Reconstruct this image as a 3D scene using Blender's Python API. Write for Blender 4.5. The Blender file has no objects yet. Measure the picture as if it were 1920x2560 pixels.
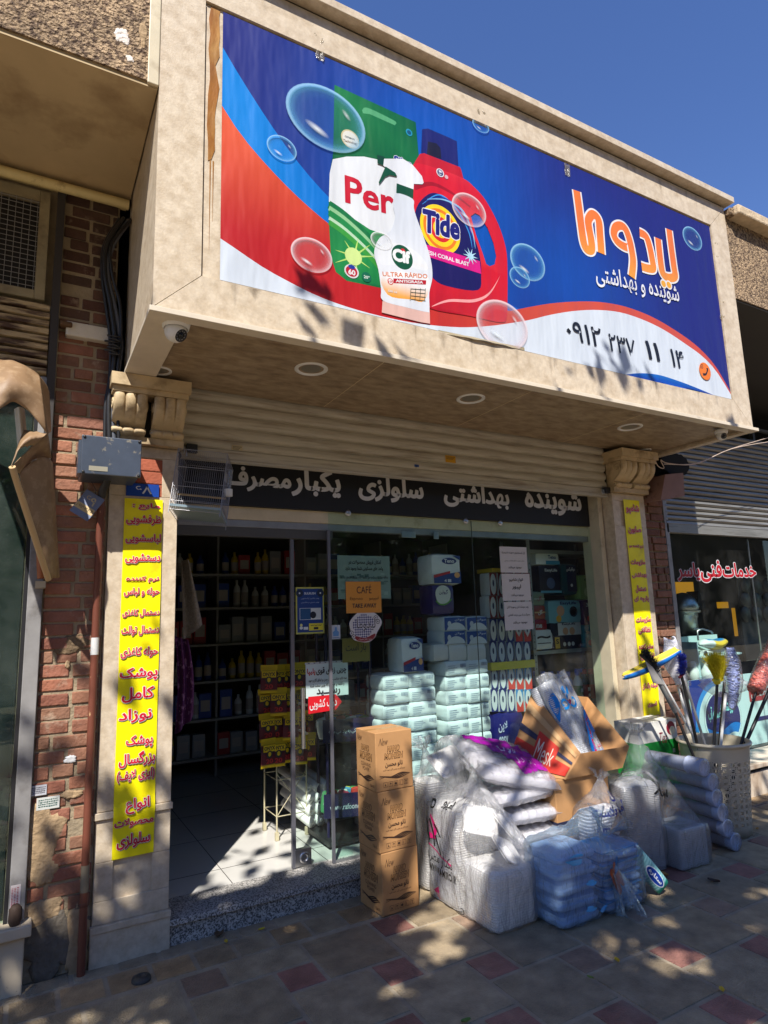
import bpy, bmesh, math, random, unicodedata
from mathutils import Vector, Matrix, noise
from mathutils.bvhtree import BVHTree
from mathutils.geometry import tessellate_polygon
random.seed(7)
S = bpy.context.scene
COL = S.collection
R = math.radians
# ------------------------------------------------------------------ camera
FPX, CW, CH = 1577.4, 1920, 2560
YAW, PIT, ROL = R(29.626), R(9.533), R(-1.859)
_f0 = Vector((math.sin(YAW), math.cos(YAW), 0)); _r0 = Vector((math.cos(YAW), -math.sin(YAW), 0)); _z = Vector((0, 0, 1))
FW = _f0*math.cos(PIT) + _z*math.sin(PIT); _u0 = -_f0*math.sin(PIT) + _z*math.cos(PIT)
RT = _r0*math.cos(ROL) + _u0*math.sin(ROL); UP = -_r0*math.sin(ROL) + _u0*math.cos(ROL)
CAM = Vector((0, 0, 1.6))
cd = bpy.data.cameras.new('camera'); cam = bpy.data.objects.new('camera', cd); COL.objects.link(cam)
M4 = Matrix((RT, UP, -FW)).transposed().to_4x4(); M4.translation = CAM
cam.matrix_world = M4
cd.sensor_width = 36; cd.lens = FPX/CH*36; cd.clip_start = .02; cd.clip_end = 2000
S.camera = cam
# ------------------------------------------------------------------ light
SUN = Vector((-.61, -.915, 1.335)).normalized()
w = bpy.data.worlds.new('World'); S.world = w; w.use_nodes = True
nt = w.node_tree; nt.nodes.clear()
sky = nt.nodes.new('ShaderNodeTexSky'); sky.sky_type = 'NISHITA'; sky.sun_disc = False
sky.sun_elevation = math.asin(SUN.z); sky.sun_rotation = math.atan2(SUN.x, SUN.y)
sky.altitude = 300; sky.air_density = 1.1; sky.dust_density = .15; sky.ozone_density = 5
bg = nt.nodes.new('ShaderNodeBackground'); bg.inputs[1].default_value = .105
ow = nt.nodes.new('ShaderNodeOutputWorld')
hs_n = nt.nodes.new('ShaderNodeHueSaturation'); hs_n.inputs['Saturation'].default_value = 1.12; hs_n.inputs['Hue'].default_value = .513; hs_n.inputs['Value'].default_value = 1.12; nt.links.new(sky.outputs[0], hs_n.inputs['Color']); nt.links.new(hs_n.outputs[0], bg.inputs[0]); nt.links.new(bg.outputs[0], ow.inputs[0])
sl = bpy.data.lights.new('sun', 'SUN'); sl.energy = 5; sl.angle = R(.5); sl.color = (1, .95, .88)
so = bpy.data.objects.new('sun', sl); COL.objects.link(so)
so.rotation_mode = 'QUATERNION'; so.rotation_quaternion = (-SUN).to_track_quat('-Z', 'Y'); so.location = (-6, -8, 14)
vs = S.view_settings; vs.view_transform = 'Standard'; vs.look = 'None'; vs.exposure = .58; vs.gamma = 1; vs.use_curve_mapping = False
cy = S.cycles
cy.max_bounces = 8; cy.diffuse_bounces = 4; cy.glossy_bounces = 4; cy.transmission_bounces = 6; cy.transparent_max_bounces = 24
cy.caustics_reflective = False; cy.caustics_refractive = False; cy.sample_clamp_indirect = 4; cy.use_denoising = True

# ------------------------------------------------------------------ helpers
def ray(px, py): return FW + RT*((px-960)/FPX) - UP*((py-1280)/FPX)
def at(px, py, x=None, y=None, z=None):
    d = ray(px, py)
    t = (x-CAM.x)/d.x if x is not None else (y-CAM.y)/d.y if y is not None else (z-CAM.z)/d.z
    return CAM + d*t
def lin(c):
    'display value -> linear albedo'
    return tuple((v/255/12.92 if v <= 10 else ((v/255+.055)/1.055)**2.4) for v in c)
def mix(a, b, t): return tuple(x+(y-x)*t for x, y in zip(a, b))

class MB:
    'collects faces; build() links them as ONE mesh object'
    def __init__(s): s.v = []; s.f = []; s.fm = []; s.fs = []; s.c = []; s.m = []
    def add(s, vs, fs, m, col=None, smooth=False):
        if m not in s.m: s.m.append(m)
        k = len(s.v); mi = s.m.index(m)
        s.v += [Vector(v) for v in vs]
        if col is None: s.c += [(1, 1, 1, 1)]*len(vs)
        elif isinstance(col, list): s.c += [(*c[:3], c[3] if len(c) > 3 else 1) for c in col]
        else: s.c += [(*col[:3], col[3] if len(col) > 3 else 1)]*len(vs)
        for f in fs: s.f.append([i+k for i in f]); s.fm.append(mi); s.fs.append(smooth)
        return s
    def box(s, x0, x1, y0, y1, z0, z1, m, col=None, T=None):
        v = [Vector((x, y, z)) for z in (z0, z1) for y in (y0, y1) for x in (x0, x1)]
        if T: v = [T @ p for p in v]
        return s.add(v, [(0, 2, 3, 1), (4, 5, 7, 6), (0, 1, 5, 4), (2, 6, 7, 3), (0, 4, 6, 2), (1, 3, 7, 5)], m, col)
    def prism(s, pts, axis, a0, a1, m, col=None, smooth=False):
        'pts: polygon in the two other axes (order y,z / x,z / x,y)'
        def P(p, a):
            return Vector((a, p[0], p[1])) if axis == 'x' else Vector((p[0], a, p[1])) if axis == 'y' else Vector((p[0], p[1], a))
        n = len(pts)
        s.add([P(p, a0) for p in pts]+[P(p, a1) for p in pts], [(i, (i+1) % n, (i+1) % n+n, i+n) for i in range(n)], m, col, smooth)
        tr = tessellate_polygon([[Vector((p[0], p[1], 0)) for p in pts]])
        s.add([P(p, a0) for p in pts], [tuple(t) for t in tr], m, col); s.add([P(p, a1) for p in pts], [tuple(t) for t in tr], m, col)
        return s
    def tube(s, pts, r, m, n=8, col=None, cap=True, r1=None, smooth=True):
        pts = [Vector(p) for p in pts]; N = len(pts); rr = r if isinstance(r, (list, tuple)) else [r+((r1 if r1 is not None else r)-r)*i/max(1, N-1) for i in range(N)]
        vs = []; prev = None
        for i, p in enumerate(pts):
            t = (pts[min(i+1, N-1)]-pts[max(i-1, 0)]).normalized()
            if prev is None: a = t.orthogonal().normalized()
            else:
                a = prev - t*prev.dot(t); a = a.normalized() if a.length > 1e-6 else t.orthogonal().normalized()
            prev = a; b = t.cross(a)
            for k in range(n):
                q = 2*math.pi*k/n; vs.append(p+(a*math.cos(q)+b*math.sin(q))*rr[i])
        fs = [(i*n+k, i*n+(k+1) % n, (i+1)*n+(k+1) % n, (i+1)*n+k) for i in range(N-1) for k in range(n)]
        s.add(vs, fs, m, col, smooth)
        if cap:
            s.add(vs[:n], [tuple(range(n))[::-1]], m, col); s.add(vs[-n:], [tuple(range(n))], m, col)
        return s
    def lathe(s, prof, m, n=24, T=None, col=None, smooth=True, cols=None):
        'prof: (r, h) pairs round +Z'
        vs = []; T = T or Matrix(); cc = []
        for i, (r, h) in enumerate(prof):
            for k in range(n):
                q = 2*math.pi*k/n; vs.append(T @ Vector((r*math.cos(q), r*math.sin(q), h)))
                if cols: cc.append(cols[i])
        fs = [(i*n+k, i*n+(k+1) % n, (i+1)*n+(k+1) % n, (i+1)*n+k) for i in range(len(prof)-1) for k in range(n)]
        return s.add(vs, fs, m, cc if cols else col, smooth)
    def grid(s, fn, nu, nv, m, col=None, smooth=True):
        vs = []; cc = []
        for j in range(nv+1):
            for i in range(nu+1):
                vs.append(fn(i/nu, j/nv))
                if callable(col): cc.append(col(i/nu, j/nv))
        return s.add(vs, [(j*(nu+1)+i, j*(nu+1)+i+1, (j+1)*(nu+1)+i+1, (j+1)*(nu+1)+i) for j in range(nv) for i in range(nu)], m, cc if callable(col) else col, smooth)
    def poly(s, pts, m, col=None, holes=()):
        loops = [[Vector(p) for p in pts]]+[[Vector(p) for p in h] for h in holes]
        flat = [p for l in loops for p in l]
        c = [col(p) for p in flat] if callable(col) else col
        return s.add(flat, [tuple(t) for t in tessellate_polygon(loops)], m, c)
    def build(s, name, parent=None, origin=None, bevel=0, seg=2, autosmooth=False):
        me = bpy.data.meshes.new(name)
        if origin is None: origin = Vector((0, 0, 0))
        o3 = Vector(origin)
        if parent is not None and parent.get('_w') is not None: o3 = Vector(parent['_w'])
        me.from_pydata([v-o3 for v in s.v], [], s.f)
        for m in s.m: me.materials.append(m)
        me.polygons.foreach_set('material_index', s.fm); me.polygons.foreach_set('use_smooth', s.fs)
        ca = me.color_attributes.new('Col', 'FLOAT_COLOR', 'POINT')
        ca.data.foreach_set('color', [x for c in s.c for x in c])
        me.validate(); me.update()
        o = bpy.data.objects.new(name, me); COL.objects.link(o)
        if parent is not None:
            o.parent = parent
        else: o.location = o3
        if bevel:
            b = o.modifiers.new('bevel', 'BEVEL'); b.width = bevel; b.segments = seg; b.limit_method = 'ANGLE'; b.angle_limit = R(40)
        o['_w'] = tuple(o3)
        return o

def tag(o, label=None, cat=None, group=None, kind=None):
    if label: o['label'] = label
    if cat: o['category'] = cat
    if group: o['group'] = group
    if kind: o['kind'] = kind
    return o
def thing(name, label, cat, loc=(0, 0, 0), rot=(0, 0, 0), group=None, local=False):
    'an Empty at the base of a thing; parts are children (local: parts are given in its own axes)'
    o = bpy.data.objects.new(name, None); COL.objects.link(o); o.location = loc; o.rotation_euler = rot; o.empty_display_size = .1
    o['_w'] = (0, 0, 0) if local else tuple(loc)
    return tag(o, label, cat, group)
def copy_tree(o, parent=None):
    c = o.copy(); COL.objects.link(c)
    if parent is not None: c.parent = parent
    for ch in list(o.children): copy_tree(ch, c)
    return c
ORD = ('first', 'second', 'third', 'fourth', 'fifth', 'sixth', 'seventh', 'eighth', 'ninth', 'tenth')
def nth(k): return ORD[k] if k < 10 else '%d%s' % (k+1, {1: 'st', 2: 'nd', 3: 'rd'}.get((k+1) % 10 if (k+1) % 100 not in (11, 12, 13) else 0, 'th'))

# ------------------------------------------------------------------ materials
_mats = {}
def newmat(name):
    m = bpy.data.materials.new(name); m.use_nodes = True; t = m.node_tree; t.nodes.clear()
    return m, t
def nd(t, typ, **kw):
    n = t.nodes.new(typ)
    for k, v in kw.items():
        if k.startswith('i_'):
            key = k[2:]; key = int(key) if key.isdigit() else key.replace('_', ' ')
            n.inputs[key].default_value = v
        else: setattr(n, k, v)
    return n
def M(name, col, rough=.6, metal=0, var=.0, vs=6., bump=0, bs=60., spec=.5, col2=None, c2s=3., c2t=(.45, .6), ink=False, alpha=None, det=4, sheen=0, trans=0, coat=0, streak=None, emit=0):
    'principled: two-tone noise, fine variance, bump; ink: base colour from the printed colour attribute'
    if name in _mats: return _mats[name]
    m, t = newmat(name); L = t.links.new
    out = nd(t, 'ShaderNodeOutputMaterial'); p = nd(t, 'ShaderNodeBsdfPrincipled'); L(p.outputs[0], out.inputs[0])
    p.inputs['Roughness'].default_value = rough; p.inputs['Metallic'].default_value = metal
    p.inputs['Specular IOR Level'].default_value = spec
    if coat: p.inputs['Coat Weight'].default_value = coat; p.inputs['Coat Roughness'].default_value = .1
    if sheen: p.inputs['Sheen Weight'].default_value = sheen
    tc = nd(t, 'ShaderNodeTexCoord')
    src = None
    if ink:
        a = nd(t, 'ShaderNodeAttribute', attribute_name='Col'); src = a.outputs['Color']
    else:
        c = nd(t, 'ShaderNodeRGB'); c.outputs[0].default_value = (*col, 1); src = c.outputs[0]
    vec = tc.outputs['Object']
    if streak:
        mp = nd(t, 'ShaderNodeMapping'); mp.inputs['Scale'].default_value = streak; L(vec, mp.inputs[0]); svec = mp.outputs[0]
    else: svec = vec
    if col2 is not None:
        n = nd(t, 'ShaderNodeTexNoise', i_Scale=c2s, i_Detail=float(det+2), i_Roughness=.62); L(svec, n.inputs['Vector'])
        r = nd(t, 'ShaderNodeMapRange'); r.inputs[1].default_value = c2t[0]; r.inputs[2].default_value = c2t[1]; L(n.outputs[0], r.inputs[0])
        x = nd(t, 'ShaderNodeMix', data_type='RGBA'); L(r.outputs[0], x.inputs[0]); L(src, x.inputs[6]); x.inputs[7].default_value = (*col2, 1); src = x.outputs[2]
    if var:
        n = nd(t, 'ShaderNodeTexNoise', i_Scale=vs, i_Detail=float(det), i_Roughness=.6); L(svec, n.inputs['Vector'])
        r = nd(t, 'ShaderNodeMapRange'); r.inputs[1].default_value = .25; r.inputs[2].default_value = .75; r.inputs[3].default_value = 1-var; r.inputs[4].default_value = 1+var; L(n.outputs[0], r.inputs[0])
        h = nd(t, 'ShaderNodeHueSaturation'); L(src, h.inputs['Color']); L(r.outputs[0], h.inputs['Value']); src = h.outputs[0]
    L(src, p.inputs['Base Color'])
    if emit: L(src, p.inputs['Emission Color']); p.inputs['Emission Strength'].default_value = emit
    if bump:
        n = nd(t, 'ShaderNodeTexNoise', i_Scale=bs, i_Detail=3.); L(svec, n.inputs['Vector'])
        b = nd(t, 'ShaderNodeBump', i_Strength=min(1, bump), i_Distance=.01*max(1, bump)); L(n.outputs[0], b.inputs['Height']); L(b.outputs[0], p.inputs['Normal'])
    last = p.outputs[0]
    if trans:
        tr = nd(t, 'ShaderNodeBsdfTranslucent'); L(src, tr.inputs[0]); x = nd(t, 'ShaderNodeMixShader', i_0=trans); L(last, x.inputs[1]); L(tr.outputs[0], x.inputs[2]); last = x.outputs[0]; L(last, out.inputs[0])
    if alpha is not None:
        tp = nd(t, 'ShaderNodeBsdfTransparent'); x = nd(t, 'ShaderNodeMixShader')
        if alpha == 'attr': L(a.outputs['Alpha'], x.inputs[0])
        else: x.inputs[0].default_value = alpha
        L(tp.outputs[0], x.inputs[1]); L(last, x.inputs[2]); L(x.outputs[0], out.inputs[0])
    _mats[name] = m
    return m

def fresnel(t, ior=1.5):
    'same reflectance from both sides of a thin sheet'
    ge = nd(t, 'ShaderNodeNewGeometry'); mr = nd(t, 'ShaderNodeMapRange'); mr.inputs[3].default_value = ior; mr.inputs[4].default_value = 1/ior
    t.links.new(ge.outputs['Backfacing'], mr.inputs[0]); fr = nd(t, 'ShaderNodeFresnel'); t.links.new(mr.outputs[0], fr.inputs['IOR']); return fr
def glass_mat(name, tint=(.82, .95, .91), rough=0., dirt=.02):
    m, t = newmat(name); L = t.links.new
    out = nd(t, 'ShaderNodeOutputMaterial'); tp = nd(t, 'ShaderNodeBsdfTransparent'); tp.inputs[0].default_value = (*tint, 1)
    g = nd(t, 'ShaderNodeBsdfGlossy', i_Roughness=rough); fr = fresnel(t)
    x = nd(t, 'ShaderNodeMixShader'); L(fr.outputs[0], x.inputs[0]); L(tp.outputs[0], x.inputs[1]); L(g.outputs[0], x.inputs[2])
    d = nd(t, 'ShaderNodeBsdfDiffuse'); d.inputs[0].default_value = (.8, .8, .75, 1)
    tc = nd(t, 'ShaderNodeTexCoord'); n = nd(t, 'ShaderNodeTexNoise', i_Scale=2.5, i_Detail=8., i_Roughness=.7); L(tc.outputs['Object'], n.inputs['Vector'])
    mr = nd(t, 'ShaderNodeMapRange'); mr.inputs[1].default_value = .4; mr.inputs[2].default_value = .8; mr.inputs[3].default_value = 0; mr.inputs[4].default_value = dirt*2; L(n.outputs[0], mr.inputs[0])
    y = nd(t, 'ShaderNodeMixShader'); L(mr.outputs[0], y.inputs[0]); L(x.outputs[0], y.inputs[1]); L(d.outputs[0], y.inputs[2])
    L(y.outputs[0], out.inputs[0]); return m

def film_mat(name, milk=.22, tint=(.97, .97, .98), white=(.85, .87, .9), bump=.6, bs=14., rough=.18, stretch=(1, 1, 1), ink=False):
    'clear packing film: mostly see-through, some milky scatter, sharp crinkled gloss'
    m, t = newmat(name); L = t.links.new
    out = nd(t, 'ShaderNodeOutputMaterial'); tc = nd(t, 'ShaderNodeTexCoord')
    mp = nd(t, 'ShaderNodeMapping'); mp.inputs['Scale'].default_value = stretch; L(tc.outputs['Object'], mp.inputs[0])
    n = nd(t, 'ShaderNodeTexNoise', i_Scale=bs, i_Detail=6., i_Roughness=.6, i_Distortion=.8); L(mp.outputs[0], n.inputs['Vector'])
    n2 = nd(t, 'ShaderNodeTexNoise', i_Scale=bs*.35, i_Detail=3., i_Distortion=1.5); L(mp.outputs[0], n2.inputs['Vector'])
    # ridges: |n-.5|
    s1 = nd(t, 'ShaderNodeMath', operation='SUBTRACT', i_1=.5); L(n.outputs[0], s1.inputs[0]); a1 = nd(t, 'ShaderNodeMath', operation='ABSOLUTE'); L(s1.outputs[0], a1.inputs[0])
    ad = nd(t, 'ShaderNodeMath', operation='ADD'); L(a1.outputs[0], ad.inputs[0]); L(n2.outputs[0], ad.inputs[1])
    b = nd(t, 'ShaderNodeBump', i_Strength=bump, i_Distance=.03); L(ad.outputs[0], b.inputs['Height'])
    tp = nd(t, 'ShaderNodeBsdfTransparent'); tp.inputs[0].default_value = (*tint, 1)
    df = nd(t, 'ShaderNodeBsdfDiffuse'); tl = nd(t, 'ShaderNodeBsdfTranslucent'); L(b.outputs[0], df.inputs['Normal']); L(b.outputs[0], tl.inputs['Normal'])
    if ink:
        at_ = nd(t, 'ShaderNodeAttribute', attribute_name='Col'); L(at_.outputs['Color'], df.inputs[0]); L(at_.outputs['Color'], tl.inputs[0])
    else:
        df.inputs[0].default_value = (*white, 1); tl.inputs[0].default_value = (*white, 1)
    md = nd(t, 'ShaderNodeMixShader', i_0=.4); L(df.outputs[0], md.inputs[1]); L(tl.outputs[0], md.inputs[2])
    lw = nd(t, 'ShaderNodeLayerWeight', i_Blend=.25); L(b.outputs[0], lw.inputs['Normal'])
    mr = nd(t, 'ShaderNodeMapRange'); mr.inputs[3].default_value = milk; mr.inputs[4].default_value = min(1, milk+.22); L(lw.outputs['Facing'], mr.inputs[0])
    x = nd(t, 'ShaderNodeMixShader'); L(mr.outputs[0], x.inputs[0]); L(tp.outputs[0], x.inputs[1]); L(md.outputs[0], x.inputs[2])
    g = nd(t, 'ShaderNodeBsdfGlossy', i_Roughness=rough); L(b.outputs[0], g.inputs['Normal'])
    fr = fresnel(t); L(b.outputs[0], fr.inputs['Normal'])
    fm = nd(t, 'ShaderNodeMath', operation='MULTIPLY', i_1=1.5, use_clamp=True); L(fr.outputs[0], fm.inputs[0])
    y = nd(t, 'ShaderNodeMixShader'); L(fm.outputs[0], y.inputs[0]); L(x.outputs[0], y.inputs[1]); L(g.outputs[0], y.inputs[2])
    L(y.outputs[0], out.inputs[0]); return m

INK = M('printed_paper', (1, 1, 1), .55, ink=True, var=.03, vs=9)
VINYL = M('printed_vinyl', (1, 1, 1), .40, ink=True, var=.06, vs=3, bump=2.4, bs=5, streak=(1, 1, .22))
INKA = M('printed_overlay', (1, 1, 1), .4, ink=True, alpha='attr')
GINK = M('printed_film', (1, 1, 1), .25, ink=True, var=.06, vs=20, bump=.25, bs=35)
STONE = M('travertine', lin((210, 195, 172)), .42, var=.10, vs=38, col2=lin((180, 161, 134)), c2s=17, c2t=(.38, .74), bump=.12, bs=90, det=9)
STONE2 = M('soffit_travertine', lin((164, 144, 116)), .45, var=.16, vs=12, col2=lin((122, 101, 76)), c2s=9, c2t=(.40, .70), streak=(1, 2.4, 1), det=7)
STONEW = M('white_trim_stone', lin((212, 200, 180)), .5, var=.08, vs=10)
DIRTY = M('carved_stone', lin((198, 176, 138)), .6, var=.14, vs=9, col2=lin((120, 96, 66)), c2s=7, c2t=(.5, .75), bump=.15, bs=50)
DARK = M('dark_void', (.012, .011, .01), .8)
GLASS = glass_mat('shop_glass')
WHITEP = M('white_plastic', (.75, .75, .73), .35)
BLACKP = M('black_plastic', (.02, .02, .022), .4)
STEEL = M('brushed_steel', (.5, .5, .5), .35, metal=1, var=.1, vs=30)
ALU = M('grey_aluminium', (.32, .33, .34), .45, metal=.7, var=.12, vs=12)
CREAMP = M('cream_paint', lin((205, 193, 165)), .5, var=.12, vs=7, col2=lin((150, 130, 98)), c2s=5, c2t=(.58, .8))

# ------------------------------------------------------------------ lettering (shaped here: the text engine does not join letters)
_forms = {}
for _c in list(range(0xFB50, 0xFDFC))+list(range(0xFE70, 0xFEFD)):
    _d = unicodedata.decomposition(chr(_c)).split()
    if len(_d) >= 2 and _d[0] in ('<isolated>', '<final>', '<initial>', '<medial>'):
        _forms.setdefault(''.join(chr(int(x, 16)) for x in _d[1:]), {})[_d[0][1:-1]] = chr(_c)
def shape(s):
    s = s.replace('ی', '\u06cc').replace('ک', '\u06a9')
    out = []; i = 0; jn = False
    def dual(c): return c == '\u0640' or ('initial' in _forms.get(c, {}))
    def joins(c): return c == '\u0640' or ('final' in _forms.get(c, {}))
    while i < len(s):
        c = s[i]
        if c == '\u0644' and i+1 < len(s) and s[i+1] in '\u0627\u0622' and (c+s[i+1]) in _forms:
            out.append(_forms[c+s[i+1]]['final' if jn else 'isolated']); jn = False; i += 2; continue
        nx = i+1 < len(s) and joins(s[i+1])
        if c in _forms and ('isolated' in _forms[c] or 'final' in _forms[c]):
            f = _forms[c]; pn = dual(c) and nx
            k = 'medial' if jn and pn else 'final' if jn else 'initial' if pn else 'isolated'
            out.append(f.get(k, c)); jn = pn
        elif c == '\u0640': out.append(c); jn = nx
        else: out.append({'(': ')', ')': '('}.get(c, c)); jn = False
        i += 1
    return ''.join(out[::-1])
_tx = {}
class P2(tuple):
    k = 0
def text2d(s, bold=0., raw=False, res=3):
    'bold strokes: the outline grows a little, the rest comes from shifted copies'
    if bold <= .016: return _text2d(s, bold, raw, res)
    k = (s, bold, res, 'b')
    if k not in _tx:
        v, f, b = _text2d(s, .014, raw, res); r = bold-.012; V = list(map(P2, v)); F = list(f); n = 8 if r > .02 else 6
        for q in range(n):
            o = len(V); dx, dy = r*math.cos(2*math.pi*q/n), r*math.sin(2*math.pi*q/n)
            for x, y in v: p = P2((x+dx, y+dy)); p.k = -(q+1); V.append(p)
            F += [tuple(i+o for i in t) for t in f]
        _tx[k] = (V, F, (b[0]-r, b[1]+r, b[2]-r, b[3]+r))
    return _tx[k]
def _text2d(s, bold=0., raw=False, res=3):
    'flat letter triangles: (points, faces, bounds)'
    k = (s, bold, res)
    if k in _tx: return _tx[k]
    t = s if raw or not any('\u0600' <= c <= '\u06ff' for c in s) or all(c in '۰۱۲۳۴۵۶۷۸۹ ' for c in s) else shape(s)
    cu = bpy.data.curves.new('lettering', 'FONT'); cu.body = t; cu.resolution_u = res; cu.offset = bold
    o = bpy.data.objects.new('lettering', cu); COL.objects.link(o)
    dg = bpy.context.evaluated_depsgraph_get(); me = bpy.data.meshes.new_from_object(o.evaluated_get(dg))
    v = [(p.co.x, p.co.y) for p in me.vertices]; f = [tuple(p.vertices) for p in me.polygons]
    bpy.data.objects.remove(o); bpy.data.curves.remove(cu); bpy.data.meshes.remove(me)
    if not v: v = [(0, 0)]
    b = (min(p[0] for p in v), max(p[0] for p in v), min(p[1] for p in v), max(p[1] for p in v))
    _tx[k] = (v, f, b); return _tx[k]
class Plane:
    'a flat printed face: u, v in metres from the origin, n points out'
    def __init__(s, o, u, v): s.o = Vector(o); s.u = Vector(u).normalized(); s.v = Vector(v).normalized(); s.n = s.u.cross(s.v)
    def __call__(s, u, v, h=0): return s.o + s.u*u + s.v*v + s.n*h
def wall(y): return Plane((0, y, 0), (1, 0, 0), (0, 0, 1))     # faces the street; u = x, v = z
def put(mb, s, pl, u0, u1, v0, v1, col, m=None, h=.0015, bold=0., keep=False, outline=None, shadow=None, slant=0., res=3):
    'letters stretched into a box on a plane'
    v, f, b = text2d(s, bold, res=res)
    W = max(1e-4, b[1]-b[0]); H = max(1e-4, b[3]-b[2])
    su = (u1-u0)/W; sv = (v1-v0)/H
    if keep:
        k = min(su, sv); cu = (u0+u1)/2; cv = (v0+v1)/2; u0, u1 = cu-W*k/2, cu+W*k/2; v0, v1 = cv-H*k/2, cv+H*k/2; su = sv = k
    def lay(vv, du, dv, hh, c, g=1.):
        mb.add([pl(u0+(p[0]-b[0])*su+du+slant*(p[1]-b[2])*sv, v0+(p[1]-b[2])*sv+dv, hh+2e-5*getattr(p, 'k', 0)) for p in vv], f2, m or INK, c)
    if shadow:
        vo, f2, _ = text2d(s, bold+.035, res=res); e = .035*(v1-v0)/H*1.; lay(vo, e, -e, h, shadow)
    if outline:
        vo, f2, _ = text2d(s, bold+.03, res=res); lay(vo, 0, 0, h+.0006, outline)
    f2 = f; lay(v, 0, 0, h+.0012 if outline else h, col)
def spline(pts, k=6, closed=True):
    n = len(pts); out = []
    for i in range(n if closed else n-1):
        p = [pts[(i+j-1) % n] if closed else pts[min(max(i+j-1, 0), n-1)] for j in range(4)]
        for q in range(k):
            t = q/k
            out.append(tuple(.5*(2*p[1][d]+(p[2][d]-p[0][d])*t+(2*p[0][d]-5*p[1][d]+4*p[2][d]-p[3][d])*t*t+(3*p[1][d]-p[0][d]-3*p[2][d]+p[3][d])*t**3) for d in range(len(pts[0]))))
    if not closed: out.append(tuple(pts[-1]))
    return out
def ribbon(pts, w, taper=None):
    '2-D stroke outline as quads: (verts, faces)'
    n = len(pts); V = []; F = []
    for i, p in enumerate(pts):
        a = pts[max(0, i-1)]; b = pts[min(n-1, i+1)]; d = Vector((b[0]-a[0], b[1]-a[1])); d = d.normalized() if d.length > 1e-9 else Vector((1, 0))
        ww = (w if taper is None else w*taper(i/(n-1)))/2
        V += [(p[0]-d.y*ww, p[1]+d.x*ww), (p[0]+d.y*ww, p[1]-d.x*ww)]
    F = [(2*i, 2*i+1, 2*i+3, 2*i+2) for i in range(n-1)]
    return V, F
def circ(cx, cy, r, n=32, ry=None): return [(cx+r*math.cos(2*math.pi*k/n), cy+(ry or r)*math.sin(2*math.pi*k/n)) for k in range(n)]
# ================================================================== SETTING
YF, YG, YD, YS, YB, ZF = 3.60, 3.81, 3.87, 2.687, 2.696, .13
PAVE = M('paver', (1, 1, 1), .62, ink=True, var=.4, vs=9, bump=.8, bs=120, col2=(.30, .26, .2), c2s=3.2, c2t=(.55, .9), det=8)
g = MB(); g.add([(-300, -300, -.03), (300, -300, -.03), (300, 300, -.03), (-300, 300, -.03)], [(0, 1, 2, 3)], M('asphalt', (.05, .05, .05), .85, var=.2, bump=.4, bs=80))
tag(g.build('ground'), kind='structure')
g = MB(); A_, B_ = .393, .197; P0 = Vector((1.191-B_/2, 2.992-B_/2)); rt = random.Random(3)
GROUT = M('grout', lin((156, 143, 122)), .9, var=.25, vs=9, bump=.4, bs=70)
g.box(-9, 12, -4, 3.7, -.025, -.0035, GROUT)
def tile(x0, x1, y0, y1, c, ymax=3.305):
    y1 = min(y1, ymax)
    if y1-y0 < .02: return
    q = .0075; j = [rt.uniform(-.0022, .0022) for _ in range(4)]
    X = [x0+q, x1-q]; Y = [y0+q, y1-q]; e = .005
    vs = [(X[0], Y[0], -.012), (X[1], Y[0], -.012), (X[1], Y[1], -.012), (X[0], Y[1], -.012),
          (X[0]+e, Y[0]+e, j[0]), (X[1]-e, Y[0]+e, j[1]), (X[1]-e, Y[1]-e, j[2]), (X[0]+e, Y[1]-e, j[3])]
    k = rt.uniform(.82, 1.18)
    g.add(vs, [(4, 5, 6, 7), (0, 1, 5, 4), (1, 2, 6, 5), (2, 3, 7, 6), (3, 0, 4, 7)], PAVE, tuple(v*k for v in c))
GREYT, REDT, TANT = lin((150, 136, 112)), lin((148, 104, 92)), lin((158, 130, 94))
for i in range(-22, 30):
    for j in range(-22, 14):
        ox = P0.x+i*A_+j*B_; oy = P0.y-i*B_+j*A_
        if -4.5 < ox < 11 and -1.8 < oy < 3.4:
            tile(ox, ox+B_, oy, oy+B_, REDT if rt.random() < .8 else mix(REDT, GREYT, .6)); tile(ox+B_, ox+B_+A_, oy, oy+A_, mix(GREYT, TANT, rt.random()*.35))
for i in range(-24, 60):
    x = .02+i*.196
    tile(x, x+.196, 3.305, 3.498, mix(TANT, GREYT, rt.random()*.9), 9); tile(x+.06, x+.256, 3.498, 3.62, mix(GREYT, lin((150, 135, 112)), rt.random()), 9)
tag(g.build('pavement'), kind='structure')

# ================================================================== SHOP BUILDING
shop = thing('shop_building', 'cream travertine shop front with a deep boxed fascia and glass frontage', 'shop', (2.5, YF, 0))
b = MB()
J = .002
X0, X1, Z0, Z1 = .41, 4.84, 2.957, 4.84; x0, x1, z0, z1 = .617, 4.625, 3.158, 4.622
b.prism([(X0, Z0), (X1, Z0), (x1, z0-J), (x0, z0-J)], 'y', YS, YS+.05, STONE)
b.prism([(X0, Z1), (X1, Z1), (x1, z1+J), (x0, z1+J)], 'y', YS, YS+.05, STONE)
b.prism([(X0, Z0+.004), (x0-J, z0), (x0-J, z1), (X0, Z1-.004)], 'y', YS+.0005, YS+.05, STONE)
b.prism([(X1, Z0+.004), (x1+J, z0), (x1+J, z1), (X1, Z1-.004)], 'y', YS+.0005, YS+.05, STONE)
b.box(x0+.004, x1-.004, YS+.014, YS+.06, z0+.002, z1-.002, STONE)
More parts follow.
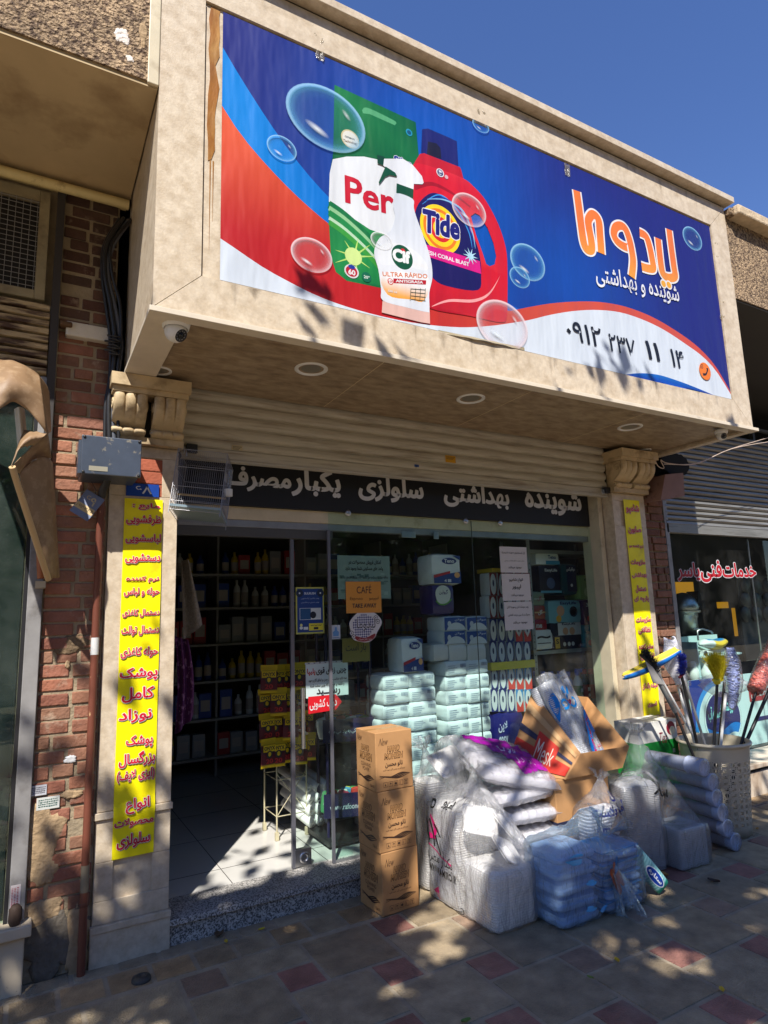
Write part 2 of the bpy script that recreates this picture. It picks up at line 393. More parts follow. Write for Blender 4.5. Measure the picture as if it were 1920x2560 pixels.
# side cheeks in two slabs each
for xs, s in ((X0, 1), (X1, -1)):
    b.box(xs+s*.001, xs+s*.03, YS+.052, 3.12, Z0+.001, Z1-.001, STONE); b.box(xs+s*.003, xs+s*.03, 3.123, YF+.02, Z0+.001, Z1-.001, STONE)
rs = random.Random(17)
for k in range(46):
    up_ = k % 3 == 0; x = rs.uniform(.66, 4.7) if not up_ else rs.uniform(.5, 4.7); z = (z0-.004) if not up_ else Z1-.006; w_ = rs.uniform(.008, .05); l = rs.uniform(.04, .16 if up_ else .13); a = rs.uniform(.10, .30)
    c = mix((.20, .13, .06), (.10, .08, .06), rs.random()); yq = YS-.0007-.00003*k
    b.add([(x-w_, yq, z), (x, yq, z), (x+w_, yq, z), (x-w_*.5, yq, z-l*.6), (x, yq, z-l*.6), (x+w_*.4, yq, z-l*.6), (x, yq, z-l)], [(0, 1, 4, 3), (1, 2, 5, 4), (3, 4, 6), (4, 5, 6)], INKA, [(*c, 0), (*c, a), (*c, 0), (*c, 0), (*c, a*.7), (*c, 0), (*c, 0)])
b.build('fascia', shop, bevel=.002)
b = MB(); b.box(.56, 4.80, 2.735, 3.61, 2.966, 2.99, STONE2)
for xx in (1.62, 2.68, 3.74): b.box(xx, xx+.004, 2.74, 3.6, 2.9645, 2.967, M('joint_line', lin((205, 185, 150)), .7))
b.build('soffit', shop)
b = MB(); b.box(.395, 4.875, 2.664, 2.733, 2.932, 2.9565, STONEW); b.box(.395, .555, 2.735, 3.60, 2.934, 2.956, STONEW); b.box(4.805, 4.873, 2.735, 3.62, 2.934, 2.956, STONE)
b.build('soffit_trim', shop, bevel=.002)
b = MB(); b.box(.36, 4.895, 2.625, 8, 4.868, 4.918, STONE); b.box(.42, 4.83, 2.70, 7.9, 4.841, 4.867, M('joint_dark', lin((70, 60, 48)), .9))
b.build('coping', shop, bevel=.003)
b = MB(); b.box(.46, 4.80, 2.76, 8, 2.995, 4.84, M('rough_plaster', lin((120, 110, 95)), .9)); b.build('upper_wall', shop)
# brown adhesive smear on the bare strip of the fascia
GLUE = M('dried_glue', lin((150, 98, 36)), .3, var=.3, vs=11, col2=lin((178, 132, 70)), c2s=9, c2t=(.45, .6), bump=.4, bs=30, streak=(1, 1, .3))
rs = random.Random(5); pts = [(.640+.006*rs.random(), 4.617), (.690, 4.617)]
for k in range(14): pts.append((.668+.022*rs.random()*(1 if k < 9 else .3), 4.58-k*.058))
pts += [(.655, 3.77), (.640, 3.76)]
for k in range(9): pts.append((.632+.012*rs.random(), 3.86+k*.085))
b = MB(); b.prism(pts, 'y', YS+.011, YS+.0145, GLUE)
for xx, zz in ((.648, 3.3), (.662, 3.45)): b.prism([(xx, 3.765), (xx+.006, 3.765), (xx+.003, zz)], 'y', YS+.012, YS+.0146, GLUE)
b.build('glue_smear', shop)

def pillar(xa, xb, wide):
    b = MB(); y = YF
    b.box(xa-.008, xb+.008, y-.012, y+.2, -.01, .150, STONE)
    b.box(xa-.010, xb+.010, y-.020, y+.2, .152, .182, STONE)
    b.box(xa, xb, y+.012, y+.2, .183, 2.60, STONE)               # recessed core
    fr = .086
    b.box(xa, xb, y, y+.011, .183, .285, STONE); b.box(xa, xb, y, y+.011, .462, .660, STONE)
    b.box(xa, xa+fr, y, y+.011, .286, .461, STONE); b.box(xb-fr, xb, y, y+.011, .286, .461, STONE)
    b.box(xa-.008, xb+.008, y-.014, y+.011, .662, .694, STONE)
    b.box(xa, xb, y, y+.011, .696, 2.30, STONE); b.box(xa, xb, y, y+.011, 2.52, 2.58, STONE)
    b.box(xa, xa+fr, y, y+.011, 2.301, 2.519, STONE); b.box(xb-fr, xb, y, y+.011, 2.301, 2.519, STONE)
    p = b.build('pillar', shop, bevel=.0025)
    cb = MB(); xa -= .018; xb += .018; W = xb-xa
    cb.box(xa-.01, xb+.01, y-.17, y+.1, 2.865, 2.931, DIRTY); cb.box(xa, xb, y-.15, y+.1, 2.835, 2.864, DIRTY)
    cb.box(xa, xb, y-.045, y+.05, 2.585, 2.622, DIRTY)
    prof = [(-.145, 2.833), (-.15, 2.815), (-.148, 2.78), (-.135, 2.75), (-.11, 2.72), (-.082, 2.70), (-.06, 2.685), (-.048, 2.674), (-.05, 2.668), (-.07, 2.66), (-.078, 2.648), (-.07, 2.634), (-.045, 2.624)]
    pr = spline(prof, 3, False)
    gw = (W-.05)/2
    for gx in (xa+.008, xa+gw+.042):
        n = 36
        def fn(u, v):
            t = v*(len(pr)-1); i = min(int(t), len(pr)-2); f = t-i
            py = pr[i][0]+(pr[i+1][0]-pr[i][0])*f; pz = pr[i][1]+(pr[i+1][1]-pr[i][1])*f
            bu = abs(math.sin(u*3*math.pi))**.32
            k = .55+.45*bu if py < -.03 else 1
            return Vector((gx+gw*u, y+py*(.88+.12*bu), pz-.004*(1-bu)))
        cb.grid(fn, n, 36, DIRTY)
        side = [(y+.03, 2.833)]+[(y+q[0]*.84, q[1]) for q in pr]+[(y+.03, 2.624)]
        cb.prism(side, 'x', gx+.002, gx+gw-.002, DIRTY)
        for sx in (gx, gx+gw):
            for (cy_, cz, r0, turns) in ((-.092, 2.775, .036, 1.6), (-.05, 2.648, .018, 1.2)):
                cb.tube([(sx, y+cy_+math.cos(q*.25)*r0*(1-q*.25/(turns*2*math.pi+.6)), cz+math.sin(q*.25)*r0*(1-q*.25/(turns*2*math.pi+.6))) for q in range(int(turns*8*math.pi))], .006, DIRTY, 6)
    cb.box(xa+.05, xb-.05, y-.02, y+.05, 2.623, 2.834, DARK)
    c = cb.build('capital', p, bevel=.003)
    return p
pillar(.36, .715, 0); pillar(4.262, 4.662, 1)
# gap bricks behind the open panel above the number plate
b = MB()
for k in range(3): b.box(.447, .632, YF+.004, YF+.0119, 2.303+k*.072, 2.369+k*.072, M('red_brick_plain', lin((170, 92, 66)), .85, var=.2, bump=.4))
b.build('exposed_brick', shop, bevel=.003)

# roller shutter
SHUT = M('shutter_enamel', lin((190, 184, 168)), .42, var=.12, vs=5, col2=lin((118, 100, 78)), c2s=3.2, c2t=(.5, .8), streak=(.7, 1, 9), spec=.5)
b = MB(); sy = 3.645; prof = []
zz = 2.985
while zz > 2.625:
    prof += [(sy, zz), (sy-.012, zz-.012), (sy-.017, zz-.032), (sy-.015, zz-.052), (sy-.004, zz-.062), (sy+.003, zz-.066), (sy-.001, zz-.072)]; zz -= .075
prof += [(sy-.012, 2.618), (sy-.014, 2.566), (sy-.02, 2.56), (sy-.02, 2.548), (sy+.02, 2.546)]
b.add([(x, p[0], p[1]) for x in (.735, 4.245) for p in prof], [(i, i+1, i+1+len(prof), i+len(prof)) for i in range(len(prof)-1)], SHUT)
sh = b.build('roller_shutter', shop)
for xx, r in ((.79, .03), (4.215, .028)):
    k = MB(); k.box(xx-.03, xx+.03, sy-.05, sy-.02, 2.575, 2.625, BLACKP); k.tube([(xx-.045, sy-.045, 2.60), (xx-.045, sy-.045, 2.57), (xx-.06, sy-.045, 2.56), (xx-.07, sy-.045, 2.575), (xx-.066, sy-.045, 2.60)], .004, STEEL, 6)
    k.build('lock_case', sh, bevel=.008)
for p0, p1, c in ((( 579, 1112), (606, 1127), lin((190, 175, 140))), ((1036, 1161), (1047, 1168), lin((40, 80, 150))), ((1113, 1138), (1139, 1158), lin((205, 150, 20)))):
    q0 = at(*p0, y=sy-.019); q1 = at(*p1, y=sy-.019); k = MB(); k.box(q0.x, q1.x, sy-.0215, sy-.019, q1.z, q0.z, INK, c)
    pl = wall(sy-.0217)
    for i in range(3): k.box(q0.x+.006, q1.x-.006-.008*i, sy-.0222, sy-.0216, q0.z-.008-.008*i-.003, q0.z-.008-.008*i, INK, (.03, .03, .03))
    k.build('sticker', sh)
# frame: door head, jambs
b = MB(); b.box(.735, 4.20, 3.828, 3.90, 2.236, 2.318, CREAMP); b.build('door_head', shop, bevel=.002)
b = MB(); b.box(.735, 4.20, 3.835, 3.892, 2.19, 2.2355, ALU); b.box(.735, 1.78, 3.84, 3.888, 2.13, 2.1895, M('dark_alu', (.10, .10, .10), .5, metal=.4)); b.build('sliding_track', shop, bevel=.002)
for xa_, xb_ in ((4.195, 4.245), (.722, .734)): b = MB(); b.box(xa_, xb_, 3.70, 3.90, .1285, 2.60, CREAMP); b.build('jamb', shop, bevel=.002)
# granite step
GRAN = M('speckled_granite', lin((192, 188, 182)), .42, col2=lin((88, 86, 84)), c2s=120, c2t=(.46, .56), var=.25, vs=55, det=3)
b = MB(); b.box(.722, 4.25, 3.585, 3.868, .098, .128, GRAN); b.box(.724, 4.25, 3.605, 3.70, -.01, .097, GRAN)
b.build('granite_step', shop, bevel=.003)
# inside
FLOORM = M('glazed_floor', lin((206, 204, 198)), .22, var=.05, vs=3)
WALLI = M('interior_paint', lin((92, 88, 80)), .8, var=.1)
b = MB(); b.box(.3, 4.9, 3.869, 7.4, .06, .127, FLOORM)
gl = M('floor_joint', lin((60, 56, 50)), .8)
for k in range(9): b.box(.3+.6*k+.22, .3+.6*k+.224, 3.87, 7.4, .1265, .1282, gl)
for k in range(6): b.box(.3, 4.9, 4.12+.6*k, 4.124+.6*k, .1265, .1281, gl)
b.build('interior_floor', shop)
b = MB(); b.box(.60, .72, 3.87, 7.4, .128, 2.7, WALLI); b.box(4.68, 4.8, 3.9, 7.4, .128, 2.7, WALLI); b.box(.60, 4.8, 7.2, 7.4, .128, 2.7, WALLI); b.box(.5, 4.9, 3.92, 7.4, 2.62, 2.70, WALLI)
b.build('interior_wall', shop)

# glazing
def pane(name, xa, xb, za, zb, y, th=.008, parent=shop):
    b = MB(); b.add([(xa, y, za), (xb, y, za), (xb, y, zb), (xa, y, zb)], [(0, 1, 2, 3)], GLASS); return b.build(name, parent)
xdl = at(731, 1700, y=YD).x; xfl = at(827, 1700, y=YG).x
dr = thing('sliding_door', 'frameless glass sliding door pushed half open, with long steel bar handles', 'door', (xdl+.2, YD, .13)); 
EDGE = M('edge_profile', (.20, .20, .23), .35, metal=.5)
pane('glass_pane', xdl, xfl+.16, .135, 2.19, YD, parent=dr)
b = MB(); b.box(xdl-.012, xdl+.012, YD-.012, YD+.012, .132, 2.19, EDGE); b.build('edge_strip', dr, bevel=.002)
p0 = at(738, 2126, y=YD-.014); p1 = at(779, 2165, y=YD-.014)
b = MB(); b.box(p0.x, p1.x, YD-.016, YD+.016, .137, p0.z, STEEL); c = Vector(((p0.x+p1.x)/2+.005, YD-.018, (p0.z+.137)/2))
b.lathe([(.034, 0), (.034, .006), (.026, .012), (.02, .012), (.016, .006), (0, .006)], STEEL, 24, Matrix.Translation(c) @ Matrix.Rotation(R(90), 4, 'X')); b.build('floor_lock', dr, bevel=.002)
for yy, xo in ((YD-.06, 0), (YD+.06, -.045)):
    a = at(757, 1720, y=yy); c = at(755, 1872, y=yy); b = MB()
    b.tube([(a.x, yy, a.z), (a.x, yy, c.z)], .0125, STEEL, 12)
    for zz in (a.z-.10, c.z+.10): b.tube([(a.x, yy, zz), (a.x, YD, zz)], .009, STEEL, 8)
    b.build('bar_handle', dr)
wp = thing('shop_window', 'tall fixed glass front pane of the shop, papered with notices', 'window', (3, YG, .13))
pane('glass_pane', xfl, 4.195, .13, 2.312, YG, parent=wp)
b = MB(); b.box(xfl-.01, xfl+.01, YG-.008, YG+.008, .1285, 2.19, EDGE); b.box(xfl, 4.19, YG-.006, YG+.008, .128, .142, ALU); b.build('edge_strip', wp, bevel=.001)
b = MB(); b.box(2.925, 2.931, YG+.001, YG+.004, .143, 2.31, M('silicone_joint', (.05, .06, .06), .3)); b.build('joint', wp)
b = MB()
for (px, py) in ((870, 1283), (1164, 1303), (1250, 1308)):
    q = at(px, py, y=YG-.004); b.lathe([(.022, 0), (.022, .006), (.016, .01), (0, .01)], STEEL, 16, Matrix.Translation(q) @ Matrix.Rotation(R(90), 4, 'X'))
b.build('glass_bolt', wp)
b = MB()
for (pa, pb) in (((1003, 1328), (1038, 1345)), ((1083, 1330), (1096, 1348))):
    q0 = at(*pa, y=YG+.01); q1 = at(*pb, y=YG+.01); b.box(q0.x, q1.x, YG+.002, YG+.012, q1.z, q0.z, STEEL)
b.build('patch_fitting', wp, bevel=.002)

# ================================================================== NEIGHBOUR ON THE LEFT
left = thing('brick_building', 'old red brick building with rough rendered upper slab and grilled vent', 'building', (0, YF, 0))
rb = random.Random(11)
BRICK = M('red_brick', (1, 1, 1), .82, ink=True, var=.22, vs=12, bump=.8, bs=38, col2=lin((176, 156, 134)), c2s=11, c2t=(.56, .80), det=6)
MORT = M('mortar', lin((158, 142, 116)), .92, var=.2, vs=12, bump=.7, bs=50)
b = MB(); b.box(.072, .358, YF+.0215, 3.9, 0, 4.04, MORT); b.box(-4, .0715, YF+.04, 3.9, 0, 4.04, MORT)
def brick_field(b, xa, xb, za, zb, y, dark, rnd, soot=None):
    z = za; row = 0
    while z < zb-.02:
        x = xa-rnd.uniform(.02, .18) if row % 2 else xa-rnd.uniform(.0, .09)
        while x < xb-.01:
            L = rnd.choice((.098, .2, .2, .205)); a, c = max(x, xa)+.004, min(x+L, xb)-.004
            if c-a > .02 and rnd.random() > .02:
                k = rnd.uniform(.75, 1.15); col = mix(lin((168, 108, 82)), lin((132, 82, 66)), rnd.random()); col = mix(col, lin((150, 122, 96)), rnd.random()*.5)
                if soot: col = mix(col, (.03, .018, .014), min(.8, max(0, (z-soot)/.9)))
                if dark: col = mix(col, lin((80, 64, 50)), dark)
                yy = y+rnd.uniform(-.004, .005); t = rnd.uniform(-.004, .004); h = .056+rnd.uniform(-.003, .002)
                b.box(a, c, yy, y+.04, z+.005+t, z+.005+h+t, BRICK, tuple(v*k for v in col))
            x += L+.010
        z += .068; row += 1
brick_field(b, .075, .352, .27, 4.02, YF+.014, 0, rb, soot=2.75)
b.build('brick_wall', left, bevel=.004)
# mortar daubs and patched plaster
def daub(b, cx, cz, rx, rz, y, th, m, seed, n=44):
    off = Vector((seed*3.1, seed*1.7, 0)); vs = [Vector((cx, y-th, cz))]; fs = []; rings = 14
    for j in range(1, rings+1):
        for k in range(n):
            q = 2*math.pi*k/n; f = j/rings; e = 1+.45*noise.noise(Vector((math.cos(q)*1.6, math.sin(q)*1.6, seed*2.3)))+.25*noise.noise(Vector((math.cos(q)*5, math.sin(q)*5, seed)))
            x = cx+rx*e*f*math.cos(q); z = cz+rz*e*f*math.sin(q)
            d = th*(1-f**6)*(.75+.4*noise.noise(Vector((x*18, z*18, seed)))+.25*noise.noise(Vector((x*60, z*60, seed))))
            vs.append(Vector((x, y-d+(.006 if j == rings else 0), z)))
    for k in range(n): fs.append((0, 1+k, 1+(k+1) % n))
    for j in range(rings-1):
        for k in range(n): fs.append((1+j*n+k, 1+(j+1)*n+k, 1+(j+1)*n+(k+1) % n, 1+j*n+(k+1) % n))
    b.add(vs, fs, m, None, True)
def patch(*a):
    b = MB(); daub(b, *a); b.build('mortar_patch', left)
PL = M('rough_mortar', lin((172, 146, 112)), .95, var=.22, vs=18, bump=1, bs=38)
PLG = M('grey_mortar', lin((112, 104, 92)), .95, var=.25, vs=14, bump=1, bs=40)
patch(.13, .64, .085, .14, YF+.013, .007, PL, 1); patch(.125, .48, .075, .08, YF+.013, .007, PL, 2); patch(.13, .30, .1, .06, YF+.012, .009, PL, 3)
patch(.21, .13, .15, .15, YF+.012, .008, PLG, 4); patch(.30, .12, .05, .18, YF+.008, .010, PL, 5); patch(.235, .965, .028, .02, YF+.012, .006, M('white_splash', (.8, .8, .78), .8), 6)
patch(.25, .80, .05, .022, YF+.012, .008, PL, 7); pass; patch(.2, 1.42, .012, .02, YF+.012, .005, PL, 9); patch(.22, 1.52, .10, .045, YF+.0145, .0025, M('stained_mortar', lin((120, 100, 76)), .95, var=.4, vs=25, bump=1, bs=60), 12)
REND = M('rough_render', lin((178, 152, 120)), .95, col2=lin((96, 76, 60)), c2s=42, c2t=(.44, .6), var=.35, vs=5, bump=3.2, bs=75)
b = MB(); b.box(-6, .362, 2.69, 3.66, 4.062, 5.6, REND); b.build('upper_slab', left)
b = MB(); b.box(.358, .408, 2.685, 3.60, 4.05, 5.6, CREAMP); b.build('edge_strip', left, bevel=.004)
daub(b := MB(), .245, 4.235, .035, .045, 2.692, .008, M('white_plaster_patch', lin((226, 216, 206)), .9, var=.15, vs=30, bump=.8, bs=60), 21); daub(b, .28, 4.14, .02, .02, 2.692, .006, _mats['white_plaster_patch'], 22); daub(b, .335, 4.3, .018, .07, 2.692, .006, PL, 23)
b.build('plaster_patch', left)
b = MB(); b.box(-6, .405, 2.70, 3.63, 4.04, 4.0615, M('soffit_paint', lin((186, 164, 126)), .75, var=.12, vs=3, col2=lin((120, 92, 60)), c2s=2.5, c2t=(.5, .8), det=6)); b.build('slab_soffit', left)
YEL = M('yellowed_paint', lin((214, 196, 140)), .55, var=.15, vs=8, col2=lin((120, 90, 50)), c2s=9, c2t=(.6, .75))
b = MB(); b.tube([(-6, 3.545, 3.985), (.395, 3.545, 3.985)], .028, YEL, 14); b.box(-6, .39, 3.58, 3.63, 4.0, 4.039, YEL); b.build('eaves_pipe', left)
b = MB(); fx = .002
for a in ((-.9, fx-.05, 3.90, 3.965), (-.9, fx-.05, 3.33, 3.38)): b.box(a[0], a[1], YF-.005, YF+.03, a[2], a[3], M('dimmed_cream_paint', lin((150, 138, 108)), .6, var=.2, vs=7, col2=lin((96, 80, 58)), c2s=6, c2t=(.5, .75)))  # cream paint darkened to hold the recess shade in its colour
b.box(fx-.05, fx, YF-.005, YF+.03, 3.33, 3.965, M('dimmed_cream_paint', lin((150, 138, 108)), .6, var=.2, vs=7, col2=lin((96, 80, 58)), c2s=6, c2t=(.5, .75)))
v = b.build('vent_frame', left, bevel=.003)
b = MB(); wm = M('mesh_wire', (.35, .34, .32), .5, metal=.6)
for k in range(18): b.tube([(-.6+k*.034, YF+.0+.003*(-1)**k, 3.36), (-.6+k*.034, YF+.003*(-1)**k, 3.93)], .0016, wm, 5)
for k in range(20): b.tube([(-.65, YF-.001, 3.37+k*.029), (fx-.03, YF-.001, 3.37+k*.029)], .0016, wm, 5)
b.build('wire_mesh', v)
b = MB(); b.box(-.9, -.05, YF+.028, YF+.0335, 3.385, 3.895, DARK); b.build('vent_opening', left)
b = MB(); OLD = M('peeling_slats', lin((178, 158, 122)), .7, col2=lin((70, 48, 34)), c2s=5, c2t=(.42, .58), streak=(.8, 1, 6), var=.2, bump=.3)
pr = []
for k in range(9): zt = 3.30-k*.044; pr += [(YF-.002, zt), (YF-.035, zt-.008), (YF-.03, zt-.034), (YF, zt-.042)]
b.add([(x, p[0], p[1]) for x in (-3, .03) for p in pr], [(i, i+1, i+1+len(pr), i+len(pr)) for i in range(len(pr)-1)], OLD); b.build('shutter_box', left)
b = MB(); b.box(.035, .073, YF-.03, YF+.02, 2.0, 4.0, M('sooty_steel', (.035, .03, .028), .7)); b.build('shutter_guide', left)
q0 = at(165, 806, y=YF); q1 = at(272, 860, y=YF)
b = MB(); b.box(q0.x, q1.x, YF-.03, YF+.03, q1.z, q0.z, M('white_stone_stub', lin((205, 198, 184)), .8, var=.12, bump=.4)); b.box(q0.x-.03, q0.x+.03, YF-.05, YF, q0.z-.04, q0.z-.012, M('rusty_angle', lin((92, 66, 40)), .8)); b.build('lintel_stub', left, bevel=.008)
JAM = M('worn_grey_steel', lin((150, 148, 146)), .5, metal=.25, var=.22, vs=7, col2=lin((84, 78, 72)), c2s=5, c2t=(.52, .75))
b = MB(); b.box(.006, .072, YF-.02, YF+.03, .288, 2.9, JAM); b.build('door_jamb', left, bevel=.003)
b = MB(); b.box(-.012, .005, YF-.012, YF+.03, .288, 2.9, BLACKP); b.box(-2, -.013, YF-.0, YF+.004, .3, 2.9, GLASS); b.box(-2, -.02, YF+.03, YF+.034, .3, 2.9, DARK); b.build('door_leaf', left)
LIME = M('limestone_block', lin((196, 182, 158)), .6, var=.08, vs=6, col2=lin((120, 106, 86)), c2s=22, c2t=(.66, .7), bump=.1)
b = MB(); b.box(-2, .078, 3.545, 3.7, -.01, .235, LIME); b.box(-2, .103, 3.515, 3.7, .237, .287, LIME); b.build('base_step', left, bevel=.006)
b = MB(); b.lathe([(.02, 0), (.028, .02), (.026, .07), (.015, .085), (0, .085)], M('rusty_hinge', lin((58, 42, 32)), .8, var=.3), 10, Matrix.Translation((.035, 3.555, .287))); b.build('pivot', left)
b = MB(); b.box(-6, .34, 3.9, 8, 0, 5.5, M('dim_masonry', (.1, .09, .08), .9)); b.build('building_core', left)

# ================================================================== NEIGHBOUR ON THE RIGHT
rg = thing('workshop_building', 'darker neighbouring workshop with rendered parapet, grey shutter and glass front', 'building', (6.5, YF, 0))
b = MB(); b.box(4.846, 12, 2.70, 3.5, 4.056, 4.765, REND); b.build('parapet', rg)
b = MB(); b.box(4.90, 12, 2.60, 3.9, 4.767, 4.85, M('weathered_coping', lin((196, 176, 146)), .9, var=.25, vs=14, bump=.8, bs=40)); b.box(4.852, 4.92, 2.64, 3.6, 4.767, 4.83, REND); b.build('coping', rg, bevel=.012)
b = MB(); b.box(4.85, 12, 2.71, 4.6, 4.04, 4.0555, M('dark_soffit', (.06, .055, .05), .9)); b.build('canopy_soffit', rg)  # underside in one near-black base colour
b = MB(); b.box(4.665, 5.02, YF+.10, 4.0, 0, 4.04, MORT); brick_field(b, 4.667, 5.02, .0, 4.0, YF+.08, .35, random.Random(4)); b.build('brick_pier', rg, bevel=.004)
b = MB(); b.box(5.035, 5.088, 3.69, 3.76, 0, 2.62, JAM); b.build('door_jamb', rg, bevel=.003)
b = MB(); pr = []; zt = 3.34
GS = M('grey_shutter', lin((140, 138, 132)), .4, metal=.35, var=.15, vs=6, col2=lin((86, 80, 72)), c2s=4, c2t=(.5, .8), streak=(.6, 1, 8))
while zt > 2.40: pr += [(3.71, zt), (3.69, zt-.012), (3.686, zt-.03), (3.70, zt-.046), (3.712, zt-.05)]; zt -= .052
pr += [(3.69, 2.40), (3.69, 2.29), (3.73, 2.285)]
b.add([(x, p[0], p[1]) for x in (5.06, 12) for p in pr], [(i, i+1, i+1+len(pr), i+len(pr)) for i in range(len(pr)-1)], GS); b.build('roller_shutter', rg)
b = MB(); b.box(4.9, 12, 4.55, 4.7, 3.0, 4.05, DARK)
for xx in (5.75, 7.0, 8.2): b.box(xx, xx+.04, 3.9, 3.94, 3.2, 4.04, M('dull_bar', (.12, .12, .12), .6))
b.box(4.9, 12, 3.9, 3.94, 3.55, 3.58, _mats['dull_bar']); b.build('upper_frame', rg)
b = MB(); b.add([(5.11, 3.78, .27), (12, 3.78, .27), (12, 3.78, 2.4), (5.11, 3.78, 2.4)], [(0, 1, 2, 3)], GLASS); gp = b.build('glass_front', rg)
b = MB(); b.box(6.43, 6.436, 3.774, 3.786, .27, 2.28, STEEL); b.build('edge_strip', rg)
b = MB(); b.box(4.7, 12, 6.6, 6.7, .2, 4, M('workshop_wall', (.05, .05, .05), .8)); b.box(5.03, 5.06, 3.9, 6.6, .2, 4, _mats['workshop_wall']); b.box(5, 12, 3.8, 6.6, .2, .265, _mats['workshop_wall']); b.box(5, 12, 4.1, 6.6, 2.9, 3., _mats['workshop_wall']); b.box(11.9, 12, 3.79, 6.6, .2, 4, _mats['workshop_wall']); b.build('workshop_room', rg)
MARB = M('veined_marble', lin((214, 200, 180)), .5, var=.1, vs=6, col2=lin((150, 120, 92)), c2s=2.5, c2t=(.55, .7), streak=(1, 1, .5))
b = MB(); b.box(5.03, 12, 3.42, 3.79, .225, .262, MARB); b.box(5.04, 12, 3.45, 3.6, -.01, .19, MARB); b.box(5.04, 12, 3.47, 3.6, .19, .225, DARK); b.build('marble_step', rg, bevel=.004)
q = [at(1663, 1186, y=3.45), at(1708, 1182, y=3.45), at(1712, 1240, y=3.45), at(1652, 1250, y=3.45)]
RUSTP = M('faded_pink_steel', lin((140, 108, 98)), .75, var=.15, vs=6, col2=lin((90, 62, 50)), c2s=9, c2t=(.6, .75))
b = MB(); b.prism([(p.x, p.z) for p in q], 'y', 3.45, 3.60, RUSTP); b.build('motor_cover', rg, bevel=.004)
rr = random.Random(9); c = at(1683, 1160, y=3.55); pts = []
for k in range(40):
    qn = 2*math.pi*k/40; rad = .14+.015*rr.random()+.03*math.cos(qn*2); pts.append((c.x+.02+rad*1.1*math.cos(qn), c.z+rad*.85*math.sin(qn)))
b = MB(); b.prism(pts, 'y', 3.54, 3.68, M('black_cloth', (.008, .008, .008), .95)); b.build('drum_cover', rg)
# ================================================================== BANNER (everything printed on it is one mesh)
bn = thing('banner', 'large blue vinyl banner with detergent packs, bubbles and orange lettering on the fascia', 'banner', (2.65, YB, 3.16))
BW = wall(YB)
def A(x, y): p = at(500+x*.48222, y*.48222, y=YB); return (p.x, p.z)
def B(x, y): p = at(1100+x*.49427, 300+y*.49427, y=YB); return (p.x, p.z)
def AA(l): return [A(*p) for p in l]
def BB(l): return [B(*p) for p in l]
BX0, BX1, BZ0, BZ1 = .702, 4.618, 3.163, 4.612
DKB, BRB = lin((34, 34, 122)), lin((0, 92, 196))
def bgcol(x, z):
    t = math.exp(-((x-1.95)/.75)**2-((z-3.95)/1.1)**2)*1.05; t2 = math.exp(-((x-2.9)/.75)**2-((z-3.75)/.6)**2)*.6
    return mix(DKB, BRB, min(1, max(t, t2)))
bb = MB(); rw = random.Random(2)
def bsurf(u, v):
    x = BX0+(BX1-BX0)*u; z = BZ0+(BZ1-BZ0)*v
    return Vector((x, YB, z))
bb.grid(bsurf, 60, 24, VINYL, lambda u, v: bgcol(BX0+(BX1-BX0)*u, BZ0+(BZ1-BZ0)*v), smooth=False)
_h = [.0004]
def art(pts, col, m=VINYL, holes=(), h=None):
    if h is None: _h[0] += .00004; h = _h[0]
    bb.poly([BW(p[0], p[1], h) for p in pts], m, (lambda P: col(P.x, P.z)) if callable(col) else col, [[BW(p[0], p[1], h) for p in q] for q in holes])
def strokes(path, wdt, col, m=VINYL, taper=None, k=8, h=None):
    V, F = ribbon(spline(path, k, False), wdt, taper)
    if h is None: _h[0] += .00004; h = _h[0]
    bb.add([BW(x, z, h) for x, z in V], F, m, col)
def clipx(l): return [(min(max(x, BX0), BX1), min(max(z, BZ0), BZ1)) for x, z in l]
def dense(l, k=6): return spline(l, k, False)
c1 = dense(AA([(112, 235), (200, 385), (330, 590), (450, 765), (560, 905), (660, 1015), (760, 1110), (900, 1220)]))
c2 = dense(AA([(112, 545), (200, 682), (300, 805), (400, 915), (500, 1015), (600, 1105), (680, 1170), (800, 1260), (950, 1360), (1150, 1470), (1400, 1570)])+BB([(330, 965), (430, 950), (560, 928), (700, 918), (820, 922), (940, 945), (1060, 990), (1160, 1045), (1260, 1112), (1330, 1172), (1400, 1255), (1474, 1385)]))
c3 = dense(AA([(112, 1238), (200, 1300), (330, 1388), (460, 1460), (600, 1530), (760, 1590), (950, 1642), (1150, 1680), (1350, 1697), (1500, 1690)])+BB([(340, 1030), (450, 1012), (560, 985), (680, 966), (800, 961), (920, 975), (1040, 1016), (1140, 1066), (1240, 1132), (1330, 1198), (1400, 1275), (1472, 1390)]))
# horizontal-strip fills keep the printed gradients smooth
def strip(top, bot, fn, n=60):
    _h[0] += .00005; h = _h[0]
    def zi(l, x):
        for a, b in zip(l, l[1:]):
            if a[0] <= x <= b[0] and b[0] > a[0]: return a[1]+(b[1]-a[1])*(x-a[0])/(b[0]-a[0])
        return l[0][1] if x < l[0][0] else l[-1][1]
    vs = []; cc = []; fs = []
    for i in range(n+1):
        x = BX0+(BX1-BX0)*i/n
        for k in range(7):
            zt, zb = (min(BZ1, max(BZ0, zi(t, x) if isinstance(t, list) else t)) for t in (top, bot))
            zt = max(zt, zb); z = zb+(zt-zb)*k/6; vs.append(BW(x, z, h)); cc.append(fn(x, z))
    fs = [(i*7+k, (i+1)*7+k, (i+1)*7+k+1, i*7+k+1) for i in range(n) for k in range(6)]
    bb.add(vs, fs, VINYL, cc)
strip(c1+[(4.7, 3.0)], BZ0, lambda x, z: mix(lin((0, 140, 232)), lin((0, 96, 200)), min(1, max(0, (x-.8)/.9))))
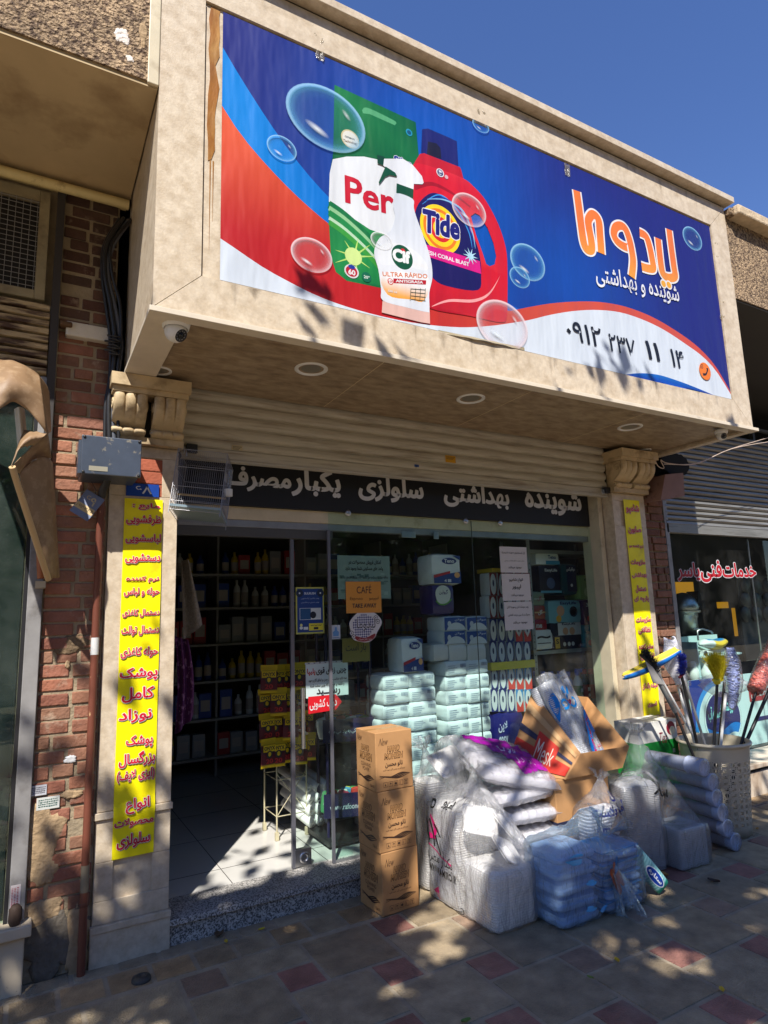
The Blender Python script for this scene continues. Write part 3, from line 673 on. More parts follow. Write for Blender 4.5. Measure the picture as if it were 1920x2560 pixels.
strip(c2, BZ0, lambda x, z: mix(mix(lin((196, 30, 34)), lin((240, 100, 56)), min(1, max(0, (z-3.45)/.55))), lin((214, 84, 62)), min(1, max(0, (x-1.6)/1.2))))
strip(c3, BZ0, lambda x, z: lin((222, 232, 243)))
art(dense(BB([(912, 1293), (1000, 1281), (1100, 1288), (1200, 1318), (1290, 1352), (1385, 1392)]))+BB([(1290, 1372), (1150, 1342), (1030, 1316)]), lambda x, z: mix(lin((20, 70, 170)), lin((30, 150, 240)), min(1, max(0, (z-3.17)/.12))))
art(dense(BB([(1070, 1300), (1180, 1330), (1290, 1375), (1385, 1392)]))+BB([(1250, 1362), (1150, 1338)]), lin((14, 84, 190)))

# --- green detergent sack
GRN, GRD = lin((0, 132, 66)), lin((0, 96, 52))
sack = AA([(697, 440), (1118, 634), (1124, 700), (1138, 850), (1150, 1000), (1110, 1250), (1010, 1500), (930, 1492), (760, 1456), (704, 1410), (678, 1330), (665, 1100), (672, 900), (690, 800)])
def gcol(x, z): return mix(GRD, lin((40, 160, 80)), min(1, max(0, .5+.5*math.sin((x-1.5)*9+(z-3.9)*3))))
art(sack, gcol)
strokes(AA([(690, 812), (760, 800), (850, 800), (920, 815), (1000, 850), (1120, 880)]), .02, lin((20, 110, 60)))
art(dense(AA([(840, 572), (870, 560), (1000, 622), (1018, 640)]))+AA([(1010, 650), (880, 592), (845, 588)]), lin((90, 176, 120)))
art(AA([(688, 826), (760, 812), (850, 812), (960, 836), (1105, 890), (1120, 1000), (1090, 1200), (1000, 1230), (880, 1190), (760, 1110), (668, 1045), (672, 900)]), lambda x, z: mix(lin((236, 240, 244)), lin((196, 204, 210)), min(1, max(0, (x-1.9)/.2))))
for (o, wd, c) in ((0, .05, (18, 120, 64)), (18, .03, (150, 205, 150)), (42, .035, (30, 140, 70)), (70, .022, (190, 225, 190)), (92, .03, (60, 160, 60))):
    strokes(AA([(668, 1060+o), (740, 1110+o), (820, 1180+o*1.0), (880, 1240+o), (960, 1330+o)]), wd, lin(c))
for q in range(9):
    a = q*.7; strokes(AA([(800+30*math.cos(a), 1330+30*math.sin(a)), (800+105*math.cos(a), 1330+95*math.sin(a))]), .012, lin((190, 230, 120)), taper=lambda t: 1-.9*t)
art([(A(795, 1330)[0]+.05*math.cos(k*.4), A(795, 1330)[1]+.05*math.sin(k*.4)) for k in range(16)], lin((214, 240, 150)))
def disc(c, r, col, ry=None): art(circ(c[0], c[1], r, 36, ry), col)
def btxt(s, p0, p1, hgt, col, bold=.0, slant=0., outline=None, zsh=0., m=VINYL):
    'p0, p1: left and right end of the baseline (banner metres)'
    v, f, b = text2d(s, bold); k = (p1[0]-p0[0])/max(1e-5, b[1]-b[0]); kz = hgt/max(1e-5, b[3]-b[2])
    dz = (p1[1]-p0[1])/(p1[0]-p0[0])
    def lay(bo, c, h):
        vo, fo, _ = text2d(s, bo); bb.add([BW(p0[0]+(p[0]-b[0])*k+slant*(p[1]-b[2])*kz, p0[1]+(p[1]-b[2])*kz+(p[0]-b[0])*k*dz, h+.00016+1.2e-5*getattr(p, 'k', 0)) for p in vo], fo, m, c)
    _h[0] += .0001
    if outline: lay(bold+outline[1], outline[0], _h[0]); _h[0] += .00015
    lay(bold, col, _h[0]); _h[0] += .00012
btxt('Per', A(752, 1052), A(1008, 1122), .165, lin((206, 20, 46)), .022)
disc(A(778, 722), .055, lin((222, 205, 150)), .055); disc(A(778, 722), .047, lin((240, 236, 220)))
btxt('GERMAN', A(750, 712), A(800, 730), .012, lin((60, 60, 50)), .02); btxt('Technology', A(742, 738), A(816, 758), .02, lin((150, 110, 40)), .03)
disc(A(1083, 688), .022, lin((30, 150, 190))); disc(A(1083, 688), .014, lin((0, 80, 120)))
btxt('Silan', A(1005, 850), A(1098, 878), .055, lin((40, 60, 150)), .05, outline=((.85, .88, .95), .04))
disc(A(785, 1408), .042, lin((226, 226, 226)), .038); disc(A(785, 1408), .034, lin((190, 30, 50)), .03); disc(A(785, 1385), .02, lin((30, 60, 160)), .012)
btxt('60', A(768, 1422), A(805, 1432), .03, (.9, .9, .9), .03); disc(A(862, 1438), .028, lin((20, 110, 80))); btxt('20°', A(848, 1443), A(878, 1450), .018, (.8, .9, .8), .02)
# --- red bottle
RED = lin((222, 22, 44)); 
art(AA([(1150, 672), (1180, 668), (1290, 715), (1330, 735), (1338, 866), (1240, 830), (1145, 800)]), lambda x, z: mix(lin((26, 30, 110)), lin((90, 120, 190)), min(1, max(0, (x-2.12)/.12))))
art(AA([(1180, 735), (1225, 745), (1245, 770), (1250, 828), (1175, 803)]), lin((28, 22, 46)))
art(AA([(1138, 800), (1160, 796), (1345, 868), (1352, 880), (1364, 928), (1300, 905), (1108, 850), (1112, 842)]), lin((204, 24, 40)))
hole = AA([(1402, 1122), (1425, 1106), (1448, 1118), (1490, 1185), (1520, 1262), (1534, 1330), (1526, 1372), (1500, 1382), (1482, 1370), (1462, 1310), (1430, 1222)])
bot = spline(AA([(1108, 850), (1240, 880), (1362, 926), (1420, 972), (1480, 1042), (1545, 1165), (1584, 1290), (1592, 1400), (1592, 1560), (1588, 1650), (1555, 1672), (1400, 1640), (1180, 1596), (1100, 1500), (1080, 1300), (1085, 1080), (1100, 950)]), 4)
art(bot, lambda x, z: mix(mix(RED, lin((160, 8, 30)), min(1, max(0, (3.55-z)/.4))), lin((240, 60, 70)), .5*max(0, math.sin((x-2.0)*7+(z-3.6)*2))), holes=[hole])
strokes(AA([(1110, 975), (1200, 955), (1300, 1000), (1400, 1075)]), .03, lin((170, 8, 30)), taper=lambda t: 1-.6*t)
strokes(AA([(1200, 1590), (1290, 1560), (1420, 1560), (1500, 1520), (1560, 1420)]), .018, lin((250, 170, 170)), taper=lambda t: math.sin(math.pi*min(1, t+.05)))
art(spline(AA([(1120, 1080), (1180, 1010), (1240, 1008), (1310, 1060), (1380, 1160), (1430, 1260), (1452, 1350), (1456, 1430), (1440, 1505), (1300, 1490), (1210, 1448), (1150, 1330), (1110, 1200)]), 4), lin((28, 22, 96)))
for q, c in ((0, (60, 150, 230)), (14, (20, 60, 160)), (26, (140, 200, 240))):
    strokes(AA([(1150+q, 1060-q), (1240+q, 1012+q), (1330+q, 1090), (1390+q*.7, 1200), (1410+q*.6, 1290)]), .012, lin(c), taper=lambda t: math.sin(math.pi*(t*.9+.05)))
tc_ = A(1245, 1190)
for r, c in ((.152, (255, 222, 30)), (.128, (244, 130, 30)), (.108, (255, 222, 30)), (.08, (226, 40, 40)), (.055, (255, 222, 30))): art(circ(tc_[0], tc_[1], r*.92, 40, r), lin(c))
btxt('Tide', A(1150, 1205), A(1345, 1250), .152, lin((30, 30, 120)), .045, slant=.06, outline=((.9, .9, .95), .03))
art(AA([(1165, 1268), (1300, 1308), (1448, 1356), (1456, 1422), (1300, 1372), (1172, 1330)]), lin((226, 30, 140)))
btxt('FRESH CORAL BLAST', A(1150, 1312), A(1394, 1384), .026, (.9, .86, .9), .03)
for q in range(10):
    a = q*.63; o = A(1400, 1330); art([(o[0]-.008*math.sin(a), o[1]+.008*math.cos(a)), (o[0]+.008*math.sin(a), o[1]-.008*math.cos(a)), (o[0]+.055*math.cos(a), o[1]+.055*math.sin(a))], lin((190, 235, 255)))
disc(A(1243, 898), .027, lin((240, 240, 245))); disc(A(1243, 898), .021, lin((30, 40, 110))); disc(A(1243, 898), .015, lin((240, 240, 245))); btxt('he', A(1232, 903), A(1254, 910), .02, lin((30, 60, 120)), .04)
disc(A(1275, 920), .013, lin((230, 180, 190)))
# --- white spray bottle
art(AA([(944, 1562), (1188, 1618), (1190, 1680), (1140, 1672), (940, 1622)]), lin((232, 190, 178)))
WB = lin((236, 240, 246))
art(AA([(916, 805), (955, 816), (950, 862), (918, 850)]), lin((10, 70, 46)))
art(AA([(952, 826), (1050, 826), (1100, 858), (1148, 916), (1157, 950), (1150, 958), (1106, 956), (1104, 990), (1016, 962), (1018, 918), (962, 872), (948, 862)]), WB)
art(AA([(960, 866), (1010, 898), (1020, 918), (980, 910), (958, 920), (928, 958), (924, 948), (948, 892)]), lin((14, 84, 54)))
art(AA([(1017, 953), (1104, 984), (1102, 1034), (1015, 1003)]), lin((10, 76, 48)))
sp = spline(AA([(1016, 1005), (1100, 1034), (1106, 1080), (1120, 1130), (1160, 1240), (1194, 1350), (1202, 1440), (1186, 1520), (1187, 1610), (1175, 1620), (1060, 1594), (946, 1560), (936, 1500), (922, 1400), (902, 1330), (905, 1285), (930, 1235), (985, 1200), (1008, 1130), (998, 1060)]), 4)
art(sp, lambda x, z: mix(WB, lin((196, 208, 224)), min(1, abs(math.sin((x-1.93)*8))*.5)))
art(spline(AA([(930, 1275), (1010, 1262), (1110, 1300), (1172, 1370), (1166, 1405), (1050, 1380), (940, 1375), (922, 1330)]), 4), lambda x, z: mix(lin((250, 190, 70)), lin((240, 244, 248)), min(1, abs(x-1.97)*9)))
art(spline(AA([(948, 1415), (1180, 1440), (1160, 1560), (1090, 1555), (970, 1530)]), 4), lambda x, z: mix(lin((248, 170, 60)), lin((244, 246, 248)), min(1, max(0, (z-3.31)/.09))))
disc(A(1046, 1336), .068, lin((10, 84, 54)), .072); disc(A(1050, 1304), .015, lin((220, 30, 40)))
btxt('Cif', A(996, 1354), A(1090, 1374), .078, (.9, .92, .92), .055)
btxt('ULTRA RÁPIDO', A(944, 1434), A(1176, 1446), .033, lin((226, 110, 30)), .01)
art(AA([(1000, 1446), (1170, 1456), (1168, 1478), (1000, 1470)]), lin((190, 26, 44))); btxt('ANTIGRASA', A(1012, 1466), A(1154, 1474), .017, (.92, .92, .92), .03)
disc(A(984, 1462), .018, lin((226, 60, 40))); disc(A(984, 1462), .014, (.85, .85, .85)); btxt('10"', A(974, 1468), A(998, 1470), .013, lin((200, 40, 40)), .03)
btxt('500 ml', A(972, 1516), A(1018, 1524), .013, (.8, .8, .8), .02)
for k in range(4): strokes(AA([(1090, 1500+k*18), (1166, 1506+k*19)]), .003, lin((40, 70, 60)), k=2)
for k in range(4): strokes(AA([(1090+k*25, 1498), (1086+k*25, 1562)]), .003, lin((40, 70, 60)), k=2)
# --- bubbles
def bubble(c, rx, rz, rim, ins=(1, 1, 1), rot=0.):
    n = 40; _h[0] += .00005; h = _h[0]
    prof = ((.0, .05), (.55, .05), (.75, .12), (.88, .35), (.95, .85), (.985, .75), (1, .15)); vs = []; cc = []
    for f, a in prof:
        for k in range(n):
            q = 2*math.pi*k/n; x, z = rx*f*math.cos(q), rz*f*math.sin(q)
            vs.append(BW(c[0]+x*math.cos(rot)-z*math.sin(rot), c[1]+x*math.sin(rot)+z*math.cos(rot), h)); cc.append((*mix(rim, (1, 1, 1), .3 if f > .94 else .1), a*(1 if a < .5 else .6+.4*abs(math.sin(q*.5+.6)))))
    bb.add(vs, [(i*n+k, i*n+(k+1) % n, (i+1)*n+(k+1) % n, (i+1)*n+k) for i in range(len(prof)-1) for k in range(n)], INKA, cc)
    _h[0] += .00005; h = _h[0]
    for (dx, dz, er, ez, aa) in ((-.25, -.45, .3, .16, .9), (.5, .35, .1, .16, .6)):
        ex, ez_ = c[0]+rx*dx, c[1]+rz*dz; vs = [BW(ex, ez_, h)]; cc = [(.9, .97, 1, aa)]
        for k in range(20):
            q = 2*math.pi*k/20; vs.append(BW(ex+rx*er*math.cos(q)-.5*rz*ez*math.sin(q), ez_+rz*ez*math.sin(q)+.3*rx*er*-math.cos(q), h)); cc.append((.9, .97, 1, 0))
        bb.add(vs, [(0, 1+k, 1+(k+1) % 20) for k in range(20)], INKA, cc)
def bub(F, cx, cy, rx, ry, rim):
    c = F(cx, cy); bubble(c, abs(F(cx+rx, cy)[0]-c[0]), abs(F(cx, cy-ry)[1]-c[1])*.86, rim)
CY, WHB = lin((90, 200, 255)), lin((250, 220, 225))
for F, cx, cy, rx, ry, rim in ((A, 655, 618, 198, 186, CY), (A, 422, 773, 77, 74, CY), (A, 577, 1326, 106, 102, WHB), (A, 1392, 1092, 86, 96, WHB), (A, 1452, 655, 42, 40, CY), (A, 938, 1252, 56, 52, (1, 1, 1)),
    (B, 0, 0, 0, 0, 0), (B, 444, 720, 85, 104, CY), (B, 403, 797, 50, 60, CY), (B, 1276, 600, 46, 64, CY)):
    if rx: bub(F, cx, cy, rx, ry, rim)
    else: bub(B, 313, 1040, 125, 142, WHB); _h[0] = .0011
_h[0] = .0011
# --- shop name drawn as strokes
def logo(path, w0, closed=False):
    P = dense(BB(path), 8)
    for dw, c, dh in ((.026, (.92, .9, .9), .0), (0, None, .0005)):
        V, F = ribbon(P, w0+dw); _h[0] += .00005; h = _h[0]
        _h[0] += .0004; bb.add([BW(x, z, h+4e-6*i) for i, (x, z) in enumerate(V)], F, VINYL, [c or mix(lin((255, 206, 70)), lin((250, 128, 50)), min(1, max(0, (z-3.62)/.55))) for x, z in V])
logo([(690, 358), (700, 430), (714, 540), (726, 620), (742, 655), (765, 655), (764, 610), (752, 545), (750, 505), (772, 478), (800, 505), (808, 580), (815, 675)], .066)
logo([(968, 650), (930, 640), (895, 615), (878, 580), (886, 545), (912, 535), (936, 552), (955, 600), (968, 660), (975, 720), (968, 795)], .064)
logo([(1008, 570), (1040, 590), (1058, 640), (1072, 710), (1076, 750), (1050, 752), (1018, 742)], .064)
logo([(1156, 555), (1168, 650), (1180, 740), (1186, 790), (1160, 800), (1130, 785), (1116, 740), (1100, 600)], .066)
for d in ((1128, 830), (1155, 836)):
    disc(B(*d), .036, (.92, .9, .9)); disc(B(*d), .026, lin((250, 180, 46)))
btxt('شوینده و بهداشتی', B(790, 842), B(1212, 946), .17, (.88, .9, .95), .012)
for s, p0, p1 in (('۰۹۱۲', B(640, 1108), B(818, 1160)), ('۲۳۷', B(856, 1168), B(988, 1198)), ('۱۱', B(1042, 1206), B(1112, 1230)), ('۱۴', B(1170, 1246), B(1236, 1262))):
    p1 = (p1[0], p0[1]); btxt(s, p0, p1, .135, (.012, .012, .016), .012)
pc = B(1337, 1272); disc(pc, .068, lin((246, 130, 34)))
strokes([(pc[0]-.03, pc[1]-.03), (pc[0]+.006, pc[1]-.022), (pc[0]+.03, pc[1]+.012), (pc[0]+.03, pc[1]+.03)], .022, (.02, .015, .015), taper=lambda t: .55+.9*abs(t-.5))
for r in (.012, .024, .036): strokes([(pc[0]-.015+r*math.cos(q), pc[1]+.015+r*math.sin(q)) for q in (1.7, 2.2, 2.7, 3.2)], .005, (.02, .015, .015))
bb.c = [(c[0]*.76, c[1]*.76, c[2]*.77, c[3]) for c in bb.c]
o = bb.build('printed_vinyl', bn)
# --- curled bits of clear tape along the edges, loose lower hem
TAPE = film_mat('sticky_tape', .35, tint=(.85, .82, .72), white=(.6, .52, .38), bump=.5, bs=40)
rt2 = random.Random(8)
for (px, py, wd, hh) in ((795, 110, .06, .10), (800, 140, .05, .05), (1203, 290, .07, .08), (1418, 425, .05, .09), (1790, 613, .05, .03), (1793, 645, .035, .025), (1810, 760, .05, .028), (1805, 795, .055, .03), (1823, 897, .03, .03), (1750, 985, .06, .03)):
    p = at(px, py, y=YB-.004); k = MB()
    def tf(u, v):
        return Vector((p.x+(u-.5)*wd+.008*noise.noise(Vector((u*3, v*3, px))), YB-.004-.022*v*v*abs(noise.noise(Vector((u*2+px, v*2, 1))))-.003*math.sin(u*9), p.z+(v-.5)*hh+.01*noise.noise(Vector((u*4, px, v)))))
    k.grid(tf, 8, 8, TAPE); k.build('tape_strip', bn)
p0, p1 = at(1095, 828, y=YB), at(1310, 872, y=YB); k = MB()
k.grid(lambda u, v: Vector((p0.x+(p1.x-p0.x)*u, YB-.004-.02*v*math.sin(u*math.pi), p0.z+(p1.z-p0.z)*u-.02*(v-.3)+.004*noise.noise(Vector((u*9, v, 2))))), 24, 4, M('loose_hem', lin((150, 138, 110)), .5)); k.build('loose_hem', bn)

# ================================================================== OTHER SIGNS ON THE FRONT
def put_base(mb, s, pl, x0, x1, zb, col, m=INK, bold=.02, h=.002, sv=1.):
    v, f, b = text2d(s, bold); k = (x1-x0)/(b[1]-b[0]); mb.add([pl(x0+(p[0]-b[0])*k, zb+p[1]*k*sv, h+2e-5*getattr(p, 'k', 0)) for p in v], f, m, col)
YH = 3.80
hs = MB(); hs.box(.735, 4.19, YH, YH+.02, 2.318, 2.64, INK, (.006, .006, .007)); HP = wall(YH)
for s, xa, xb in (('مصرف', 600, 736), ('یکبار', 728, 852), ('سلولزی', 895, 1059), ('بهداشتی', 1107, 1272), ('شوینده', 1308, 1451)):
    a = at(xa-(160 if s == 'مصرف' else 0) if False else xa, 1200, y=YH).x; c = at(xb, 1240, y=YH).x
    if s == 'مصرف': a, c = at(560, 1200, y=YH).x, at(728, 1200, y=YH).x
    put_base(hs, s, HP, a, c, 2.455, (.62, .62, .62), bold=.038, sv=1.0)
tag(hs.build('header_sign', origin=(2.4, YH, 2.32)), 'black header board with white lettering under the shutter', 'sign')

YELB = lin((250, 236, 0)); CRIM = lin((204, 14, 52))
STRIP = M('yellow_strip_vinyl', (1, 1, 1), .4, ink=True, var=.10, vs=5, col2=lin((176, 150, 40)), c2s=6, c2t=(.58, .95), bump=.5, bs=7)
def vbanner(name, label, xa, xb, za, zb, lines, y=YF-.006):
    root = thing(name, label, 'banner', ((xa+xb)/2, y, za)); k = MB()
    ripple = lambda x, z: .006*noise.noise(Vector((x*6, z*4, xa)))
    pl0 = wall(y)
    k.grid(lambda u, v: Vector((xa+(xb-xa)*u, y-.002+ripple(xa+(xb-xa)*u, za+(zb-za)*v), za+(zb-za)*v)), 8, 60, STRIP, YELB)
    for s, t, bo, ua, ub in lines:
        put(k, s, pl0, xa+(xb-xa)*ua, xa+(xb-xa)*ub, bo, t, CRIM, h=.0066, bold=.03, outline=(.86, .84, .78), shadow=(.16, .1, .12))
    for v_ in k.v: v_.y -= .015*math.exp(-((v_.z-.678)/.035)**2)
    k.build('printed_strip', root); return root
L = [('مایع :', 2.262, 2.222, .2, .92), ('ظرفشویی', 2.197, 2.138, .05, .97), ('لباسشویی', 2.092, 2.036, .05, .97), ('دستشویی', 1.984, 1.93, .06, .97), ('نرم کننده', 1.862, 1.828, .1, .95), ('حوله و لباس', 1.802, 1.754, .06, .97), ('دستمال کاغذی', 1.688, 1.645, .04, .98), ('دستمال توالت', 1.602, 1.55, .03, .98), ('حوله کاغذی', 1.492, 1.435, .03, .97), ('پوشک', 1.388, 1.318, .03, .98), ('کامل', 1.288, 1.212, .1, .9), ('نوزاد', 1.18, 1.11, .04, .86), ('پوشک', 1.048, .982, .24, .9), ('بزرگسال', .968, .894, .08, .97), ('(ایزی لایف)', .882, .822, .05, .97), ('انواع', .744, .672, .28, .86), ('محصولات', .654, .604, .03, .97), ('سلولزی', .578, .508, .1, .9)]
vbanner('vertical_banner', 'yellow strip banner with crimson lettering on the sunlit left pillar', .437, .634, .468, 2.284, L)
L = [('شامپو', 2.493, 2.41, .1, .9), ('صابون', 2.305, 2.237, .1, .9), ('نرم کننده مو', 2.148, 2.11, .06, .94), ('ملزومات', 2.02, 1.967, .06, .94), ('بهداشتی', 1.912, 1.862, .06, .97), ('دستمال', 1.802, 1.74, .2, .85), ('پارچه ای', 1.715, 1.662, .06, .95), ('ملزومات', 1.543, 1.49, .06, .94), ('نظافتی', 1.463, 1.403, .12, .88), ('سفید کننده', 1.323, 1.272, .06, .94), ('(وایتکس)', 1.247, 1.19, .08, .94), ('شیشه پاک کن', 1.01, .955, .04, .96), ('اسپری', .86, .815, .25, .8), ('چند منظوره', .765, .71, .04, .96)]
vbanner('vertical_banner', 'yellow strip banner with crimson lettering on the shaded right pillar', 4.388, 4.590, .66, 2.532, L)
# house number plates
pb = MB(); pl = wall(YF-.009); pb.box(.442, .612, YF-.009, YF-.001, 2.2985, 2.368, M('blue_enamel', lin((24, 64, 150)), .35, var=.1, vs=20)); put(pb, '۶۸', pl, .485, .575, 2.312, 2.356, (.75, .75, .75), bold=.012)
tag(pb.build('number_plate', origin=(.527, YF, 2.3)), 'blue enamel house number plate fixed above the yellow banner', 'number plate')
pb = MB(); c = at(217, 1262, y=YF-.06); ang = R(-34); pl = Plane(c, (math.cos(ang), -.25, math.sin(ang)), (-math.sin(ang), 0, math.cos(ang)))
def pbox(mb, u0, u1, v0, v1, h0, h1, m, col=None):
    mb.add([pl(u, v, h) for h in (h0, h1) for v in (v0, v1) for u in (u0, u1)], [(0, 2, 3, 1), (4, 5, 7, 6), (0, 1, 5, 4), (2, 6, 7, 3), (0, 4, 6, 2), (1, 3, 7, 5)], m, col)
pbox(pb, -.05, .055, -.07, .07, -.002, 0, M('faded_blue_plate', lin((112, 122, 150)), .5, var=.15, vs=25)); pbox(pb, -.048, .053, -.038, -.004, 0, .0008, INK, lin((196, 172, 126)))
put(pb, '۶۹', pl, -.03, .03, .006, .05, lin((196, 178, 140)), bold=.015); put(pb, '۸۹۹۳۰۰۳۰۴۰۷', pl, -.042, .045, -.03, -.012, lin((80, 64, 40)))
pb.tube([pl(.0, .066, 0), pl(.0, .066, 0)+Vector((.005, .02, .03)), Vector((.24, YF-.05, 2.40))], .0015, BLACKP, 5)
tag(pb.build('number_plate', origin=c), 'loose faded number plate dangling crooked under the meter box', 'number plate')
# little notices stuck on the bricks and the jamb
def slip(pa, pb_, y, col, label, n=3, tcol=(.12, .12, .14), vert=False):
    q0 = at(*pa, y=y); q1 = at(*pb_, y=y); k = MB(); k.box(q0.x, q1.x, y-.0012, y, q1.z, q0.z, INK, col); rs = random.Random(int(pa[1]))
    H = (q0.z-q1.z); W = q1.x-q0.x
    for i in range(n):
        if vert:
            zc = q1.z+H*.06
            for j in range(14): k.box(q0.x+W*(.1+.8*i/n), q0.x+W*(.1+.8*i/n+.5/n), y-.0018, y-.0011, zc+H*.062*j, zc+H*.062*j+H*.035*rs.uniform(.5, 1), INK, tcol)
        else:
            x = q0.x+W*.08
            while x < q1.x-W*.1:
                l = W*rs.uniform(.03, .1); k.box(x, min(x+l, q1.x-W*.06), y-.0018, y-.0011, q0.z-H*(.2+.7*i/n)-H*.1*rs.uniform(.4, 1), q0.z-H*(.18+.7*i/n), INK, tcol); x += l+W*.02
    return tag(k.build('sticker', origin=((q0.x+q1.x)/2, y, q1.z)), label, 'sticker')
slip((76, 1966), (116, 1986), YF+.0095, (.55, .56, .6), 'small pale notice sticker on a brick beside the brown pipe', 4)
slip((92, 1996), (148, 2018), YF+.0095, (.60, .62, .58), 'cream contact sticker on the brick below the pale notice', 4, (.05, .12, .1))
slip((27, 2215), (49, 2272), YF-.0205, (.62, .55, .54), 'upright red lettered sticker low on the grey steel jamb', 3, (.4, .08, .1), True)
# red lettering on the workshop glass
rl = MB(); y = 3.772; pl = wall(y)
for s, xa, xb, yy in (('خدمات', 1806, 1890, 1431), ('فنی', 1752, 1806, 1440), ('یاسر', 1694, 1750, 1440)):
    a = at(xa, yy, y=y).x; c = at(xb, yy, y=y).x; v, f, b = text2d(s, .03); k = (c-a)/(b[1]-b[0]); zb = 1.895
    for bo, col, h in ((.07, (.62, .62, .64), 0), (.03, lin((176, 14, 30)), .0012)):
        vo, fo, _ = text2d(s, bo); rl.add([pl(a+(p[0]-b[0])*k, zb+p[1]*k*.95, h+2e-5*getattr(p, 'k', 0)) for p in vo], fo, INK, col)
tag(rl.build('window_lettering', origin=(6, y, 1.8)), 'red cut vinyl lettering with white edge on the workshop glass', 'sign')
# ================================================================== STREET TREES (behind and above the viewer; they dapple the pavement)
LEAF = M('leaf', lin((74, 104, 40)), .5, var=.35, vs=3, trans=.35)
BARK = M('bark', lin((112, 96, 76)), .9, var=.3, vs=8, bump=1, bs=25)
def in_crown(p, blobs): return any(((p-c).x/r[0])**2+((p-c).y/r[1])**2+((p-c).z/r[2])**2 < 1 for c, r in blobs)
def tree(label, base, blobs, nleaf, seed, size=.075, grp=None, keep=None):
    rn = random.Random(seed); root = thing('street_tree', label, 'tree', base, group=grp)
    b = MB(); top = Vector((blobs[0][0].x, blobs[0][0].y, blobs[0][0].z-.4)); bs = Vector(base)
    tr = [bs+(top-bs)*t+Vector((.08*math.sin(t*5), .06*math.cos(t*4), 0)) for t in [k/8 for k in range(9)]]
    b.tube(tr, .17, BARK, 12, r1=.08); b.build('trunk', root)
    b = MB()
    for c, r in blobs:
        for k in range(4):
            e = c+Vector((rn.uniform(-.7, .7)*r[0], rn.uniform(-.7, .7)*r[1], rn.uniform(-.2, .7)*r[2])); s = tr[5+k % 4]
            b.tube([s, s.lerp(e, .5)+Vector((0, 0, .2)), e], .05, BARK, 6, r1=.012)
    b.build('limbs', root)
    b = MB(); vs = []; fs = []; n = 0; tries = 0
    while n < nleaf and tries < nleaf*6:
        tries += 1
        c, r = rn.choice(blobs); d = Vector((rn.gauss(0, 1), rn.gauss(0, 1), rn.gauss(0, 1))).normalized()*(rn.random()**.4)
        p = c+Vector((d.x*r[0], d.y*r[1], d.z*r[2]))
        if keep and not keep(p): continue
        cl = noise.noise(p*1.1+Vector((seed, 0, 0)))+.5*noise.noise(p*2.6)
        if cl < -.12+.1*rn.random(): continue
        s = size*rn.uniform(.6, 1.3); u = Vector((rn.gauss(0, 1), rn.gauss(0, 1), rn.gauss(0, .5))).normalized(); nn = Vector((rn.gauss(0, .6), rn.gauss(0, .6), 1)).normalized(); v = nn.cross(u).normalized()
        k = len(vs); vs += [p-u*s, p+v*s*.62-nn*s*.15, p+u*s, p-v*s*.62-nn*s*.15]; fs.append((k, k+1, k+2, k+3)); n += 1
    b.add(vs, fs, LEAF); b.build('crown', root); return root
# the crown has to leave the fascia in the sun: nothing may stand on a ray from the sign to the sun
def clear_of_sign(p):
    t = (2.687-p.y)/(-SUN.y)                   # follow the light down to the sign plane
    q = p-SUN*t
    if -.6 < q.x < 5.5 and q.z > 3.10:
        n_ = noise.noise(Vector((q.x*1.4, q.z*1.8, 3.3)))
        return (q.z < 4.15 and q.x < 1.3 and n_ > -.02 and random.random() < .55) or (q.z < 3.75 and 2.9 < q.x < 4.0 and q.z < 3.35+.55*max(0, n_+.2) and random.random() < .6)
    w_ = p-SUN*((3.6-p.y)/(-SUN.y))            # the pillars and the brick pier
    if w_.x < .75 and w_.z > .2: return random.random() < .05+.25*max(0, .8-w_.z)
    m_ = p-SUN*((3.0-p.y)/(-SUN.y))            # the goods
    if m_.z > 1.2 and .1 < m_.x < 4.3: return random.random() < .03
    if -.42 < m_.z <= .05 and 1.9 < m_.x < 3.4: return random.random() < (.02 if noise.noise(Vector((m_.x*2.2, m_.z*2.6, 5))) > -.12 else .45)
    if m_.z > .05:
        n_ = noise.noise(Vector((m_.x*2.6, m_.z*2.6, 8)))
        if 1.62 < m_.x < 3.15 and m_.z < 1.0: return random.random() < (0 if 1.9 < m_.x < 2.75 else .006 if n_ > -.34 else .2)
        if m_.x > 3.9 and m_.z > .5: return random.random() < .05
        if m_.x > 1.5 and m_.x < 3.9: return random.random() < (.05 if n_ > -.08 else .5)
    g_ = p-SUN*(p.z/SUN.z)                     # gaps in the foliage make the dapples
    n_ = noise.noise(Vector((g_.x*1.7, g_.y*2.3, 1)))+.6*noise.noise(Vector((g_.x*4.2, g_.y*5, 2)))
    return not (n_ > .20 and random.random() < .9)
V3 = Vector
tree('street tree over the pavement before the shop, outside the picture', (-1.6, -2.2, 0), [(V3((-.9, -.5, 5.6)), (1.7, 1.3, 1.1)), (V3((.6, -.3, 5.8)), (1.6, 1.3, 1.0)), (V3((-2.4, -1.0, 5.9)), (1.5, 1.4, 1.2)), (V3((1.6, -.9, 6.3)), (1.5, 1.4, 1.1)), (V3((-.4, -1.5, 6.4)), (1.8, 1.2, 1.1))], 15000, 4, keep=clear_of_sign)
tree('second street tree farther along the kerb, outside the picture', (4.2, -2.4, 0), [(V3((3.2, -.6, 5.7)), (1.6, 1.3, 1.1)), (V3((4.6, -.5, 5.7)), (1.5, 1.3, 1.1)), (V3((5.6, -1.0, 6.2)), (1.5, 1.3, 1.2)), (V3((2.5, -1.3, 6.3)), (1.5, 1.2, 1.1)), (V3((4.0, -1.6, 6.6)), (1.6, 1.2, 1.0))], 13000, 9, keep=clear_of_sign)
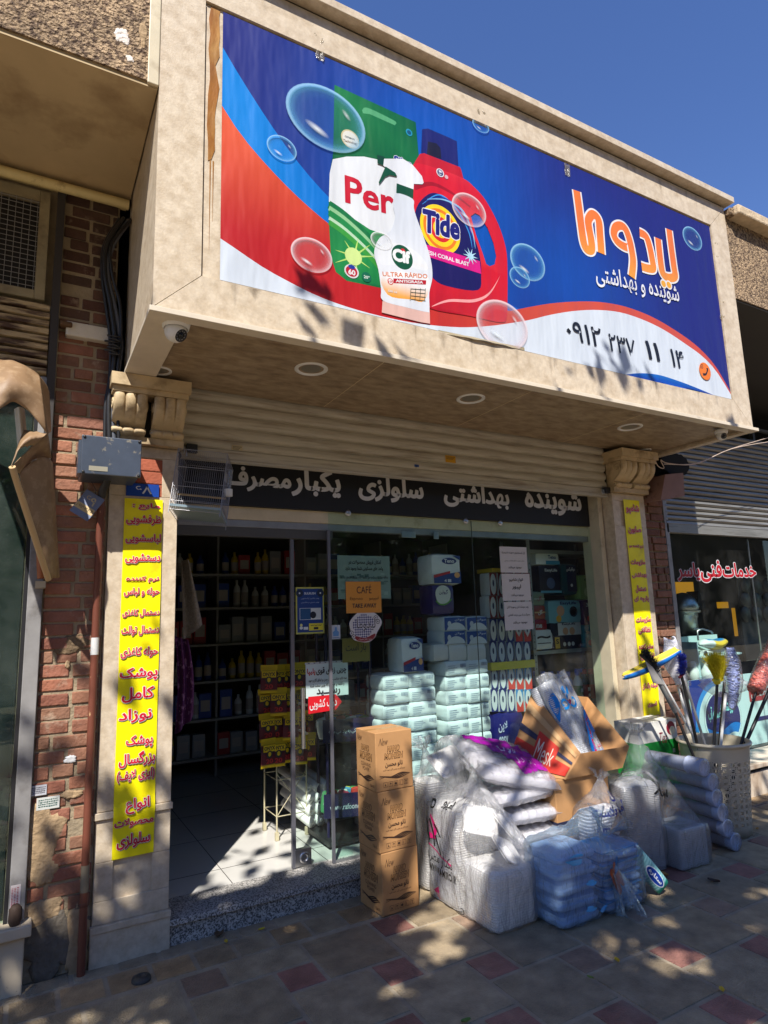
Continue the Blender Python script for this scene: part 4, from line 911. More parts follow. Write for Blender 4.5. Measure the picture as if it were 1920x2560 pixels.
# ================================================================== GOODS ON THE PAVEMENT
CARD = M('corrugated_card', lin((182, 136, 88)), .75, var=.09, vs=5, bump=.1, bs=30, col2=lin((162, 116, 72)), c2s=3, c2t=(.5, .8))
CARDI = M('card_inside', lin((176, 132, 84)), .8, var=.1, vs=7)
PTAPE = M('parcel_tape', lin((190, 146, 92)), .25)
BRN = lin((58, 36, 24))
def outlined(mb, s, pl, u0, u1, v0, v1, h=.0012, slant=.12):
    put(mb, s, pl, u0, u1, v0, v1, BRN, h=h, bold=.045, slant=slant); put(mb, s, pl, u0+.003, u1-.003, v0+.004, v1-.004, lin((196, 144, 88)), h=h+.0006, bold=-.004, slant=slant)
def icons(mb, pl, u, v, s, n):
    for k in range(n):
        a = u+k*s*1.3
        for (p0, p1) in (((0, 0), (1, .06)), ((0, .94), (1, 1)), ((0, .06), (.06, .94)), ((.94, .06), (1, .94))):
            mb.add([pl(a+s*x, v+s*y, .0012) for x, y in ((p0[0], p0[1]), (p1[0], p0[1]), (p1[0], p1[1]), (p0[0], p1[1]))], [(0, 1, 2, 3)], INK, BRN)
        q = [[(.3, .25), (.7, .25), (.5, .75)], [(.2, .55), (.5, .8), (.8, .55), (.55, .55), (.55, .2), (.45, .2), (.45, .55)], [(.25, .3), (.5, .2), (.75, .3), (.8, .6), (.5, .8), (.2, .6)], [(.25, .2), (.35, .2), (.35, .75), (.25, .75)], [(.3, .75), (.7, .75), (.55, .5), (.55, .3), (.65, .2), (.35, .2), (.45, .3), (.45, .5)]][k % 5]
        mb.poly([pl(a+s*x, v+s*y, .0012) for x, y in q], INK, BRN)
def wave(mb, pl, u0, u1, v, hh):
    for k in range(4):
        pts = [(u0+(u1-u0)*t/14, v+hh*(.35*math.sin(t*.55+k*.7)+.16*k-.2)) for t in range(15)]; V, F = ribbon(pts, hh*.28, lambda t: .15+.85*math.sin(math.pi*t))
        mb.add([pl(x, z, .0012+.0001*k) for x, z in V], F, INK, BRN)
CW_, CD, CHh = .243, .238, .317
cl = ['lowest of the three stacked brown cartons, standing on the paving', 'middle one of the three stacked brown cartons', 'topmost of the three stacked brown cartons, taped shut']
for k in range(3):
    t = thing('carton', cl[k], 'carton', (1.77+CW_/2-.004*k, 3.28+CD/2+.006, .003+k*(CHh+.002)), (0, 0, R(3.5-1.6*k)), 'stacked brown cartons', local=True)
    b = MB(); b.box(-CW_/2, CW_/2, -CD/2, CD/2, 0, CHh, CARD); b.build('box_body', t, bevel=.004)
    b = MB(); b.box(-CW_/2+.001, CW_/2-.001, -.024, .024, CHh+.0003, CHh+.001, PTAPE); b.box(-CW_/2+.001, CW_/2-.001, -.0006, .0006, CHh+.001, CHh+.0014, M('card_seam', lin((70, 46, 26)), .9)); b.build('tape_strip', t)
    b = MB(); F = Plane((-CW_/2, -CD/2, 0), (1, 0, 0), (0, 0, 1)); L_ = Plane((-CW_/2, CD/2, 0), (0, -1, 0), (0, 0, 1))
    put(b, 'New', F, .02, .075, .245, .285, BRN, h=.001, bold=-.005, slant=.3); outlined(b, 'NANO', F, .075, .155, .205, .24); outlined(b, 'MOHSEN', F, .055, .175, .165, .202)
    put(b, 'نانو محسن', F, .06, .175, .12, .155, BRN, h=.001, bold=.03); put(b, 'جرم گیر و چربی گیر همه کاره', F, .045, .19, .102, .116, BRN, h=.001, bold=.01); wave(b, F, .02, .22, .072, .022); icons(b, F, .045, .02, .026, 5)
    put(b, 'New', L_, .015, .07, .255, .295, BRN, h=.001, bold=-.005, slant=.3); outlined(b, 'NANO', L_, .065, .16, .205, .24); outlined(b, 'MOHSEN', L_, .045, .19, .155, .20)
    put(b, 'CLEANING', L_, .06, .175, .122, .142, BRN, h=.001, bold=-.003); put(b, 'POWER', L_, .08, .16, .097, .117, BRN, h=.001, bold=-.003); wave(b, L_, .02, .21, .06, .026); put(b, '12x1L', L_, .165, .215, .02, .034, BRN, h=.001, bold=.02)
    b.build('print', t)

# ---------------------------------------------------------------- film wrapping
def sd_box(p, c, hx, r, rot=None):
    q = p-c
    if rot is not None: q = rot @ q
    d = Vector((abs(q.x)-hx[0]+r, abs(q.y)-hx[1]+r, abs(q.z)-hx[2]+r))
    return Vector((max(d.x, 0), max(d.y, 0), max(d.z, 0))).length+min(max(d.x, d.y, d.z), 0)-r
def sd_cap(p, a, b, ra, rb_):
    h = max(0, min(1, (p-a).dot(b-a)/(b-a).length_squared)); return (p-a.lerp(b, h)).length-(ra+(rb_-ra)*h)
def smin(vals, k):
    m = min(vals)
    return m-k*math.log(sum(math.exp(-(v-m)/k) for v in vals))
def wrap(name, parent, m, center, prims, k=.03, nu=120, nv=84, amp=.008, seed=1, zmin=.004, pleat=0, rmax=.75):
    C_ = Vector(center)
    def f(p): return smin([q(p) for q in prims], k)
    vs = []
    for j in range(nv+1):
        ph = math.pi*j/nv
        for i in range(nu):
            th = 2*math.pi*i/nu; d = Vector((math.sin(ph)*math.cos(th), math.sin(ph)*math.sin(th), math.cos(ph)))
            hi = rmax; lo = 0; r = rmax; prev = rmax
            while r > 0:
                if f(C_+d*r) < 0: break
                prev = r; r -= .04
            lo, hi = max(r, 0), prev
            for _ in range(7):
                mid = (lo+hi)/2
                if f(C_+d*mid) < 0: lo = mid
                else: hi = mid
            p = C_+d*hi; s3 = Vector((seed*7.1, seed*3.3, 0))
            n1 = 1-2*abs(noise.noise(p*7+s3)); n2 = 1-2*abs(noise.noise(p*17+s3)); n3 = noise.noise(p*38+s3)
            n4 = 1-2*abs(noise.noise(Vector((p.x*9, p.y*9, p.z*3.2))+s3)); dv = amp*(.7*n1+.7*n2*abs(n2)+.9*max(0, n4)**3+.08*n3)
            if pleat and p.z > C_.z: dv += pleat*math.sin(th*19+4*noise.noise(p*3+s3))*min(1, (p.z-C_.z)*5)
            p = p+d*dv
            if p.z < zmin: p.z = zmin+.001*abs(n2)
            vs.append(p)
    fs = [(j*nu+i, j*nu+(i+1) % nu, (j+1)*nu+(i+1) % nu, (j+1)*nu+i) for j in range(nv) for i in range(nu)]
    b = MB(); b.add(vs, fs, m, None, True)
    return b, BVHTree.FromPolygons(vs, fs)
def ruffle(b, m, p, d, ln, r0, r1, seed, n=48):
    'gathered mouth of a tied bag'
    d = Vector(d).normalized(); a = d.orthogonal().normalized(); c = d.cross(a); rn = random.Random(seed)
    def fn(u, v):
        q = 2*math.pi*u; r = (r0+(r1-r0)*v**1.3)*(1+.45*math.sin(q*7+seed)*v+.25*math.sin(q*13+seed*2)*v); l = ln*v*(1+.25*math.sin(q*3+seed))
        return Vector(p)+a*math.cos(q)*r+c*math.sin(q)*r+d*l+Vector((0, 0, -.25*ln*v*v*abs(math.sin(q*2+seed))))
    b.grid(fn, n, 10, m)
def rrect(hx, hy, r, n=5):
    out = []
    for cx, cy, a0 in ((hx-r, hy-r, 0), (-hx+r, hy-r, 90), (-hx+r, -hy+r, 180), (hx-r, -hy+r, 270)):
        for k in range(n): q = R(a0+90*k/(n-1)); out.append((cx+r*math.cos(q), cy+r*math.sin(q)))
    return out
FOAM = M('foam_tray', lin((250, 248, 244)), .55, var=.02, trans=.25)
FOAMB = M('bluish_foam', lin((198, 210, 236)), .5, trans=.3)
CLEARP = M('clear_tray', lin((232, 232, 236)), .2, alpha=.7, var=.05, vs=30)
def stack(b, m, T, hx, hy, h, pitch, lip=.004, r=.03):
    'nested trays or boxes: one lip after the other'
    lv = []; z = 0
    while z < h: lv += [(0, z), (lip, z+pitch*.25), (lip, z+pitch*.5), (-lip*.6, z+pitch*.62), (-lip*.6, z+pitch*.95)]; z += pitch
    vs = []; n = 20
    for o, z in lv: vs += [T @ Vector((x, y, z)) for x, y in rrect(hx+o, hy+o, r)]
    k = len(lv); fs = [(i*n+q, i*n+(q+1) % n, (i+1)*n+(q+1) % n, (i+1)*n+q) for i in range(k-1) for q in range(n)]
    b.add(vs, fs, m); b.add(vs[-n:], [tuple(range(n))], m)
def tray(b, m, T, hx, hy, dp=.022):
    lv = [(0, 0), (.002, .004), (-.006, .006), (-.012, .004), (-.020, dp*.8), (-.028, dp), (-.042, dp), (-.046, dp-.004), (-.05, dp-.004)]
    vs = []; n = 20
    for o, z in lv: vs += [T @ Vector((x, y, z)) for x, y in rrect(hx+o, hy+o, .026)]
    b.add(vs, [(i*n+q, i*n+(q+1) % n, (i+1)*n+(q+1) % n, (i+1)*n+q) for i in range(len(lv)-1) for q in range(n)], m, None, True); b.add(vs[-n:], [tuple(range(n))], m); b.add(vs[:n], [tuple(range(n))[::-1]], m)
def TR(loc, rx=0, ry=0, rz=0): return Matrix.Translation(loc) @ Matrix.Rotation(R(rz), 4, 'Z') @ Matrix.Rotation(R(ry), 4, 'Y') @ Matrix.Rotation(R(rx), 4, 'X')
def drape(dst, src, bvh, d, off=.003, m=None):
    'lay a flat print onto a wrapped surface along d'
    d = Vector(d).normalized(); vs = []; ok = []
    for v in src.v:
        h = bvh.ray_cast(v-d*1.0, d); ok.append(h[0] is not None); vs.append((h[0]-d*off) if h[0] is not None else v)
    k = len(dst.v); base = dst
    if (m or GINK) not in base.m: base.m.append(m or GINK)
    mi = base.m.index(m or GINK)
    base.v += vs; base.c += src.c
    for f in src.f:
        if all(ok[i] for i in f) and max((vs[i]-vs[j]).length for i in f for j in f) < .12: base.f.append([i+k for i in f]); base.fm.append(mi); base.fs.append(False)
FILM = film_mat('clear_film', .23, bump=.9, bs=22, rough=.13, stretch=(1, 1, .35), white=(.97, .97, .98), tint=(.995, .995, 1))
FILMM = film_mat('milky_film', .34, bump=.55, bs=11, rough=.2, white=(.88, .89, .92))
FILMB = film_mat('bluish_film', .15, bump=1, bs=20, rough=.12, stretch=(1, .7, .5), white=(.62, .82, .97), tint=(.9, .96, 1))
FILMG = film_mat('grey_film', .10, bump=.9, bs=15, rough=.14, stretch=(1, 1, .4), white=(.74, .76, .78), tint=(.94, .94, .95))
FILMT = film_mat('thin_film', .05, bump=.7, bs=22, rough=.15)

# front bag of foam clamshells
t = thing('packing_bag', 'big clear bag of white foam boxes with black and pink print, beside the cartons', 'bag', (2.29, 3.08, 0), group='goods bagged on the pavement')
b = MB()
stack(b, FOAM, TR((2.30, 2.93, .006)), .135, .13, .27, .0125); stack(b, FOAM, TR((2.285, 3.24, .006)), .135, .14, .50, .0125); b.build('foam_stack', t)
for k, (lx, ly, lz, rx, ry, rz) in enumerate(((2.275, 3.03, .47, 48, 14, -20), (2.345, 2.89, .335, 44, 26, 24), (2.425, 2.985, .415, 40, 32, 30))):
    b = MB(); tray(b, FOAM, TR((lx, ly, lz), rx, ry, rz), .10, .082, .026); tray(b, FOAM, TR((lx, ly, lz), rx, ry, rz) @ TR((.006, .004, -.012)), .10, .082, .02); b.build('foam_box', t)
b, bv = wrap('bag', t, FILM, (2.29, 3.04, .24), [lambda p: sd_box(p, V3((2.295, 2.93, .145)), (.15, .15, .15), .05), lambda p: sd_box(p, V3((2.285, 3.22, .27)), (.148, .175, .275), .06), lambda p: sd_cap(p, V3((2.29, 3.06, .4)), V3((2.33, 3.14, .685)), .17, .018), lambda p: sd_cap(p, V3((2.38, 2.93, .3)), V3((2.28, 3.05, .48)), .12, .12)], .02, amp=.010, seed=3, pleat=.006)
ruffle(b, FILM, (2.332, 3.145, .675), (.1, -.1, 1), .085, .022, .06, 2)
src = MB(); L_ = Plane((2.1, 3.40, 0), (0, -1, 0), (0, 0, 1)); K = (.012, .012, .014); PK = lin((214, 20, 110))
src.poly([L_(x, z) for x, z in ((.10, .47), (.16, .40), (.14, .34), (.08, .33), (.045, .38))], INK, PK)
for pth in ([(.0, .36), (.04, .44), (.06, .34)], [(.06, .42), (.075, .32)], [(.09, .44), (.12, .37), (.13, .3)], [(.13, .42), (.19, .36), (.14, .36), (.2, .27)], [(.02, .42), (.05, .36)]):
    Vv, Ff = ribbon(pth, .013); src.add([L_(x, z) for x, z in Vv], Ff, INK, K)
Vv, Ff = ribbon(spline([(.01, .30), (.1, .29), (.2, .262), (.3, .24)], 5, False), .007); src.add([L_(x, z) for x, z in Vv], Ff, INK, PK)
put(src, 'یکبار مصرف', L_, .01, .30, .20, .275, K, h=0, bold=-.004); put(src, 'WWW.AMIRO.IR', L_, .05, .33, .155, .195, K, h=0, bold=.02)
put(src, 'LD', L_, .33, .38, .015, .05, K, h=0); 
for k in range(5): put(src, 'کیسه', L_, .34, .40, .12-.012*k, .129-.012*k, (.2, .2, .2), h=0)
src.poly([L_(x, z) for x, z in ((.10, .06), (.15, .09), (.15, .02))], INK, PK)
put(src, 'امیرو', L_, .2, .31, .52, .57, K, h=0, bold=.03); put(src, 'D', L_, .1, .14, .50, .55, K, h=0, bold=.03)
drape(b, src, bv, (1, .25, -.05)); b.build('film_bag', t)

# bag behind it
t = thing('packing_bag', 'clear bag of white foam boxes standing behind, between the cartons and the window', 'bag', (2.36, 3.49, 0), group='goods bagged on the pavement')
b = MB(); stack(b, FOAM, TR((2.25, 3.49, .006)), .085, .075, .60, .014); stack(b, FOAM, TR((2.45, 3.49, .006)), .1, .08, .56, .014); b.build('foam_stack', t)
b = MB(); tray(b, FOAM, TR((2.36, 3.44, .70), 40, -10, 10), .12, .09, .03); tray(b, FOAM, TR((2.45, 3.46, .62), 60, 10, 0), .1, .08, .03); b.build('foam_box', t)
b, bv = wrap('bag', t, FILM, (2.37, 3.48, .45), [lambda p: sd_box(p, V3((2.36, 3.49, .31)), (.225, .1, .31), .06), lambda p: sd_cap(p, V3((2.38, 3.47, .6)), V3((2.4, 3.46, .74)), .14, .10), lambda p: sd_cap(p, V3((2.25, 3.47, .6)), V3((2.2, 3.46, .80)), .06, .012)], .02, amp=.011, seed=5, pleat=.004)
ruffle(b, FILM, (2.2, 3.46, .79), (-.4, -.2, 1), .07, .015, .05, 5); b.build('film_bag', t)

# pillow packs of cups
MAG = lin((166, 24, 150))
PINKF = film_mat('printed_pillow_film', .28, bump=.7, bs=18, rough=.2, white=(.93, .90, .93))
t0 = None
for k in range(6):
    zc = .07+.118*k; dz = .064; top = k == 5
    t = thing('cup_pack', 'topmost clear pillow pack of cups with magenta print' if top else 'clear pillow pack of plastic cups, %s below the magenta printed one' % nth(4-k), 'pack', (2.69-.02*k+(.03 if k % 2 else 0), 3.24, zc-dz), group='pillow packs of cups')
    c = Vector((2.69-.016*k+(.015 if k % 2 else 0), 3.22, zc+(.035 if top else 0))); rot = TR((0, 0, 0), 21 if top else 0, 14 if top else 3*(k % 2), 4*math.sin(k*2.1))
    hx, hy = (.30, .24) if top else (.25+.012*(k % 3), .22)
    b = MB()
    for q in range(7):
        yy = -hy*.78+q*hy*.26; b.tube([c+rot @ Vector((-hx*.8, yy, 0)), c+rot @ Vector((hx*.8, yy, 0))], .034, CLEARP, 10)
    b.build('cup_row', t)
    b = MB()
    def pf(u, v, s=1):
        x = (u-.5)*2; y = (v-.5)*2; e = max(0, 1-abs(x)**5)*max(0, 1-abs(y)**5); rid = .006*math.sin(v*7*math.pi*2)*e; wr = .010*(1-2*abs(noise.noise(Vector((x*4+k*3, y*4, s)))))+.005*noise.noise(Vector((x*13, y*13, k)))
        return c+rot @ Vector((x*hx*(1-.04*y*y), y*hy*(1-.05*x*x), s*(.052*e**.45+rid)+wr*(.4+.6*e)))
    b.grid(lambda u, v: pf(u, v, 1), 48, 40, PINKF); b.grid(lambda u, v: pf(u, v, -1), 32, 26, PINKF)
    if top:
        src = MB(); P = Plane(c+Vector((0, 0, .5)), (1, 0, 0), (0, 1, 0)); out = []
        sh = spline([(-.20, .17), (-.05, .20), (.10, .17), (.22, .02), (.24, -.12), (.12, -.17), (-.02, -.19), (.0, -.1), (-.1, .02)], 8)
        src.poly([P(x, y) for x, y in sh], INK, MAG)
        g2 = MB(); nn = 26; tri = src
        # densify by clipping a grid to the shape
        import mathutils
        pts = [Vector(p) for p in sh]
        def inside(x, y):
            s_ = False
            for i in range(len(sh)):
                x1_, y1_ = sh[i]; x2_, y2_ = sh[i-1]
                if (y1_ > y) != (y2_ > y) and x < (x2_-x1_)*(y-y1_)/(y2_-y1_)+x1_: s_ = not s_
            return s_
        G = MB()
        for i in range(-36, 37):
            for j in range(-32, 33):
                x, y = i*.007, j*.007
                if inside(x+.0035, y+.0035): G.add([P(x, y), P(x+.007, y), P(x+.007, y+.007), P(x, y+.007)], [(0, 1, 2, 3)], INK, mix(MAG, lin((120, 20, 130)), .5+.5*noise.noise(Vector((x*9, y*9, 0)))))
        put(G, 'لیوان', P, -.02, .12, .0, .09, (.75, .6, .75), h=.02, bold=.02); put(G, 'پلی اتیلن', P, .02, .16, -.11, -.05, (.75, .6, .75), h=.02)
        bvh = BVHTree.FromPolygons(b.v, [f for f in b.f]); drape(b, G, bvh, (0, 0, -1), .004)
    b.build('film_pillow', t)

# open carton with sleeves of cups, standing on two others
def corners_box(name, label, x0, x1, y0, y1, z0, z1, navy=False):
    t = thing('carton', label, 'carton', ((x0+x1)/2, (y0+y1)/2, z0)); b = MB(); b.box(x0, x1, y0, y1, z0, z1, CARD); b.build('box_body', t, bevel=.005)
    b = MB(); b.box(x0-.0012, x1+.0012, y0-.0012, y1, z1-.05 if navy else z0+.002, z1-.012 if navy else z0+.045, M('navy_print', lin((30, 34, 62)), .6)); b.build('print_band', t); return t
corners_box('carton', 'worn brown carton at the bottom of the pile, behind the wrapped trays', 2.84, 3.28, 3.03, 3.42, .003, .315, True)
corners_box('carton', 'closed brown carton carrying the open carton of cups', 2.83, 3.285, 3.01, 3.43, .318, .600)
t = thing('open_carton', 'open slanting carton with red and navy print holding sleeves of cups', 'carton', (3.1, 3.2, .61))
Cc = dict(A=(3.055, 3.40, 1.076), B=(3.045, 2.99, .735), E=(3.480, 2.99, .726), F=(3.575, 3.40, .990), C=(2.903, 2.99, .604), D=(2.79, 3.40, .604), G=(3.40, 2.99, .604), H=(3.36, 3.40, .604)); P_ = {k: Vector(v) for k, v in Cc.items()}
b = MB()
for qd in ('DCBA', 'CGEB', 'GHFE', 'HDAF', 'DHGC'):
    q0_, q1_, q2_, q3_ = (P_[k] for k in qd); b.grid(lambda u, v: q0_.lerp(q1_, u).lerp(q3_.lerp(q2_, u), v), 8, 8, CARD, smooth=False)
o = b.build('box_body', t); sol = o.modifiers.new('thickness', 'SOLIDIFY'); sol.thickness = .005; sol.offset = 0
wl = o.modifiers.new('weld', 'WELD'); o.modifiers.move(1, 0)
b = MB(); a, bb_, c, d = (P_[k] for k in 'ABCD'); pl = Plane(d, (c-d), (a-d)); U = (c-d).length; nrm = (c-d).cross(a-d).normalized(); sgn = 1 if nrm.x < 0 else -1
def lp(s, q, h=.002):
    p = d.lerp(c, s).lerp(a.lerp(bb_, s), q); return p+nrm*sgn*(h+.007)
def band(s0, s1, q0, q1, m, col=None, h=.002):
    n = 8; b.add([lp(s0+(s1-s0)*i/n, q, h) for i in range(n+1) for q in (q0, q1)], [(2*i, 2*i+2, 2*i+3, 2*i+1) for i in range(n)], m, col)
NV, RD = lin((44, 46, 74)), lin((196, 52, 38))
band(0, .98, .50, .58, INK, NV); band(.0, .98, .08, .40, INK, RD); band(.34, .72, .08, .66, INK, RD, .003)
v, f, bn_ = text2d('Mesk', .0); b.add([lp(.38+.32*(x-bn_[0])/(bn_[1]-bn_[0]), .2+.36*(z-bn_[2])/(bn_[3]-bn_[2]), .004) for x, z in v], f, INK, (.72, .62, .5))
band(.02, .98, .76, .86, M('clear_parcel_tape', lin((196, 160, 116)), .15), None, .003)
b.build('print', t)
# sleeves of cups
base_, top_ = V3((3.27, 3.13, .64)), V3((3.20, 3.36, 1.145)); ax = (top_-base_).normalized(); side = V3((.93, .18, -.12)); side = (side-ax*side.dot(ax)).normalized(); back = ax.cross(side)*-1
if back.y < 0: back = -back
RIB = M('ribbed_clear_plastic', lin((214, 218, 222)), .14, var=.05, vs=20, alpha=.8, spec=.8)
t = thing('cup_sleeve', 'clear sleeve of ribbed plastic cups with blue wave print sticking out of the open carton', 'cups', tuple(base_))
b = MB(); Ln = (top_-base_).length
for i in range(4):
    for j in range(2):
        o = base_+side*((i-1.5)*.088)+back*(j*.07); T = Matrix.Translation(o) @ ax.to_track_quat('Z', 'Y').to_matrix().to_4x4(); pr = []; z = -.06; hh = Ln-.02*abs(i-1.5)
        while z < hh: pr += [(.039, z), (.042, z+.003), (.042, z+.006), (.037, z+.009)]; z += .012
        pr += [(.036, hh), (0, hh)]; b.lathe(pr, RIB, 18, T)
b.build('cup_column', t)
b = MB(); fr = -back
def sleeve(u, v):
    x = (u-.5)*2; q = math.pi*(u*1.0); w_ = .178+.006*noise.noise(Vector((u*3, v*5, 1)))
    dep = .047+.006*abs(math.sin(u*4*math.pi))+.006*noise.noise(Vector((u*8, v*6, 4)))
    return base_+side*(x*w_)+ax*(v*(Ln+.03)+.012*math.sin(u*9)*(v > .9))+fr*dep*(1-abs(x)**8)
b.grid(sleeve, 48, 36, FILM, smooth=True)
bvh = BVHTree.FromPolygons(b.v, b.f)
G = MB(); P = Plane(base_+fr*.3, side, ax)
BL, RD2 = lin((10, 120, 200)), lin((190, 16, 60))
def dfill(sh, col):
    xs = [p[0] for p in sh]; ys = [p[1] for p in sh]; st = .006; y = min(ys)
    while y < max(ys):
        cr = []
        for i in range(len(sh)):
            (xa, ya), (xb, yb) = sh[i], sh[i-1]
            if (ya > y+st/2) != (yb > y+st/2): cr.append(xa+(xb-xa)*(y+st/2-ya)/(yb-ya))
        cr.sort()
        for q in range(0, len(cr)-1, 2):
            n = max(1, int((cr[q+1]-cr[q])/.02))
            for i in range(n):
                u0 = cr[q]+(cr[q+1]-cr[q])*i/n; u1 = cr[q]+(cr[q+1]-cr[q])*(i+1)/n
                G.add([P(u0, y), P(u1, y), P(u1, y+st*1.02), P(u0, y+st*1.02)], [(0, 1, 2, 3)], INK, col)
        y += st
dfill(spline([(.17, .33), (.09, .27), (.03, .17), (-.02, .04), (-.0, -.02), (.05, .0), (.03, .08), (.10, .15), (.17, .17)], 6), BL)
Vv, Ff = ribbon(spline([(.172, .30), (.10, .235), (.05, .14), (.012, .0)], 8, False), .02); G.add([P(x, y, .01) for x, y in Vv], Ff, INK, RD2)
dfill(spline([(-.172, .42), (-.14, .46), (-.12, .40), (-.15, .33), (-.172, .28)], 6), BL)
LB = lin((16, 130, 205))
for pth in ([(-.08, .36), (-.10, .38), (-.06, .40), (-.02, .37), (-.05, .345), (-.09, .345)], [(-.01, .38), (.02, .345), (.05, .35), (.07, .39), (.04, .40)], [(-.02, .44), (-.03, .48)], [(0, .44), (0, .49)], [(.02, .43), (.04, .48)], [(-.01, .40), (.01, .43)]):
    Vv, Ff = ribbon(spline(pth, 6, False), .017); G.add([P(x, y, .012) for x, y in Vv], Ff, INK, LB)
dfill([(.0, .385), (.012, .4), (.024, .385), (.0, .355), (-.024, .385), (-.012, .4)], RD2)
put(G, '۵۰ عدد', P, .07, .14, .055, .085, RD2, h=.01); put(G, 'HBH', P, .06, .15, -.01, .02, RD2, h=.01, bold=.02); put(G, 'یکبار مصرف', P, .05, .14, .03, .048, LB, h=.01)
drape(b, G, bvh, back, .003); b.build('film_sleeve', t)

# blue tray bag
TRAYB = M('blue_tray', lin((180, 206, 240)), .45, trans=.3, var=.04); BLUEP = lin((40, 150, 220))
t = thing('packing_bag', 'crumpled clear bag of pale blue trays tied with an orange and blue label', 'bag', (2.77, 2.76, 0), group='goods bagged on the pavement')
b = MB()
for q in range(5): stack(b, TRAYB, TR((2.60, 2.76, .008+.075*q), 0, 0, 3*(-1)**q), .135, .115, .05, .05, .008)
b.build('tray_stack', t)
b = MB()
for q in range(5): stack(b, TRAYB, TR((2.93, 2.745, .008+.062*q), 0, 0, -4*(-1)**q), .14, .10, .040, .040, .008); b.box(2.785, 3.075, 2.64, 2.85, .052+.062*q, .0585+.062*q, M('blue_label_strip', BLUEP, .4))
b.build('tray_stack', t)
b, bv = wrap('bag', t, FILMB, (2.76, 2.77, .2), [lambda p: sd_box(p, V3((2.60, 2.76, .20)), (.155, .14, .2), .06), lambda p: sd_box(p, V3((2.93, 2.745, .16)), (.16, .125, .16), .05), lambda p: sd_cap(p, V3((2.74, 2.74, .3)), V3((2.77, 2.72, .44)), .13, .07)], .02, amp=.013, seed=8, pleat=.003)
ruffle(b, FILMB, (2.84, 2.68, .37), (.35, -.25, 1), .14, .02, .09, 8); ruffle(b, FILMB, (2.84, 2.63, .25), (.25, -.3, -1), .2, .02, .06, 11)
src = MB(); P = Plane((2.76, 2.3, 0), (1, 0, 0), (0, 0, 1))
for pth, c in (([(.06, .27), (.10, .2), (.13, .14)], (190, 100, 60)), ([(.10, .29), (.09, .22), (.15, .15)], (30, 110, 170)), ([(.04, .24), (.08, .17), (.10, .1)], (176, 90, 50))):
    pp = spline(pth, 8, False); Vv, Ff = ribbon(pp, .04, lambda t: .3+.7*math.sin(math.pi*t)); src.add([P(x, y) for x, y in Vv], Ff, INK, lin(c))
for (x, y, s_) in ((-.1, .2, .03), (-.2, .33, .06), (-.02, .05, .035), (-.12, .08, .03), (.22, .36, .05), (.1, .38, .05)):
    pp = [(x+s_*(1+.3*math.sin(q*3.3+x*40))*math.cos(q), y+s_*.45*math.sin(q)) for q in [k*.42 for k in range(15)]]; src.poly([P(*p) for p in pp], INK, lin((92, 176, 228)))
drape(b, src, bv, (0, 1, 0), .003); b.build('film_bag', t)

# bag with dark blue lettering
t = thing('packing_bag', 'small clear bag with dark blue lettering propped behind the pale blue trays', 'bag', (3.12, 2.93, 0), group='goods bagged on the pavement')
b = MB(); stack(b, CLEARP, TR((3.09, 2.935, .005)), .13, .05, .42, .02); b.build('tray_stack', t)
b, bv = wrap('bag', t, FILMG, (3.11, 2.93, .3), [lambda p: sd_box(p, V3((3.10, 2.935, .23)), (.165, .07, .23), .05), lambda p: sd_cap(p, V3((3.1, 2.93, .4)), V3((3.13, 2.93, .58)), .10, .012)], .02, 90, 64, amp=.011, seed=12, pleat=.004)
ruffle(b, FILMG, (3.13, 2.93, .575), (.1, 0, 1), .06, .014, .045, 3)
src = MB(); P = Plane((3.11, 2.3, 0), (1, 0, 0), (0, 0, 1)); DB = lin((24, 28, 110)); put(src, 'امیا پلاست', P, -.14, .13, .38, .46, DB, h=0, bold=.035); put(src, 'AmiPlast', P, -.13, .10, .30, .36, DB, h=0, bold=.04); put(src, 'گل', P, .02, .08, .47, .52, DB, h=0, bold=.05)
for k in range(5): src.box(2.98, 3.22, 2.3, 2.301, .285+.02*k, .289+.02*k, INK, lin((120, 190, 190)))
drape(b, src, bv, (0, 1, 0), .003); b.build('film_bag', t)

# teal printed pack leaning at the end
t = thing('wipes_pack', 'slim teal striped pack with blue oval label leaning on the trays', 'pack', (3.2, 2.65, 0))
a, c = V3((3.05, 2.68, .27)), V3((3.235, 2.64, .05)); axs = (c-a).normalized(); s_ = V3((.62, -.2, .6)); s_ = (s_-axs*s_.dot(axs)).normalized(); nn = axs.cross(s_); nn = nn if nn.y < 0 else -nn
b = MB(); Lp = (c-a).length+.03
def pk(u, v):
    q = 2*math.pi*u; e = math.sin(math.pi*min(1, max(0, v*.98+.01)))**.35; return a-axs*.015+axs*(Lp*v)+s_*math.cos(q)*.052*(.8+.2*e)+nn*math.sin(q)*.034*e
b.grid(pk, 28, 40, INK, lambda u, v: lin((22, 60, 150)) if v < .1 else mix(lin((156, 206, 206)), lin((70, 140, 150)), .5+.5*math.sin(v*150)) if v < .92 else lin((30, 130, 110)))
P = Plane(a+axs*(Lp*.62)+nn*.036, axs, -s_ if axs.cross(-s_).dot(nn) > 0 else s_)
bvh = BVHTree.FromPolygons(b.v, b.f); G = MB()
for rr_, cc_ in ((1, (230, 236, 240)), (.9, (24, 60, 150))): G.add([P(0, 0, .01*(2-rr_))]+[P(.085*rr_*math.cos(q*.2618), .030*rr_*math.sin(q*.2618), .01*(2-rr_)) for q in range(24)], [(0, 1+q, 1+(q+1) % 24) for q in range(24)], INK, lin(cc_))
put(G, 'ستاره', P, -.06, .06, -.014, .014, (.8, .85, .9), h=.03, bold=.03)
drape(b, G, bvh, -nn, .002); b.build('printed_wrap', t)

